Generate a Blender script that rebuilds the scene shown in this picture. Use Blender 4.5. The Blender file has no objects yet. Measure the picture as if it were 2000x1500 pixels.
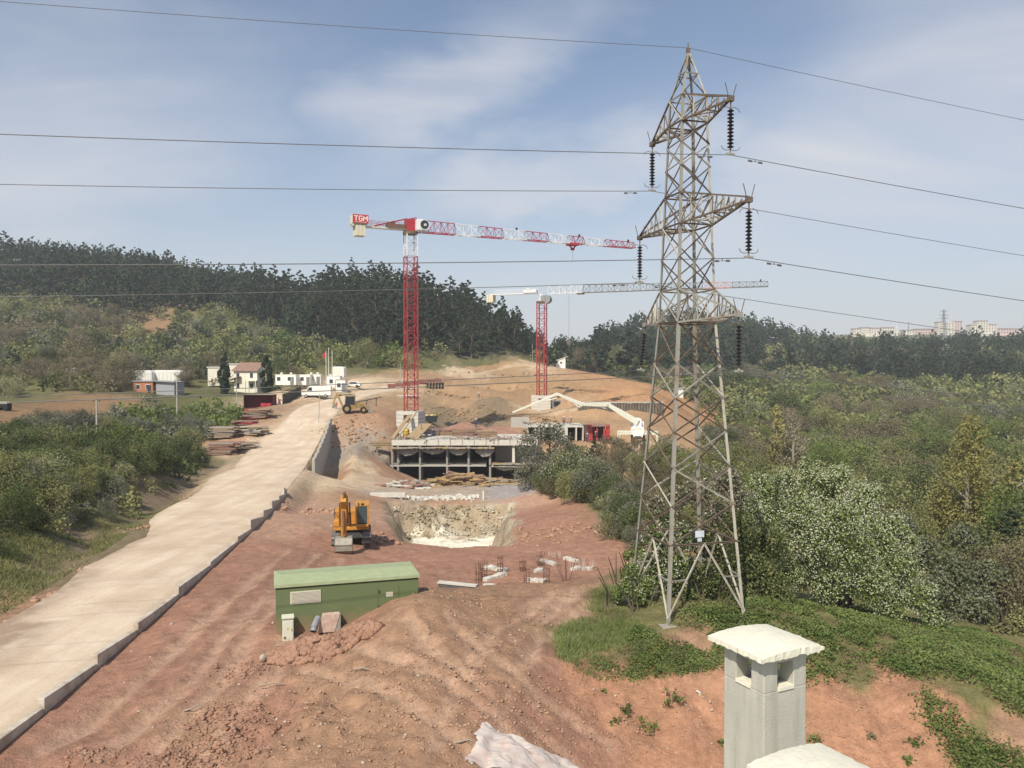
import bpy, math, random
import numpy as np
from mathutils import Vector, Matrix
random.seed(11)
RNG = np.random.default_rng(11)
SC = bpy.context.scene
COL = SC.collection

# ------------------------------------------------------------------ camera, sky, sun, exposure
FPX = 1570.0                     # focal length in pixels of a 2000 px wide picture
PIT = math.atan(35.0 / FPX)      # the camera looks slightly down
cam_data = bpy.data.cameras.new('camera')
cam = bpy.data.objects.new('camera', cam_data)
COL.objects.link(cam)
cam_data.sensor_width = 36.0
cam_data.lens = 36.0 * FPX / 2000.0
cam_data.clip_start = 0.1
cam_data.clip_end = 20000
cam.location = (0, 0, 0)
cam.rotation_euler = (math.pi / 2 - PIT, 0, 0)
SC.camera = cam

SUN_AZ = math.radians(204)       # clockwise from +Y: behind the camera, a little to the left
SUN_EL = math.radians(47)
world = bpy.data.worlds.new('World')
SC.world = world
world.use_nodes = True
def build_sky():
    nt = world.node_tree
    N, L = nt.nodes, nt.links
    N.clear()
    out = N.new('ShaderNodeOutputWorld')
    bg = N.new('ShaderNodeBackground')
    bg.inputs['Strength'].default_value = 0.115
    sky = N.new('ShaderNodeTexSky')
    sky.sky_type = 'NISHITA'
    sky.sun_disc = False
    sky.sun_elevation = SUN_EL
    sky.sun_rotation = SUN_AZ
    sky.air_density = 1.0
    sky.dust_density = 1.2
    sky.ozone_density = 1.6
    tc = N.new('ShaderNodeTexCoord')
    sep = N.new('ShaderNodeSeparateXYZ')
    L.new(tc.outputs['Generated'], sep.inputs[0])
    def math_(op, a, b=None, clamp=False):
        n = N.new('ShaderNodeMath'); n.operation = op; n.use_clamp = clamp
        for k, x in enumerate((a, b)):
            if x is None: continue
            if isinstance(x, (int, float)): n.inputs[k].default_value = x
            else: L.new(x, n.inputs[k])
        return n.outputs[0]
    zz = math_('MAXIMUM', sep.outputs[2], 0.0)
    zp = math_('ADD', zz, 0.22)
    u = math_('DIVIDE', sep.outputs[0], zp)
    v = math_('DIVIDE', sep.outputs[1], zp)
    cmb = N.new('ShaderNodeCombineXYZ')
    L.new(u, cmb.inputs[0]); L.new(v, cmb.inputs[1])
    def layer(scale, rot, stretch, detail, rough, dist, lo, hi, off):
        mp = N.new('ShaderNodeMapping')
        mp.inputs['Rotation'].default_value = (0, 0, rot)
        mp.inputs['Scale'].default_value = (scale, scale * stretch, 1)
        mp.inputs['Location'].default_value = off
        L.new(cmb.outputs[0], mp.inputs[0])
        nz = N.new('ShaderNodeTexNoise')
        nz.inputs['Scale'].default_value = 1.0
        nz.inputs['Detail'].default_value = detail
        nz.inputs['Roughness'].default_value = rough
        nz.inputs['Distortion'].default_value = dist
        L.new(mp.outputs[0], nz.inputs['Vector'])
        mr = N.new('ShaderNodeMapRange'); mr.interpolation_type = 'SMOOTHSTEP'
        mr.inputs['From Min'].default_value = lo
        mr.inputs['From Max'].default_value = hi
        L.new(nz.outputs['Fac'], mr.inputs['Value'])
        return mr.outputs['Result']
    def bank(cx, cy, ang, lx, ly):
        """a soft cloud bank: an ellipse in the cloud layer, its rim torn by noise"""
        wob = N.new('ShaderNodeTexNoise'); wob.inputs['Scale'].default_value = 1.6; wob.inputs['Detail'].default_value = 5; wob.inputs['Roughness'].default_value = .55
        L.new(cmb.outputs[0], wob.inputs['Vector'])
        sub = N.new('ShaderNodeVectorMath'); sub.operation = 'SUBTRACT'; L.new(wob.outputs['Color'], sub.inputs[0]); sub.inputs[1].default_value = (.5, .5, .5)
        sc = N.new('ShaderNodeVectorMath'); sc.operation = 'SCALE'; L.new(sub.outputs[0], sc.inputs[0]); sc.inputs['Scale'].default_value = .9
        ad = N.new('ShaderNodeVectorMath'); ad.operation = 'ADD'; L.new(cmb.outputs[0], ad.inputs[0]); L.new(sc.outputs[0], ad.inputs[1])
        fl = N.new('ShaderNodeVectorMath'); fl.operation = 'MULTIPLY'; L.new(ad.outputs[0], fl.inputs[0]); fl.inputs[1].default_value = (1, 1, 0)
        mp = N.new('ShaderNodeMapping'); mp.vector_type = 'TEXTURE'
        mp.inputs['Location'].default_value = (cx, cy, 0); mp.inputs['Rotation'].default_value = (0, 0, math.radians(ang)); mp.inputs['Scale'].default_value = (lx, ly, 1)
        L.new(fl.outputs[0], mp.inputs[0])
        le = N.new('ShaderNodeVectorMath'); le.operation = 'LENGTH'; L.new(mp.outputs[0], le.inputs[0])
        mr = N.new('ShaderNodeMapRange'); mr.interpolation_type = 'SMOOTHERSTEP'; mr.inputs['From Min'].default_value = 1.45; mr.inputs['From Max'].default_value = .1
        L.new(le.outputs['Value'], mr.inputs['Value'])
        return mr.outputs['Result']
    wisp = layer(0.8, 0.95, 2.6, 8, 0.56, 0.8, 0.30, 0.76, (2.3, 0.2, 0))
    veil = layer(0.42, 1.0, 1.4, 5, 0.5, 0.3, 0.38, 0.72, (5.1, 2.0, 0))
    m1 = math_('MULTIPLY', veil, 0.16)
    for c_ in ((-1.10, 1.98, 144, .78, .46), (-.18, 1.80, -55, .50, .20), (.16, 2.12, -23, .50, .17), (.95, 1.98, -72, 1.15, .56), (.5, -1.6, 20, 1.2, .6), (-1.6, -.6, 60, .9, .4), (1.7, .1, 30, .8, .5)):
        m1 = math_('MAXIMUM', m1, math_('MULTIPLY', bank(*c_), math_('ADD', math_('MULTIPLY', wisp, 0.55), 0.42)))
    low = math_('SUBTRACT', 1.0, math_('MULTIPLY', zz, 2.5), clamp=True)   # thicker veil towards the horizon
    low = math_('MULTIPLY', math_('MULTIPLY', low, low), 0.86)
    inv = math_('MULTIPLY', math_('SUBTRACT', 1.0, m1), math_('SUBTRACT', 1.0, low))
    m3 = math_('SUBTRACT', 0.97, math_('MULTIPLY', inv, 0.90))
    mix = N.new('ShaderNodeMix'); mix.data_type = 'RGBA'
    L.new(m3, mix.inputs['Factor'])
    hs = N.new('ShaderNodeHueSaturation')
    hs.inputs['Saturation'].default_value = 1.02
    hs.inputs['Value'].default_value = 0.90
    L.new(sky.outputs[0], hs.inputs['Color'])
    L.new(hs.outputs[0], mix.inputs[6])
    mix.inputs[7].default_value = (5.1, 5.25, 5.65, 1)
    L.new(mix.outputs[2], bg.inputs['Color'])
    L.new(bg.outputs[0], out.inputs['Surface'])
build_sky()
sun_data = bpy.data.lights.new('sun', 'SUN')
sun_data.energy = 4.3
sun_data.angle = math.radians(0.53)
sun_data.color = (1.0, 0.93, 0.80)
sun = bpy.data.objects.new('sun', sun_data)
COL.objects.link(sun)
sv = Vector((math.sin(SUN_AZ) * math.cos(SUN_EL), math.cos(SUN_AZ) * math.cos(SUN_EL), math.sin(SUN_EL)))
sun.rotation_euler = sv.to_track_quat('Z', 'Y').to_euler()
vs = SC.view_settings
vs.view_transform = 'Standard'
vs.look = 'None'
vs.exposure = 0.25
vs.gamma = 1.0
vs.use_curve_mapping = False
SC.cycles.max_bounces = 6
SC.cycles.diffuse_bounces = 3
SC.cycles.glossy_bounces = 2
SC.cycles.transmission_bounces = 3
SC.cycles.transparent_max_bounces = 6
SC.cycles.volume_bounces = 0

# ------------------------------------------------------------------ picture <-> world
_cp, _sp = math.cos(PIT), math.sin(PIT)
def P(px, py, Y):
    u = (px - 1000.0) / FPX; v = (750.0 - py) / FPX
    dy = _cp + v * _sp; dz = -_sp + v * _cp
    return Vector((u / dy * Y, Y, dz / dy * Y))
def proj(X, Y, Z):
    d = Y * _cp - Z * _sp; up = Y * _sp + Z * _cp
    return 1000.0 + FPX * X / d, 750.0 - FPX * up / d

# ------------------------------------------------------------------ noise
def _hash(ix, iy, seed):
    h = (ix.astype(np.int64) * 374761393 + iy.astype(np.int64) * 668265263 + seed * 974711) & 0x7fffffff
    h = ((h ^ (h >> 13)) * 1274126177) & 0x7fffffff
    return ((h ^ (h >> 16)) & 0xffff) / 65535.0
def vnoise(x, y, seed=0):
    ix = np.floor(x); iy = np.floor(y); fx = x - ix; fy = y - iy
    fx = fx * fx * (3 - 2 * fx); fy = fy * fy * (3 - 2 * fy)
    a = _hash(ix, iy, seed); b = _hash(ix + 1, iy, seed); c = _hash(ix, iy + 1, seed); d = _hash(ix + 1, iy + 1, seed)
    return (a + (b - a) * fx + (c - a) * fy + (a - b - c + d) * fx * fy) * 2 - 1
def fbm(x, y, seed=0, octs=4, gain=0.5):
    s = 0; a = 1.0
    for o in range(octs):
        s = s + a * vnoise(x, y, seed + o * 17); x = x * 2.03 + 3.1; y = y * 2.03 - 1.7; a *= gain
    return s
def sstep(a, b, x):
    t = np.clip((x - a) / (b - a), 0, 1); return t * t * (3 - 2 * t)

# ------------------------------------------------------------------ terrain control points: (px, py, distance, soil)
CP = [
 (-300,1500,24,'r'),(0,1500,24,'r'),(300,1500,24,'r'),(600,1490,23.1,'t'),(800,1490,22.8,'t'),(1000,1490,24,'t'),(1150,1490,26,'r'),(1300,1490,26.6,'o'),(1450,1490,26.8,'o'),
 (1600,1490,26.9,'o'),(1800,1490,26.8,'o'),(2000,1490,26.5,'t'),(2250,1500,26,'g'),
 (1080,1300,30,'r'),(1150,1310,30.2,'o'),(1300,1312,30.4,'o'),(1450,1315,30.4,'o'),(1600,1320,30.4,'o'),(1750,1332,30.3,'o'),(1900,1350,29.6,'g'),(1650,1290,31.8,'g'),(1790,1305,31.6,'g'),(1520,1300,31.2,'g'),(2050,1420,28.2,'g'),
 (1200,1400,28.3,'o'),(1350,1400,28.6,'o'),(1700,1410,28.5,'o'),(1860,1400,28.2,'o'),(1900,1450,27.4,'g'),(1990,1440,27.5,'t'),
 (1200,1185,36.3,'g'),(1310,1222,33.6,'g'),(1459,1205,34.8,'g'),(1229,1178,37.2,'g'),(1379,1162,38.4,'g'),(1120,1250,33,'g'),(1250,1260,32.2,'g'),(1350,1270,32,'t'),(1480,1280,31.6,'g'),
 (1650,1240,34.6,'g'),(1800,1262,34,'g'),(1900,1300,32,'g'),(1600,1180,45,'g'),(1800,1225,41.5,'g'),(1950,1300,35,'g'),(2150,1340,34,'g'),
 (1900,1180,60,'f'),(2100,1150,62,'f'),(1750,1120,75,'f'),(1600,1050,90,'f'),(1900,1050,100,'f'),(2150,1050,100,'f'),(1700,980,130,'f'),(1500,1000,100,'f'),(1950,950,160,'f'),(1500,905,160,'f'),
 (1700,880,200,'f'),(1950,870,210,'f'),(2200,900,200,'f'),(1500,820,260,'f'),(1700,800,300,'f'),(1900,800,310,'f'),(2200,800,310,'f'),(1350,760,330,'f'),(1500,760,350,'f'),(1700,740,420,'f'),(1950,740,420,'f'),(2200,740,420,'f'),
 (1200,700,420,'n'),(1450,700,480,'f'),(1150,690,600,'n'),(1250,660,600,'n'),(1450,654,620,'n'),(1560,665,640,'n'),(1700,684,660,'n'),(1850,692,680,'n'),(2000,694,680,'n'),(2300,692,680,'n'),
 (1400,695,900,'f'),(1900,703,900,'f'),(2300,700,900,'f'),(1600,660,1500,'f'),(1850,656,1500,'f'),(2100,655,1500,'f'),(2500,660,1500,'f'),(1300,690,1500,'f'),(1000,690,1500,'f'),(400,690,1500,'f'),(-300,690,1500,'f'),
 (1000,690,2600,'f'),(2100,675,2600,'f'),(0,690,2600,'f'),
 (-300,505,520,'n'),(0,512,520,'n'),(200,525,510,'n'),(350,548,490,'n'),(480,568,460,'n'),(560,580,430,'n'),(690,570,385,'n'),(790,580,370,'n'),(850,598,365,'n'),(950,634,355,'n'),(1040,684,350,'n'),(1090,708,350,'n'),
 (-300,600,700,'n'),(0,600,700,'n'),(400,620,650,'n'),(700,640,550,'n'),(950,690,520,'n'),(1100,700,480,'n'),
 (-300,600,400,'f'),(0,600,400,'f'),(200,610,390,'f'),(320,640,370,'b'),(400,630,370,'f'),(550,640,360,'n'),(700,640,325,'n'),(850,655,315,'n'),(950,680,310,'n'),(1050,705,320,'f'),
 (-300,690,290,'f'),(0,690,290,'f'),(200,690,290,'f'),(400,690,290,'f'),(550,700,285,'f'),(700,705,275,'f'),(850,712,280,'f'),(950,716,290,'f'),
 (-300,740,210,'f'),(0,740,210,'f'),(200,745,205,'f'),(300,768,190,'f'),(420,767,200,'f'),(500,767,205,'f'),(560,768,195,'p'),(640,768,188,'p'),
 (-250,840,120,'b'),(0,830,125,'b'),(100,802,150,'b'),(230,788,165,'b'),(0,782,170,'f'),(330,790,165,'f'),
 (100,900,100,'f'),(190,912,107,'f'),(300,880,125,'f'),(400,830,150,'f'),(0,950,78,'f'),(350,905,108,'f'),(-250,950,76,'f'),
 (0,1100,46,'f'),(0,1200,38.4,'t'),(100,1105,49.5,'h'),(-200,1100,43.5,'f'),(-200,1200,37,'f'),(298,935,88,'h'),(191,985,68,'f'),(58,1045,52,'f'),(0,1010,56,'f'),
 (160,1050,60,'h'),(250,1000,73,'h'),(330,970,87,'h'),(400,925,104,'h'),
 (400,1300,31,'r'),(300,1200,38,'r'),(500,1100,50,'r'),(600,1020,66,'q'),(650,1330,28.8,'t'),(500,1400,26.6,'r'),(400,1450,25.5,'t'),(800,1400,25.3,'t'),(1000,1400,26.2,'r'),(1000,1300,29.1,'t'),(800,1300,28.4,'t'),(650,1250,32.3,'r'),(540,1243,33,'r'),
 (1100,1200,35.5,'q'),(950,1210,33.6,'t'),(870,1240,31.0,'t'),(820,1187,32.6,'t'),(900,1152,36.5,'t'),(1000,1140,39,'t'),(1100,1135,40,'t'),(1180,1140,40.5,'t'),
 (900,1161,44,'r'),(1050,1158,45,'r'),(700,1155,43,'r'),(550,1150,42,'r'),(450,1200,37.5,'r'),
 (1000,1100,54,'r'),(1150,1100,54,'r'),(850,1087,58,'r'),(750,1088,57,'r'),(680,1064,61,'r'),(1200,1060,62,'r'),(1220,1100,52,'r'),(870,1077,64,'r'),(990,1073,64.5,'r'),
 (1050,1020,78,'r'),(1100,990,86,'r'),(1150,1020,76,'r'),(1050,975,97,'q'),(735,1000,84,'q'),(725,975,95,'t'),
 (760,966,103,'k'),(900,966,104,'k'),(1000,960,106,'l'),(880,983,99.5,'t'),(700,940,112,'p'),(620,930,105,'p'),(700,915,125,'p'),(870,935,122,'t'),(960,935,122,'l'),
 (870,950,134,'k'),(870,942,138,'k'),(1000,950,136,'k'),(1060,945,130,'t'),(900,846,153,'r'),(805,842,153,'t'),(950,846,156,'r'),(1020,850,156,'t'),
 (1060,816,169,'T'),(1150,825,169,'T'),(1060,863,155,'T'),(1190,866,155,'T'),(1245,863,140,'T'),(1300,860,142,'T'),(1230,824,166,'T'),(1290,816,185,'T'),(1140,814,185,'T'),(1200,817,186,'T'),(1200,786,192,'O'),(1290,787,192,'O'),(1140,789,191,'T'),
 (950,832,181,'h'),(950,794,186,'h'),(880,830,181,'h'),(870,797,186,'h'),(900,788,195,'T'),(780,792,180,'T'),(700,792,172,'T'),(700,806,153,'t'),(760,802,160,'t'),
 (1060,797,205,'T'),(1060,806,195,'T'),(980,713,285,'u'),(900,728,270,'p'),(850,738,250,'T'),(770,752,215,'p'),(1060,715,290,'p'),(1095,720,295,'T'),(1150,729,285,'O'),(1250,749,275,'O'),(1330,785,250,'O'),(1380,830,215,'O'),
 (1000,760,240,'u'),(900,762,225,'T'),(1100,756,235,'u'),(1200,766,220,'O'),(660,812,150,'t'),(740,816,150,'t'),(680,870,133,'s'),(722,878,140,'s'),(772,928,131,'t'),(742,905,132,'t'),(660,903,122,'t'),
 (1100,940,105,'T'),(1180,915,112,'T'),(1200,900,117,'T'),(1300,900,118,'T'),(1200,985,84,'g'),(1240,1010,75,'g'),(1340,950,98,'t'),(1400,980,85,'f'),(1420,900,130,'f'),(1260,1120,48,'g'),(1320,1110,49,'g'),
 (510,870,128,'p'),(470,850,135,'t'),
]
SOIL = {'r': (.385,.212,.145), 'q': (.44,.275,.190), 't': (.395,.242,.153), 'o': (.44,.235,.145), 'u': (.37,.235,.125), 'p': (.60,.46,.31), 'g': (.19,.175,.075), 'f': (.13,.128,.055), 'h': (.235,.18,.115),
        'k': (.42,.34,.26), 'l': (.36,.32,.31), 'w': (.66,.60,.48), 'b': (.27,.17,.095), 's': (.36,.30,.24), 'n': (.045,.050,.032), 'T': (.40,.26,.150), 'O': (.43,.245,.128)}
_pts = np.array([tuple(P(a, b, c)) for a, b, c, s in CP])
def warp(X, Y):
    return X / (Y + 20.0) * 1.6, np.log(Y + 20.0)
_wa, _wb = warp(_pts[:, 0], _pts[:, 1])
_wv = _pts[:, 2] / (_pts[:, 1] + 20.0)
_n = len(CP)
def _kern(r2):
    return 0.5 * r2 * np.log(r2 + 1e-9)
def _tps_fit():
    D = (_wa[:, None] - _wa[None]) ** 2 + (_wb[:, None] - _wb[None]) ** 2
    A = np.zeros((_n + 3, _n + 3))
    A[:_n, :_n] = _kern(D) + np.eye(_n) * 1e-5
    Q = np.stack([np.ones(_n), _wa, _wb], 1)
    A[:_n, _n:] = Q; A[_n:, :_n] = Q.T
    return np.linalg.solve(A, np.concatenate([_wv, np.zeros(3)]))
_coef = _tps_fit()
_soil = np.array([SOIL[s] for *_, s in CP])
def tps(X, Y):
    a, b = warp(X, Y)
    out = np.empty_like(a)
    for i in range(0, len(a), 20000):
        aa = a[i:i + 20000]; bb = b[i:i + 20000]
        r2 = (aa[:, None] - _wa) ** 2 + (bb[:, None] - _wb) ** 2
        out[i:i + 20000] = _kern(r2) @ _coef[:_n] + _coef[_n] + _coef[_n + 1] * aa + _coef[_n + 2] * bb
    return out * (Y + 20.0)
# road edges (distance -> X) and height
RY = [12, 27.5, 37, 43, 52, 70, 85, 103, 112, 128, 145, 165, 190, 215, 240]
R_L = [-21.8, -22.6, -23.6, -24.6, -26.5, -30.6, -33.6, -37.2, -38.9, -41.2, -42.6, -42.6, -39.5, -36.0, -32]
R_R = [-15.6, -16.4, -17.2, -17.9, -19.2, -21.8, -24.2, -27.0, -28.6, -31.0, -33.4, -34.6, -33.0, -29.5, -26]
R_Z = [-11.8, -11.75, -11.85, -11.95, -12.3, -13.05, -13.3, -13.5, -13.5, -12.5, -10.5, -8.0, -6.7, -5.8, -4.6]
PIT_X = (-15.6, 0.6); PIT_Y = (66.5, 97.5); PIT_Z = -20.0
B1 = dict(x0=-21.0, x1=6.4, y0=138.0, y1=150.5)      # concrete frame building
B2 = dict(x0=3.0, x1=20.0, y0=157.0, y1=165.5)       # row of open rooms
def G(X, Y, rough=True):
    X = np.atleast_1d(np.asarray(X, float)); Y = np.atleast_1d(np.asarray(Y, float))
    z = tps(X, Y)
    near = 1 - sstep(60, 110, Y)
    if rough:
        z = z + fbm(X * .09, Y * .09, 3, 4) * np.clip((Y - 40) / 120, 0, 1) * .5 + fbm(X * .012, Y * .012, 9, 3) * np.clip((Y - 330) / 200, 0, 1) * 5
        k = np.where(Y < 112)[0]
        if len(k):
            x, y, n_ = X[k], Y[k], near[k]
            d = n_ * (fbm(x * .45, y * .45, 21, 4) * .11 + fbm(x * 2.1, y * 2.1, 27, 3, .6) * .05)
            # churned ground in the foreground, the rough cut bank, wheel ruts
            ch = np.exp(-((x + 7.5) / 4.0) ** 2 - ((y - 25.5) / 2.6) ** 2) + .5 * np.exp(-((x + 2) / 5) ** 2 - ((y - 29) / 3.5) ** 2)
            d += ch * (np.maximum(fbm(x * 1.5, y * 1.5, 33, 4, .6), -.2) * .26)
            d += np.exp(-((y - 28.6) / 1.6) ** 2) * sstep(1.5, 4.5, x) * (fbm(x * .8, y * .5, 41, 4, .6) * .28)
            for u, w in zip(*rut_dist(x, y)):
                d += -np.exp(-(u / w) ** 2) * .075 + .055 * np.exp(-((u - 1.7 * w) / (.7 * w)) ** 2)
            z[k] += d
    # dug pit
    e = fbm(X * .35, Y * .35, 61, 4, .55) * .9 + fbm(X * 1.2, Y * 1.2, 62, 2) * .2
    inx = np.minimum(X + 10.3 + (Y - 67) / 30 * 5.3, PIT_X[1] - X) + e * .8
    iny_far = PIT_Y[1] - Y + e * 1.3
    iny = np.minimum(Y - PIT_Y[0] + e * .5, iny_far * .62)
    ins = np.minimum(inx, iny)
    w = sstep(0, 2.7, ins)
    z = z * (1 - w) + np.minimum(z, PIT_Z + fbm(X * .6, Y * .6, 63, 3) * .18) * w
    z = z + w * (1 - w) * 4 * (fbm(X * .8, Y * .8, 64, 4, .6) * .9)
    site = sstep(165, 185, Y) * (1 - sstep(262, 285, Y)) * sstep(-32, -24, X) * (1 - sstep(40, 50, X))
    z = z + site * (fbm(X * .06 + Y * .02, Y * .14, 65, 4, .6) * 1.0 + fbm(X * .3, Y * .3, 66, 3) * .25)
    # foundation trench in front of the kiosk side
    tr = sstep(0, .5, np.minimum(np.minimum(X + 4.0, -.8 - X), np.minimum(Y - 42.5, 46.5 - Y)))
    z = z - tr * 1.3
    for b, zf in ((B1, -20.15), (B2, -14.75)):
        m = np.minimum(np.minimum(X - b['x0'] + .1, b['x1'] - X + .1), np.minimum(Y - b['y0'] + 3.0, b['y1'] - .35 - Y))
        w = sstep(-.05, .25, m); z = z * (1 - w) + np.minimum(z, zf) * w
    rr = np.interp(Y, RY, R_R)
    z = z - 3.4 * sstep(106, 113, Y) * (1 - sstep(134, 147, Y)) * sstep(.35, .75, X - rr) * (1 - sstep(2.2, 6.5, X - rr))
    # road bed
    l = np.interp(Y, RY, R_L); r = np.interp(Y, RY, R_R); rz = np.interp(Y, RY, R_Z) - .12
    dout = np.maximum(l - X, X - r)
    w = (1 - sstep(.2, np.where((X > rr) & (Y > 106) & (Y < 147), .45, 2.6), dout)) * (1 - sstep(225, 240, Y))
    z = z * (1 - w) + rz * w
    return z
def rut_dist(x, y):
    """distance to each wheel track (tracks run in pairs along bent lines)"""
    wob = fbm(x * .3, y * .3, 51, 2) * .22; D = []; W = []
    for pts, gauge, w in RUTS:
        for off in ((-gauge, gauge) if gauge else (0,)):
            best = np.full(len(x), 99.)
            for (ax, ay), (bx, by) in zip(pts[:-1], pts[1:]):
                dx, dy = bx - ax, by - ay; L = math.hypot(dx, dy); ox, oy = -dy / L * off, dx / L * off
                t = np.clip(((x - ax - ox) * dx + (y - ay - oy) * dy) / (L * L), 0, 1)
                best = np.minimum(best, np.hypot(x - ax - ox - t * dx, y - ay - oy - t * dy))
            D.append(best + wob); W.append(w)
    return D, W
def track(pts, gauge, w): return ([(P(*p).x, p[2]) for p in pts], gauge, w)
RUTS = [track([(1185, 1150, 38.5), (1090, 1180, 36.0), (1010, 1240, 32.2), (960, 1330, 28.4), (930, 1400, 26.2), (900, 1490, 23.6)], .85, .26),
        track([(640, 1285, 30.5), (780, 1360, 27.6), (980, 1480, 24.2)], .9, .28), track([(830, 1200, 32.3), (900, 1280, 29.4), (1010, 1370, 27.1), (1180, 1450, 26.2)], .85, .24),
        track([(130, 1490, 24.5), (330, 1330, 30.0), (500, 1160, 41.5), (590, 1070, 55)], .95, .30), track([(330, 1490, 24), (480, 1320, 29.6), (560, 1200, 36.5), (640, 1080, 54)], .9, .26), track([(1120, 1160, 37.8), (1050, 1210, 34), (1040, 1300, 29.6)], 0, .22)]
def ground_hit(px, py, y0, y1):
    """the ground point seen at a picture position between two distances"""
    ys = np.arange(y0, y1, .12); pts = np.array([tuple(P(px, py, y)) for y in ys]); d = np.abs(G(pts[:, 0], ys) - pts[:, 2]) / ys
    return float(ys[int(np.argmin(d))])
def gz(x, y): return float(G(x, y)[0])
def gp(px, py, Y):
    """point on the ground under a picture position at the given distance"""
    p = P(px, py, Y); return Vector((p.x, p.y, gz(p.x, p.y)))
def soil_color(X, Y):
    jx = X * (1 + 0) + fbm(X * .6, Y * .6, 71, 4) * np.clip(Y * .012, .2, 4); jy = Y + fbm(X * .6, Y * .6, 77, 4) * np.clip(Y * .02, .35, 7)
    a, b = warp(jx, jy)
    C = np.empty((len(a), 3))
    for i in range(0, len(a), 20000):
        r2 = (a[i:i + 20000, None] - _wa) ** 2 + (b[i:i + 20000, None] - _wb) ** 2
        k = 1.0 / (r2 + 4e-5) ** 2.6
        C[i:i + 20000] = (k @ _soil) / k.sum(1)[:, None]
    def paint(mask, col):
        nonlocal C
        C = C * (1 - mask[:, None]) + np.array(col) * mask[:, None]
    e = fbm(X * .35, Y * .35, 61, 4, .55) * .9
    inx = np.minimum(X + 10.3 + (Y - 67) / 30 * 5.3, PIT_X[1] - X) + e * .8
    far = PIT_Y[1] - Y + e * 1.3
    pm = sstep(-.3, .6, np.minimum(inx, np.minimum(Y - PIT_Y[0] - 1, far)))
    n = fbm(X * .5, Y * 1.2, 81, 4)
    paint(pm, (.36, .285, .195))
    paint(pm * sstep(.15, .6, n) * sstep(-12, -7, X) * .8, (.50, .46, .36))
    paint(pm * sstep(3.0, 5.0, far + n * 1.2) * sstep(2.0, 3.2, inx), (.80, .76, .62))
    k = np.where(Y < 60)[0]
    for u, w in zip(*rut_dist(X[k], Y[k])):
        m = np.exp(-(u / (w * 1.35)) ** 2) * .55; C[k] = C[k] * (1 - m[:, None]) + np.array((.53, .355, .25)) * m[:, None]
        m = np.exp(-((u - 2.0 * w) / (.5 * w)) ** 2) * .35; C[k] = C[k] * (1 - m[:, None]) + np.array((.27, .155, .105)) * m[:, None]
    # pale track up to the pump truck
    for (a_, b_) in ((gpx(1170, 915, 112), gpx(1262, 866, 139)), (gpx(905, 730, 268), gpx(1040, 716, 290)), (gpx(1120, 792, 190), gpx(1010, 800, 193))):
        dx, dy = b_[0] - a_[0], b_[1] - a_[1]; t = np.clip(((X - a_[0]) * dx + (Y - a_[1]) * dy) / (dx * dx + dy * dy), 0, 1)
        d = np.hypot(X - a_[0] - t * dx, Y - a_[1] - t * dy)
        paint((1 - sstep(1.6, 3.0, d)) * .8, (.50, .38, .25))
    l = np.interp(Y, RY, R_L); r = np.interp(Y, RY, R_R)
    dd = np.maximum(l - X, X - r) + fbm(X * .4, Y * .4, 91, 3) * .6
    paint((1 - sstep(.3, 2.2, dd)) * (1 - sstep(222, 238, Y)) * .75 * sstep(75, 95, Y + 3), (.50, .38, .25))
    n2 = fbm(X * .05, Y * .05, 95, 4); n3 = fbm(X * 1.3, Y * 1.3, 97, 4)
    C = C * (1 + .13 * n2[:, None] + .10 * n3[:, None])
    return np.clip(C, .01, .9)
def gpx(px, py, Y):
    p = P(px, py, Y); return p.x, p.y
# ------------------------------------------------------------------ materials
MATS = {}
def mat(name, col, rough=.8, metal=0, var=.12, scale=6.0, bump=0, bscale=30, col2=None, spec=.3, lo=.35, hi=.65, coords='Object'):
    if name in MATS: return MATS[name]
    m = bpy.data.materials.new(name); m.use_nodes = True
    nt = m.node_tree; N, L = nt.nodes, nt.links
    b = N['Principled BSDF']
    b.inputs['Roughness'].default_value = rough; b.inputs['Metallic'].default_value = metal
    b.inputs['Specular IOR Level'].default_value = spec
    tc = N.new('ShaderNodeTexCoord')
    nz = N.new('ShaderNodeTexNoise'); nz.inputs['Scale'].default_value = scale; nz.inputs['Detail'].default_value = 6; nz.inputs['Roughness'].default_value = .6
    L.new(tc.outputs[coords], nz.inputs['Vector'])
    mr = N.new('ShaderNodeMapRange'); mr.inputs['From Min'].default_value = lo; mr.inputs['From Max'].default_value = hi
    L.new(nz.outputs['Fac'], mr.inputs['Value'])
    mx = N.new('ShaderNodeMix'); mx.data_type = 'RGBA'
    c2 = col2 if col2 else tuple(max(0, c * (1 - 2 * var)) for c in col)
    mx.inputs[6].default_value = (*col, 1); mx.inputs[7].default_value = (*c2, 1)
    L.new(mr.outputs[0], mx.inputs['Factor'])
    L.new(mx.outputs[2], b.inputs['Base Color'])
    if bump:
        n2 = N.new('ShaderNodeTexNoise'); n2.inputs['Scale'].default_value = bscale; n2.inputs['Detail'].default_value = 5
        L.new(tc.outputs[coords], n2.inputs['Vector'])
        bp = N.new('ShaderNodeBump'); bp.inputs['Strength'].default_value = bump; bp.inputs['Distance'].default_value = .05
        L.new(n2.outputs['Fac'], bp.inputs['Height']); L.new(bp.outputs[0], b.inputs['Normal'])
    MATS[name] = m
    return m
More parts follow.
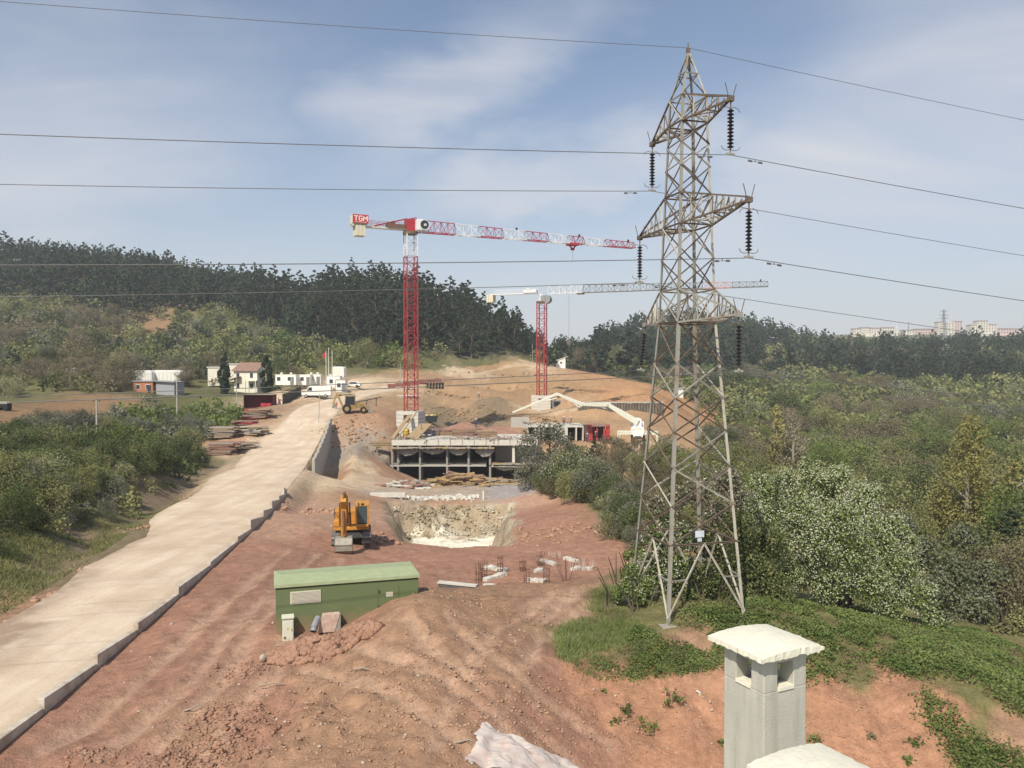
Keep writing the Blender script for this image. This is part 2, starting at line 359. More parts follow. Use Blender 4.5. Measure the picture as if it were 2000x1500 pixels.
def leafmat(name, ca, cb, trans=.25):
    """foliage: colour runs from ca to cb with the leaf's own tint and differs a little between plants"""
    m = bpy.data.materials.new(name); m.use_nodes = True
    nt = m.node_tree; N, L = nt.nodes, nt.links
    b = N['Principled BSDF']; out = N['Material Output']
    b.inputs['Roughness'].default_value = .75; b.inputs['Specular IOR Level'].default_value = .12
    at = N.new('ShaderNodeAttribute'); at.attribute_name = 'tint'
    oi = N.new('ShaderNodeObjectInfo')
    md = N.new('ShaderNodeMath'); md.operation = 'MULTIPLY_ADD'; md.inputs[1].default_value = .85; 
    L.new(oi.outputs['Random'], md.inputs[0])
    ms = N.new('ShaderNodeMath'); ms.operation = 'SUBTRACT'; ms.inputs[1].default_value = .42; ms.use_clamp = True
    L.new(at.outputs['Fac'], md.inputs[2]); L.new(md.outputs[0], ms.inputs[0])
    mx = N.new('ShaderNodeMix'); mx.data_type = 'RGBA'
    mx.inputs[6].default_value = (*ca, 1); mx.inputs[7].default_value = (*cb, 1)
    L.new(ms.outputs[0], mx.inputs['Factor'])
    L.new(mx.outputs[2], b.inputs['Base Color'])
    tr = N.new('ShaderNodeBsdfTranslucent'); L.new(mx.outputs[2], tr.inputs['Color'])
    sh = N.new('ShaderNodeMixShader'); sh.inputs[0].default_value = trans
    L.new(b.outputs[0], sh.inputs[1]); L.new(tr.outputs[0], sh.inputs[2]); L.new(sh.outputs[0], out.inputs['Surface'])
    MATS[name] = m
    return m
# ------------------------------------------------------------------ mesh building
class MB:
    def __init__(s): s.v = []; s.f = []; s.m = []; s.cur = 0
    def add(s, vs, fs):
        o = len(s.v); s.v.extend(tuple(x) for x in vs); s.f.extend(tuple(i + o for i in f) for f in fs); s.m.extend([s.cur] * len(fs)); return s
    def box(s, c, d, rz=0, rx=0, ry=0, taper=1.0):
        x, y, z = d[0] / 2, d[1] / 2, d[2] / 2
        vs = [(-x, -y, -z), (x, -y, -z), (x, y, -z), (-x, y, -z)] + [(a * taper, b * taper, z) for a, b in ((-x, -y), (x, -y), (x, y), (-x, y))]
        if rz or rx or ry:
            M = Matrix.Rotation(rz, 3, 'Z') @ Matrix.Rotation(ry, 3, 'Y') @ Matrix.Rotation(rx, 3, 'X')
            vs = [M @ Vector(v) for v in vs]
        vs = [(v[0] + c[0], v[1] + c[1], v[2] + c[2]) for v in vs]
        return s.add(vs, [(0, 3, 2, 1), (4, 5, 6, 7), (0, 1, 5, 4), (1, 2, 6, 5), (2, 3, 7, 6), (3, 0, 4, 7)])
    def bar(s, a, b, w, h=None, up=(0, 0, 1)):
        a = Vector(a); b = Vector(b); h = h or w
        d = (b - a)
        if d.length < 1e-6: return s
        d.normalize(); u = Vector(up)
        if abs(d.dot(u)) > .97: u = Vector((1, 0, 0))
        x = d.cross(u).normalized() * (w / 2); y = x.cross(d).normalized() * (h / 2)
        vs = [a - x - y, a + x - y, a + x + y, a - x + y, b - x - y, b + x - y, b + x + y, b - x + y]
        return s.add(vs, [(0, 3, 2, 1), (4, 5, 6, 7), (0, 1, 5, 4), (1, 2, 6, 5), (2, 3, 7, 6), (3, 0, 4, 7)])
    def tube(s, pts, r, n=6, caps=True):
        pts = [Vector(p) for p in pts]; k = len(pts)
        rr = r if hasattr(r, '__len__') else [r] * k
        vs = []; ref = None
        for i, p in enumerate(pts):
            d = (pts[min(i + 1, k - 1)] - pts[max(i - 1, 0)]).normalized()
            if ref is None: ref = Vector((0, 0, 1)) if abs(d.z) < .9 else Vector((1, 0, 0))
            x = d.cross(ref).normalized(); y = d.cross(x).normalized(); ref = x.cross(d) if False else ref
            for j in range(n):
                t = 2 * math.pi * j / n
                vs.append(p + (x * math.cos(t) + y * math.sin(t)) * rr[i])
        fs = [(i * n + j, i * n + (j + 1) % n, (i + 1) * n + (j + 1) % n, (i + 1) * n + j) for i in range(k - 1) for j in range(n)]
        if caps: fs += [tuple(range(n)), tuple(reversed(range((k - 1) * n, k * n)))]
        return s.add(vs, fs)
    def cyl(s, a, b, r, n=12, r2=None): return s.tube([a, b], [r, r if r2 is None else r2], n)
    def prism(s, poly, y0, y1, T=None):
        """polygon in local x,z extruded along y"""
        n = len(poly); vs = [(x, y0, z) for x, z in poly] + [(x, y1, z) for x, z in poly]
        if T: vs = [T @ Vector(v) for v in vs]
        return s.add(vs, [tuple(range(n)), tuple(reversed(range(n, 2 * n)))] + [((i + 1) % n, i, n + i, n + (i + 1) % n) for i in range(n)])
    def build(s, name, m, parent=None, smooth=False, off=None, bevel=0):
        me = bpy.data.meshes.new(name)
        vs = s.v if off is None else [(v[0] - off[0], v[1] - off[1], v[2] - off[2]) for v in s.v]
        me.from_pydata(vs, [], s.f)
        ms = m if isinstance(m, (list, tuple)) else [m]
        for x in ms: me.materials.append(x)
        if len(ms) > 1: me.polygons.foreach_set('material_index', s.m)
        if smooth: me.polygons.foreach_set('use_smooth', [True] * len(me.polygons))
        o = bpy.data.objects.new(name, me); COL.objects.link(o)
        if parent: o.parent = parent
        if bevel:
            bm = o.modifiers.new('bevel', 'BEVEL'); bm.width = bevel; bm.segments = 2; bm.limit_method = 'ANGLE'
        return o
def tag(o, label=None, cat=None, group=None, kind=None):
    if label: o['label'] = label
    if cat: o['category'] = cat
    if group: o['group'] = group
    if kind: o['kind'] = kind
    return o
def thing(name, label, cat, loc=(0, 0, 0), rz=0, group=None):
    o = bpy.data.objects.new(name, None); COL.objects.link(o); o.empty_display_size = .3
    o.location = loc; o.rotation_euler = (0, 0, rz)
    return tag(o, label, cat, group)
def kids(o): return [c for c in o.children]
def dup(root, loc, rz=None, label=None, group=None, scale=None):
    r = root.copy(); COL.objects.link(r); r.location = loc
    if rz is not None: r.rotation_euler = (0, 0, rz)
    if scale is not None: r.scale = scale if hasattr(scale, '__len__') else (scale,) * 3
    if label: r['label'] = label
    if group: r['group'] = group
    for ch in root.children:
        c = ch.copy(); COL.objects.link(c); c.parent = r
        for g in ch.children:
            d = g.copy(); COL.objects.link(d); d.parent = c
    return r
def npmesh(name, V, Fq, m, parent=None, tint=None, smooth=False):
    """mesh from numpy arrays: V (n,3), Fq (k,3|4)"""
    me = bpy.data.meshes.new(name)
    V = np.ascontiguousarray(V, np.float32); k, c = Fq.shape
    me.vertices.add(len(V)); me.vertices.foreach_set('co', V.ravel())
    me.loops.add(k * c); me.loops.foreach_set('vertex_index', np.ascontiguousarray(Fq, np.int32).ravel())
    me.polygons.add(k); me.polygons.foreach_set('loop_start', np.arange(0, k * c, c, dtype=np.int32))
    me.polygons.foreach_set('loop_total', np.full(k, c, np.int32))
    if smooth: me.polygons.foreach_set('use_smooth', np.ones(k, bool))
    for x in (m if isinstance(m, (list, tuple)) else [m]): me.materials.append(x)
    if tint is not None:
        a = me.attributes.new('tint', 'FLOAT', 'FACE'); a.data.foreach_set('value', np.ascontiguousarray(tint, np.float32))
    me.update(calc_edges=True); me.validate()
    o = bpy.data.objects.new(name, me); COL.objects.link(o)
    if parent: o.parent = parent
    return o
# ------------------------------------------------------------------ foliage
def leaves(cent, rad, n, size, rng, quad=True, up=.35, shell=.55, asp=1.0, jit=.5, squash=1.0):
    """n leaf faces spread through balls (cent, rad); returns V, F, tint"""
    cent = np.asarray(cent, float); rad = np.asarray(rad, float)
    w = rad ** 2; idx = rng.choice(len(cent), n, p=w / w.sum())
    d = rng.normal(size=(n, 3)); d /= np.linalg.norm(d, axis=1)[:, None]
    rr = rad[idx] * (shell + (1 - shell) * rng.random(n)) * (.75 + .45 * rng.random(n))
    off = d * rr[:, None]; off[:, 2] *= squash
    c = cent[idx] + off
    nr = d * .7 + rng.normal(size=(n, 3)) * .75 + np.array([0, 0, up]); nr /= np.linalg.norm(nr, axis=1)[:, None]
    t = np.cross(nr, rng.normal(size=(n, 3))); t /= np.linalg.norm(t, axis=1)[:, None] + 1e-9
    b = np.cross(nr, t)
    s = size * (1 - jit / 2 + jit * rng.random(n)); sx = (s * .5)[:, None]; sy = (s * .5 * asp)[:, None]
    if quad:
        V = np.stack([c - t * sx, c - b * sy * .7, c + t * sx, c + b * sy], 1).reshape(-1, 3)
        F = np.arange(4 * n).reshape(n, 4)
    else:
        V = np.stack([c - t * sx - b * sy * .6, c + t * sx - b * sy * .6, c + b * sy], 1).reshape(-1, 3)
        F = np.arange(3 * n).reshape(n, 3)
    ct = rng.random(len(cent))
    tint = np.clip(.25 + .5 * ct[idx] + rng.normal(size=n) * .16, 0, 1)
    return V, F, tint
def crown_balls(rng, h, r, n, z0=.25, power=.8, kind='round'):
    """cluster centres of a crown of height h (from the ground) and radius r"""
    cs = []; rs = []
    for i in range(n):
        t = (i + rng.random()) / n
        if kind == 'pine':
            z = h * (z0 + (1 - z0) * t); R = r * (1 - t) ** power * (.55 + .6 * rng.random()); ball = max(r * .30 * (1.05 - t * .72), r * .1)
        elif kind == 'poplar':
            z = h * (z0 + (1 - z0) * t); R = r * (math.sin(math.pi * min(1, .12 + .86 * t)) ** .7) * (.3 + .6 * rng.random()); ball = r * .45 * (1 - .55 * t)
        else:
            u = z0 + (1 - z0) * t; k = (u - z0) / (1 - z0)
            z = h * (z0 + (1 - z0) * k * .93); R = r * math.sqrt(max(.05, 1 - (abs(k - .42) / .62) ** 2)) * (.35 + .65 * math.sqrt(rng.random())); ball = r * (.26 + .2 * rng.random())
        a = rng.random() * 6.283
        cs.append((R * math.cos(a), R * math.sin(a), z)); rs.append(ball)
    return np.array(cs), np.array(rs)
def trunk_mb(h, r, rng, limbs=5, z0=.3, spread=.5):
    mb = MB(); top = h * .82
    lean = rng.normal() * .03 * h
    mb.tube([(0, 0, -.4), (lean * .2, 0, h * .2), (lean * .6, lean * .3, h * .5), (lean, lean * .5, top)], [r * 1.25, r, r * .7, r * .2], 6)
    for i in range(limbs):
        t = z0 + (.75 - z0) * (i + .5) / limbs; a = i * 2.4 + rng.random(); L = spread * h * (.5 + .3 * rng.random()) * (1.15 - t)
        b = Vector((lean * t, lean * t * .5, h * t))
        mb.tube([b, b + Vector((math.cos(a) * L * .5, math.sin(a) * L * .5, L * .35)), b + Vector((math.cos(a) * L, math.sin(a) * L, L * .8))], [r * .42, r * .3, r * .1], 5)
    return mb
# ------------------------------------------------------------------ ground
def ground_mat():
    m = bpy.data.materials.new('soil'); m.use_nodes = True
    nt = m.node_tree; N, L = nt.nodes, nt.links; b = N['Principled BSDF']
    b.inputs['Roughness'].default_value = .95; b.inputs['Specular IOR Level'].default_value = .1
    at = N.new('ShaderNodeAttribute'); at.attribute_name = 'soil'
    tc = N.new('ShaderNodeTexCoord')
    def noise(sc, det, rough=.6):
        n = N.new('ShaderNodeTexNoise'); n.inputs['Scale'].default_value = sc; n.inputs['Detail'].default_value = det; n.inputs['Roughness'].default_value = rough
        L.new(tc.outputs['Object'], n.inputs['Vector']); return n.outputs['Fac']
    def rng_(x, a, b_, c, d):
        r = N.new('ShaderNodeMapRange'); r.inputs['From Min'].default_value = a; r.inputs['From Max'].default_value = b_; r.inputs['To Min'].default_value = c; r.inputs['To Max'].default_value = d
        L.new(x, r.inputs['Value']); return r.outputs[0]
    f1 = rng_(noise(2.2, 9, .72), .3, .7, .68, 1.26); f2 = rng_(noise(14, 6, .7), .3, .75, .82, 1.16)
    mu = N.new('ShaderNodeMath'); mu.operation = 'MULTIPLY'; L.new(f1, mu.inputs[0]); L.new(f2, mu.inputs[1])
    # pale pebbles
    vo = N.new('ShaderNodeTexVoronoi'); vo.inputs['Scale'].default_value = 4.5; L.new(tc.outputs['Object'], vo.inputs['Vector'])
    st = rng_(vo.outputs['Distance'], .06, .12, 1, 0)
    vc = N.new('ShaderNodeSeparateColor'); L.new(vo.outputs['Color'], vc.inputs[0])
    gt = N.new('ShaderNodeMath'); gt.operation = 'GREATER_THAN'; gt.inputs[1].default_value = .86; L.new(vc.outputs[0], gt.inputs[0])
    pe = N.new('ShaderNodeMath'); pe.operation = 'MULTIPLY'; L.new(st, pe.inputs[0]); L.new(gt.outputs[0], pe.inputs[1])
    vm = N.new('ShaderNodeVectorMath'); vm.operation = 'SCALE'; L.new(at.outputs['Color'], vm.inputs[0]); L.new(mu.outputs[0], vm.inputs['Scale'])
    mx = N.new('ShaderNodeMix'); mx.data_type = 'RGBA'; L.new(pe.outputs[0], mx.inputs['Factor']); L.new(vm.outputs[0], mx.inputs[6]); mx.inputs[7].default_value = (.52, .44, .36, 1)
    L.new(mx.outputs[2], b.inputs['Base Color'])
    n3 = noise(5.5, 10, .72)
    bp = N.new('ShaderNodeBump'); bp.inputs['Strength'].default_value = .9; bp.inputs['Distance'].default_value = .15
    L.new(n3, bp.inputs['Height']); L.new(bp.outputs[0], b.inputs['Normal'])
    return m
SOILMAT = ground_mat()
def build_ground():
    ys = [13.0]
    while ys[-1] < 2600:
        y = ys[-1]; ys.append(y + max(.13, y * .0068 if y < 160 else y * .011))
    ys = np.array(ys); ss = np.linspace(-.98, .98, 520)
    S, Yg = np.meshgrid(ss, ys); X = S * (Yg + 11.0)
    x = X.ravel(); y = Yg.ravel()
    z = G(x, y)
    nr, nc = S.shape
    i = np.arange(nr * nc).reshape(nr, nc)
    Fq = np.stack([i[:-1, :-1], i[:-1, 1:], i[1:, 1:], i[1:, :-1]], -1).reshape(-1, 4)
    o = npmesh('ground', np.stack([x, y, z], 1), Fq, SOILMAT, smooth=True)
    col = soil_color(x, y)
    a = o.data.attributes.new('soil', 'FLOAT_COLOR', 'POINT')
    a.data.foreach_set('color', np.concatenate([col, np.ones((len(col), 1))], 1).astype(np.float32).ravel())
    tag(o, 'bare red and tan building ground running up into wooded hills', None, None, 'structure')
    # coarse far sheet to the horizon, below the detailed ground
    m = MB(); R = 9000
    m.add([(-R, -400, -60), (R, -400, -60), (R, R, -60), (-R, R, -60)], [(0, 1, 2, 3)])
    f = m.build('terrain', mat('far_land', (.10, .10, .06), .9))
    tag(f, 'dark green land below the hills out to the horizon', None, None, 'structure')
    print('ground', nr * nc)
build_ground()
def road_mat():
    m = bpy.data.materials.new('road_dust'); m.use_nodes = True
    nt = m.node_tree; N, L = nt.nodes, nt.links; b = N['Principled BSDF']
    b.inputs['Roughness'].default_value = .9; b.inputs['Specular IOR Level'].default_value = .15
    tc = N.new('ShaderNodeTexCoord'); mp = N.new('ShaderNodeMapping'); mp.inputs['Rotation'].default_value = (0, 0, math.radians(10)); mp.inputs['Scale'].default_value = (1, .07, 1)
    L.new(tc.outputs['Object'], mp.inputs[0])
    def nz(v, s, d, r=.6):
        n = N.new('ShaderNodeTexNoise'); n.inputs['Scale'].default_value = s; n.inputs['Detail'].default_value = d; n.inputs['Roughness'].default_value = r; L.new(v, n.inputs['Vector']); return n.outputs['Fac']
    def ramp(x, a, c, lo, hi):
        r = N.new('ShaderNodeMapRange'); r.inputs['From Min'].default_value = a; r.inputs['From Max'].default_value = c; r.inputs['To Min'].default_value = lo; r.inputs['To Max'].default_value = hi; L.new(x, r.inputs[0]); return r.outputs[0]
    t1 = ramp(nz(mp.outputs[0], .9, 6), .35, .68, 0, 1)
    t2 = ramp(nz(tc.outputs['Object'], .22, 8, .68), .42, .66, 0, .95)
    at = N.new('ShaderNodeAttribute'); at.attribute_name = 'edge'
    mx = N.new('ShaderNodeMix'); mx.data_type = 'RGBA'; L.new(t1, mx.inputs['Factor']); mx.inputs[6].default_value = (.68, .57, .43, 1); mx.inputs[7].default_value = (.55, .43, .31, 1)
    m2 = N.new('ShaderNodeMix'); m2.data_type = 'RGBA'; L.new(t2, m2.inputs['Factor']); L.new(mx.outputs[2], m2.inputs[6]); m2.inputs[7].default_value = (.50, .38, .27, 1)
    e2 = N.new('ShaderNodeMath'); e2.operation = 'MULTIPLY'; L.new(at.outputs['Fac'], e2.inputs[0]); L.new(ramp(nz(tc.outputs['Object'], .8, 6), .3, .6, .3, 1.2), e2.inputs[1]); e2.use_clamp = True
    m3 = N.new('ShaderNodeMix'); m3.data_type = 'RGBA'; L.new(e2.outputs[0], m3.inputs['Factor']); L.new(m2.outputs[2], m3.inputs[6]); m3.inputs[7].default_value = (.33, .245, .175, 1)
    fine = N.new('ShaderNodeVectorMath'); fine.operation = 'SCALE'; L.new(m3.outputs[2], fine.inputs[0]); L.new(ramp(nz(tc.outputs['Object'], 9, 6, .7), .3, .7, .9, 1.08), fine.inputs['Scale'])
    L.new(fine.outputs[0], b.inputs['Base Color'])
    bp = N.new('ShaderNodeBump'); bp.inputs['Strength'].default_value = .35; bp.inputs['Distance'].default_value = .05; L.new(nz(tc.outputs['Object'], 6, 8, .7), bp.inputs['Height']); L.new(bp.outputs[0], b.inputs['Normal'])
    return m
def build_road():
    ys = np.arange(14, 228, .55); n = 26
    V = []; E = []
    for y in ys:
        l = np.interp(y, RY, R_L) + .8 * fbm(np.array([0.]), np.array([y * .12]), 5, 3)[0]; r = np.interp(y, RY, R_R); z = np.interp(y, RY, R_Z)
        for j in range(n):
            t = j / (n - 1); x = l + (r - l) * t
            crown = .10 * (1 - (2 * t - 1) ** 2) - (.09 if j in (0, n - 1) else 0) - (.05 if j == 0 else 0)
            V.append((x, y, z + crown + .02 * vnoise(np.array([x * .5]), np.array([y * .3]), 6)[0])); E.append(max(0, 1 - t / .60) * 1.7 if y < 37 else max(0, 1 - t / .3) * 1.2 if y < 48 else max(0, 1 - t / .2) if y < 60 else max(0, 1 - t / .1) * .7)
    nr = len(ys); i = np.arange(nr * n).reshape(nr, n)
    o = npmesh('road', np.array(V), np.stack([i[:-1, :-1], i[:-1, 1:], i[1:, 1:], i[1:, :-1]], -1).reshape(-1, 4), road_mat(), smooth=True)
    a = o.data.attributes.new('edge', 'FLOAT', 'POINT'); a.data.foreach_set('value', np.array(E, np.float32))
    tag(o, 'pale dusty concrete road climbing past the building site', None, None, 'structure')
build_road()
# ------------------------------------------------------------------ chimneys on the roof the picture is taken from
STUCCO = mat('grey_render', (.48, .465, .395), .9, var=.08, scale=2.6, bump=.12, bscale=45, lo=.3, hi=.7)
def streaks(m, col, amt):
    nt = m.node_tree; N, L = nt.nodes, nt.links; b = N['Principled BSDF']; src = b.inputs['Base Color'].links[0].from_socket
    tc = N.new('ShaderNodeTexCoord'); mp = N.new('ShaderNodeMapping'); mp.inputs['Scale'].default_value = (9, 9, .8); L.new(tc.outputs['Object'], mp.inputs[0])
    nz = N.new('ShaderNodeTexNoise'); nz.inputs['Scale'].default_value = 1; nz.inputs['Detail'].default_value = 7; nz.inputs['Roughness'].default_value = .6; L.new(mp.outputs[0], nz.inputs['Vector'])
    r = N.new('ShaderNodeMapRange'); r.inputs['From Min'].default_value = .48; r.inputs['From Max'].default_value = .72; r.inputs['To Max'].default_value = amt; L.new(nz.outputs['Fac'], r.inputs[0])
    x = N.new('ShaderNodeMix'); x.data_type = 'RGBA'; L.new(r.outputs[0], x.inputs['Factor']); L.new(src, x.inputs[6]); x.inputs[7].default_value = (*col, 1); L.new(x.outputs[2], b.inputs['Base Color'])
streaks(STUCCO, (.30, .285, .235), .75)
CAPM = mat('cap_concrete', (.72, .69, .56), .95, var=.05, scale=9, bump=.15, bscale=30)
CH_ROT = math.radians(27)
def rough_cap(mb, s, z0, z1, dome, seed, n=22):
    rg = np.random.default_rng(seed)
    def hh(i, j):
        u, v = i / n * 2 - 1, j / n * 2 - 1
        return z1 + dome * (1 - u * u * .75) * (1 - v * v * .45) - dome * .3
    vs = []; fs = []
    e = [rg.normal() * .0028 for _ in range(4 * n + 8)]
    for lvl in (0, 1):
        for j in range(n + 1):
            for i in range(n + 1):
                x = (i / n - .5) * s * 1.04; y = (j / n - .5) * s
                k = 0
                if i in (0, n): x += e[j] * (1 if i else -1) * (1.4 if lvl else .6)
                if j in (0, n): y += e[n + i] * (1 if j else -1) * (1.4 if lvl else .6)
                z = z0 if lvl == 0 else hh(i, j) + rg.normal() * .0009
                edge = i in (0, n) or j in (0, n)
                if lvl == 0 and edge: z += rg.normal() * .006
                vs.append((x, y, z))
    m = (n + 1) ** 2
    for j in range(n):
        for i in range(n):
            a = j * (n + 1) + i
            fs.append((a, a + n + 1, a + n + 2, a + 1)); fs.append((m + a, m + a + 1, m + a + n + 2, m + a + n + 1))
    for i in range(n):
        a = i; fs.append((a, a + 1, m + a + 1, m + a))
        a = n * (n + 1) + i; fs.append((a + 1, a, m + a, m + a + 1))
        a = i * (n + 1); fs.append((a + n + 1, a, m + a, m + a + n + 1))
        a = i * (n + 1) + n; fs.append((a, a + n + 1, m + a + n + 1, m + a))
    mb.add(vs, fs)
def chimney(x, y, ztop, label, seed, body=True):
    t = thing('chimney', label, 'chimney', (x, y, ztop), CH_ROT, 'rendered chimneys on the roof edge')
    s = .50; b = MB(); hz = -.13
    hole_w, hole_h, sill = .185, .23, -.38
    b.box((0, 0, (-1.7 + sill) / 2), (s, s, 1.7 + sill))
    pier = (s - hole_w) / 2
    for sx in (-1, 1):
        for sy in (-1, 1):
            b.box((sx * (s / 2 - pier / 2), sy * (s / 2 - pier / 2), (sill + hz) / 2), (pier, pier, hz - sill))
    b.build('body', STUCCO, t, bevel=.008)
    l = MB()
    l.box((0, 0, hz / 2 - .045), (s + .003, s + .003, .05))
    l.build('collar', STUCCO, t)
    for k in range(4):
        q = MB(); a = k * math.pi / 2
        q.box((math.cos(a) * (s / 2 - .045), math.sin(a) * (s / 2 - .045), sill + .012), (.115, hole_w - .004, .03), rz=a, ry=.0)
        q.build('sill', CAPM, t)
    c = MB(); rough_cap(c, .69, hz + .062, -.02, .075, seed)
    c.build('cap', CAPM, t)
    return t
cp = P(1497, 1255, 7.2)
chimney(2.275, 7.18, -2.44, 'whole grey chimney with four vent holes under a domed pale cap', 3)
chimney(2.13, 5.46, -2.775, 'chimney cut by the bottom picture edge, only its pale cap showing', 5)
rf = thing('house', 'roof of the house under the two chimneys', 'house', (1.5, 0, -4.3))
b = MB(); b.box((-1, .0, -.15), (14, 15.6, .3)); b.build('roof', STUCCO, rf)
b = MB(); b.box((-1, -.3, -4.1), (13.4, 14.4, 7.6)); b.build('wall', STUCCO, rf)

# ------------------------------------------------------------------ lattice pylon
STEEL = mat('galvanised_steel', (.30, .29, .25), .6, metal=.0, var=.14, scale=1.3, col2=(.23, .165, .11), lo=.50, hi=.72)
STEEL2 = mat('pale_steel', (.45, .43, .36), .55, var=.08, scale=2.2, col2=(.30, .24, .17), lo=.45, hi=.75)
DARKST = mat('rusty_backlit_steel', (.105, .092, .075), .7, var=.2, scale=2.5, col2=(.19, .13, .09))  # rusty dark steel; on the pylon its darkness also holds backlit shade
TA = math.radians(16.5); TC = Vector((7.82, 36.0, 0)); TB = -10.95
LX = Vector((math.cos(TA), math.sin(TA), 0)); AX = Vector((math.sin(TA), -math.cos(TA), 0))   # line direction, arm direction (towards the camera)
def side(z):
    if z <= 1.9: return 3.72 + (1.88 - 3.72) * (z - TB) / (1.9 - TB)
    if z <= 11.85: return 1.88 + (1.20 - 1.88) * (z - 1.9) / 9.95
    return max(.10, 1.20 + (.10 - 1.20) * (z - 11.85) / 2.05)
def corner(i, z):
    s = side(z) / 2; sx, sy = ((-1, 1), (1, 1), (1, -1), (-1, -1))[i]
    return TC + LX * (sx * s) + AX * (sy * s) + Vector((0, 0, z))
PY = thing('power_pylon', 'tall rusty lattice power pylon with six arms, rising from the bushes beside the chimney', 'pylon', tuple(TC + Vector((0, 0, TB))))
POFF = TC + Vector((0, 0, TB))
for i in range(4):
    m = MB()
    for za, zb in ((TB - .3, 1.9), (1.9, 11.85), (11.85, 13.9)):
        a, b = corner(i, za), corner(i, zb); c = (TC + Vector((0, 0, (za + zb) / 2)))
        w = .125 if zb < 3 else .10 if zb < 12 else .07
        inn = (Vector((c.x, c.y, 0)) - Vector((a.x, a.y, 0))).normalized()
        # an L section: two flanges
        e1 = LX * (1 if i in (0, 3) else -1); e2 = AX * (-1 if i in (0, 1) else 1)
        m.bar(a + e1 * w / 2, b + e1 * w / 2, w, .02, up=e2); m.bar(a + e2 * w / 2, b + e2 * w / 2, w, .02, up=e1)
    m.build('leg', [STEEL, STEEL2][i in (1,)], PY, off=POFF)
    f = MB(); p = corner(i, TB); f.box((p.x, p.y, TB - .25), (.75, .75, .62), rz=TA); f.build('footing', mat('old_concrete', (.36, .33, .28), .95, bump=.5), PY, off=POFF, bevel=.03)
zl = [TB, TB + 3.3, -6.0, -4.4, -2.85, -1.4, .1, 1.9]
zu = [1.9, 3.35, 4.75, 6.2, 7.55, 8.75, 9.75, 10.7, 11.85]
mesh_br = 0
for i in range(4):
    j = (i + 1) % 4
    nrm = ((corner(i, 0) + corner(j, 0)) / 2 - TC).normalized()
    def brace(a, b, w, mm=None, name='brace'):
        global mesh_br
        mesh_br += 1
        q = MB(); q.bar(a, b, w, .018, up=nrm); q.bar(a + Vector((0, 0, w / 2)), b + Vector((0, 0, w / 2)), .018, w, up=nrm)
        q.build(name, mm or (STEEL, DARKST, DARKST, STEEL2, DARKST)[(mesh_br * 7 + i) % 5], PY, off=POFF)  # mostly the dark steel, which paints the braces as backlit
    # splayed feet: an inverted V under the first horizontal
    za, zb = zl[0], zl[1]
    mid = (corner(i, zb) + corner(j, zb)) / 2
    brace(corner(i, za + .25), mid, .09, STEEL2); brace(corner(j, za + .25), mid, .09, STEEL2)
    brace(corner(i, zb), corner(j, zb), .08, DARKST)
    for c0, c1 in ((i, j), (j, i)):
        brace(corner(c0, za + 1.8), corner(c0, za + .25).lerp(mid, .52), .05, STEEL)
    for k in range(1, len(zl) - 1):
        a0, a1, b0, b1 = corner(i, zl[k]), corner(i, zl[k + 1]), corner(j, zl[k]), corner(j, zl[k + 1])
        brace(a0, b1, .062); brace(b0 + nrm * .03, a1 + nrm * .03, .062)
    brace(corner(i, 1.9), corner(j, 1.9), .08, DARKST)
    for k in range(len(zu) - 1):
        a0, a1, b0, b1 = corner(i, zu[k]), corner(i, zu[k + 1]), corner(j, zu[k]), corner(j, zu[k + 1])
        brace(a0, b1, .050); brace(b0 + nrm * .025, a1 + nrm * .025, .050)
    for z in (3.35, 6.2, 7.55, 10.7, 11.85): brace(corner(i, z), corner(j, z), .06)
    brace(corner(i, 12.9), corner(j, 12.9), .045); brace(corner(i, 11.85), corner(j, 12.9), .045); brace(corner(i, 12.9), corner(j, 13.7), .035)
m = MB(); m.box((TC.x, TC.y, 13.95), (.14, .14, .3), rz=TA); m.bar(TC + Vector((0, 0, 13.95)), TC + Vector((0, 0, 14.35)), .04); m.build('peak_cap', DARKST, PY, off=POFF)
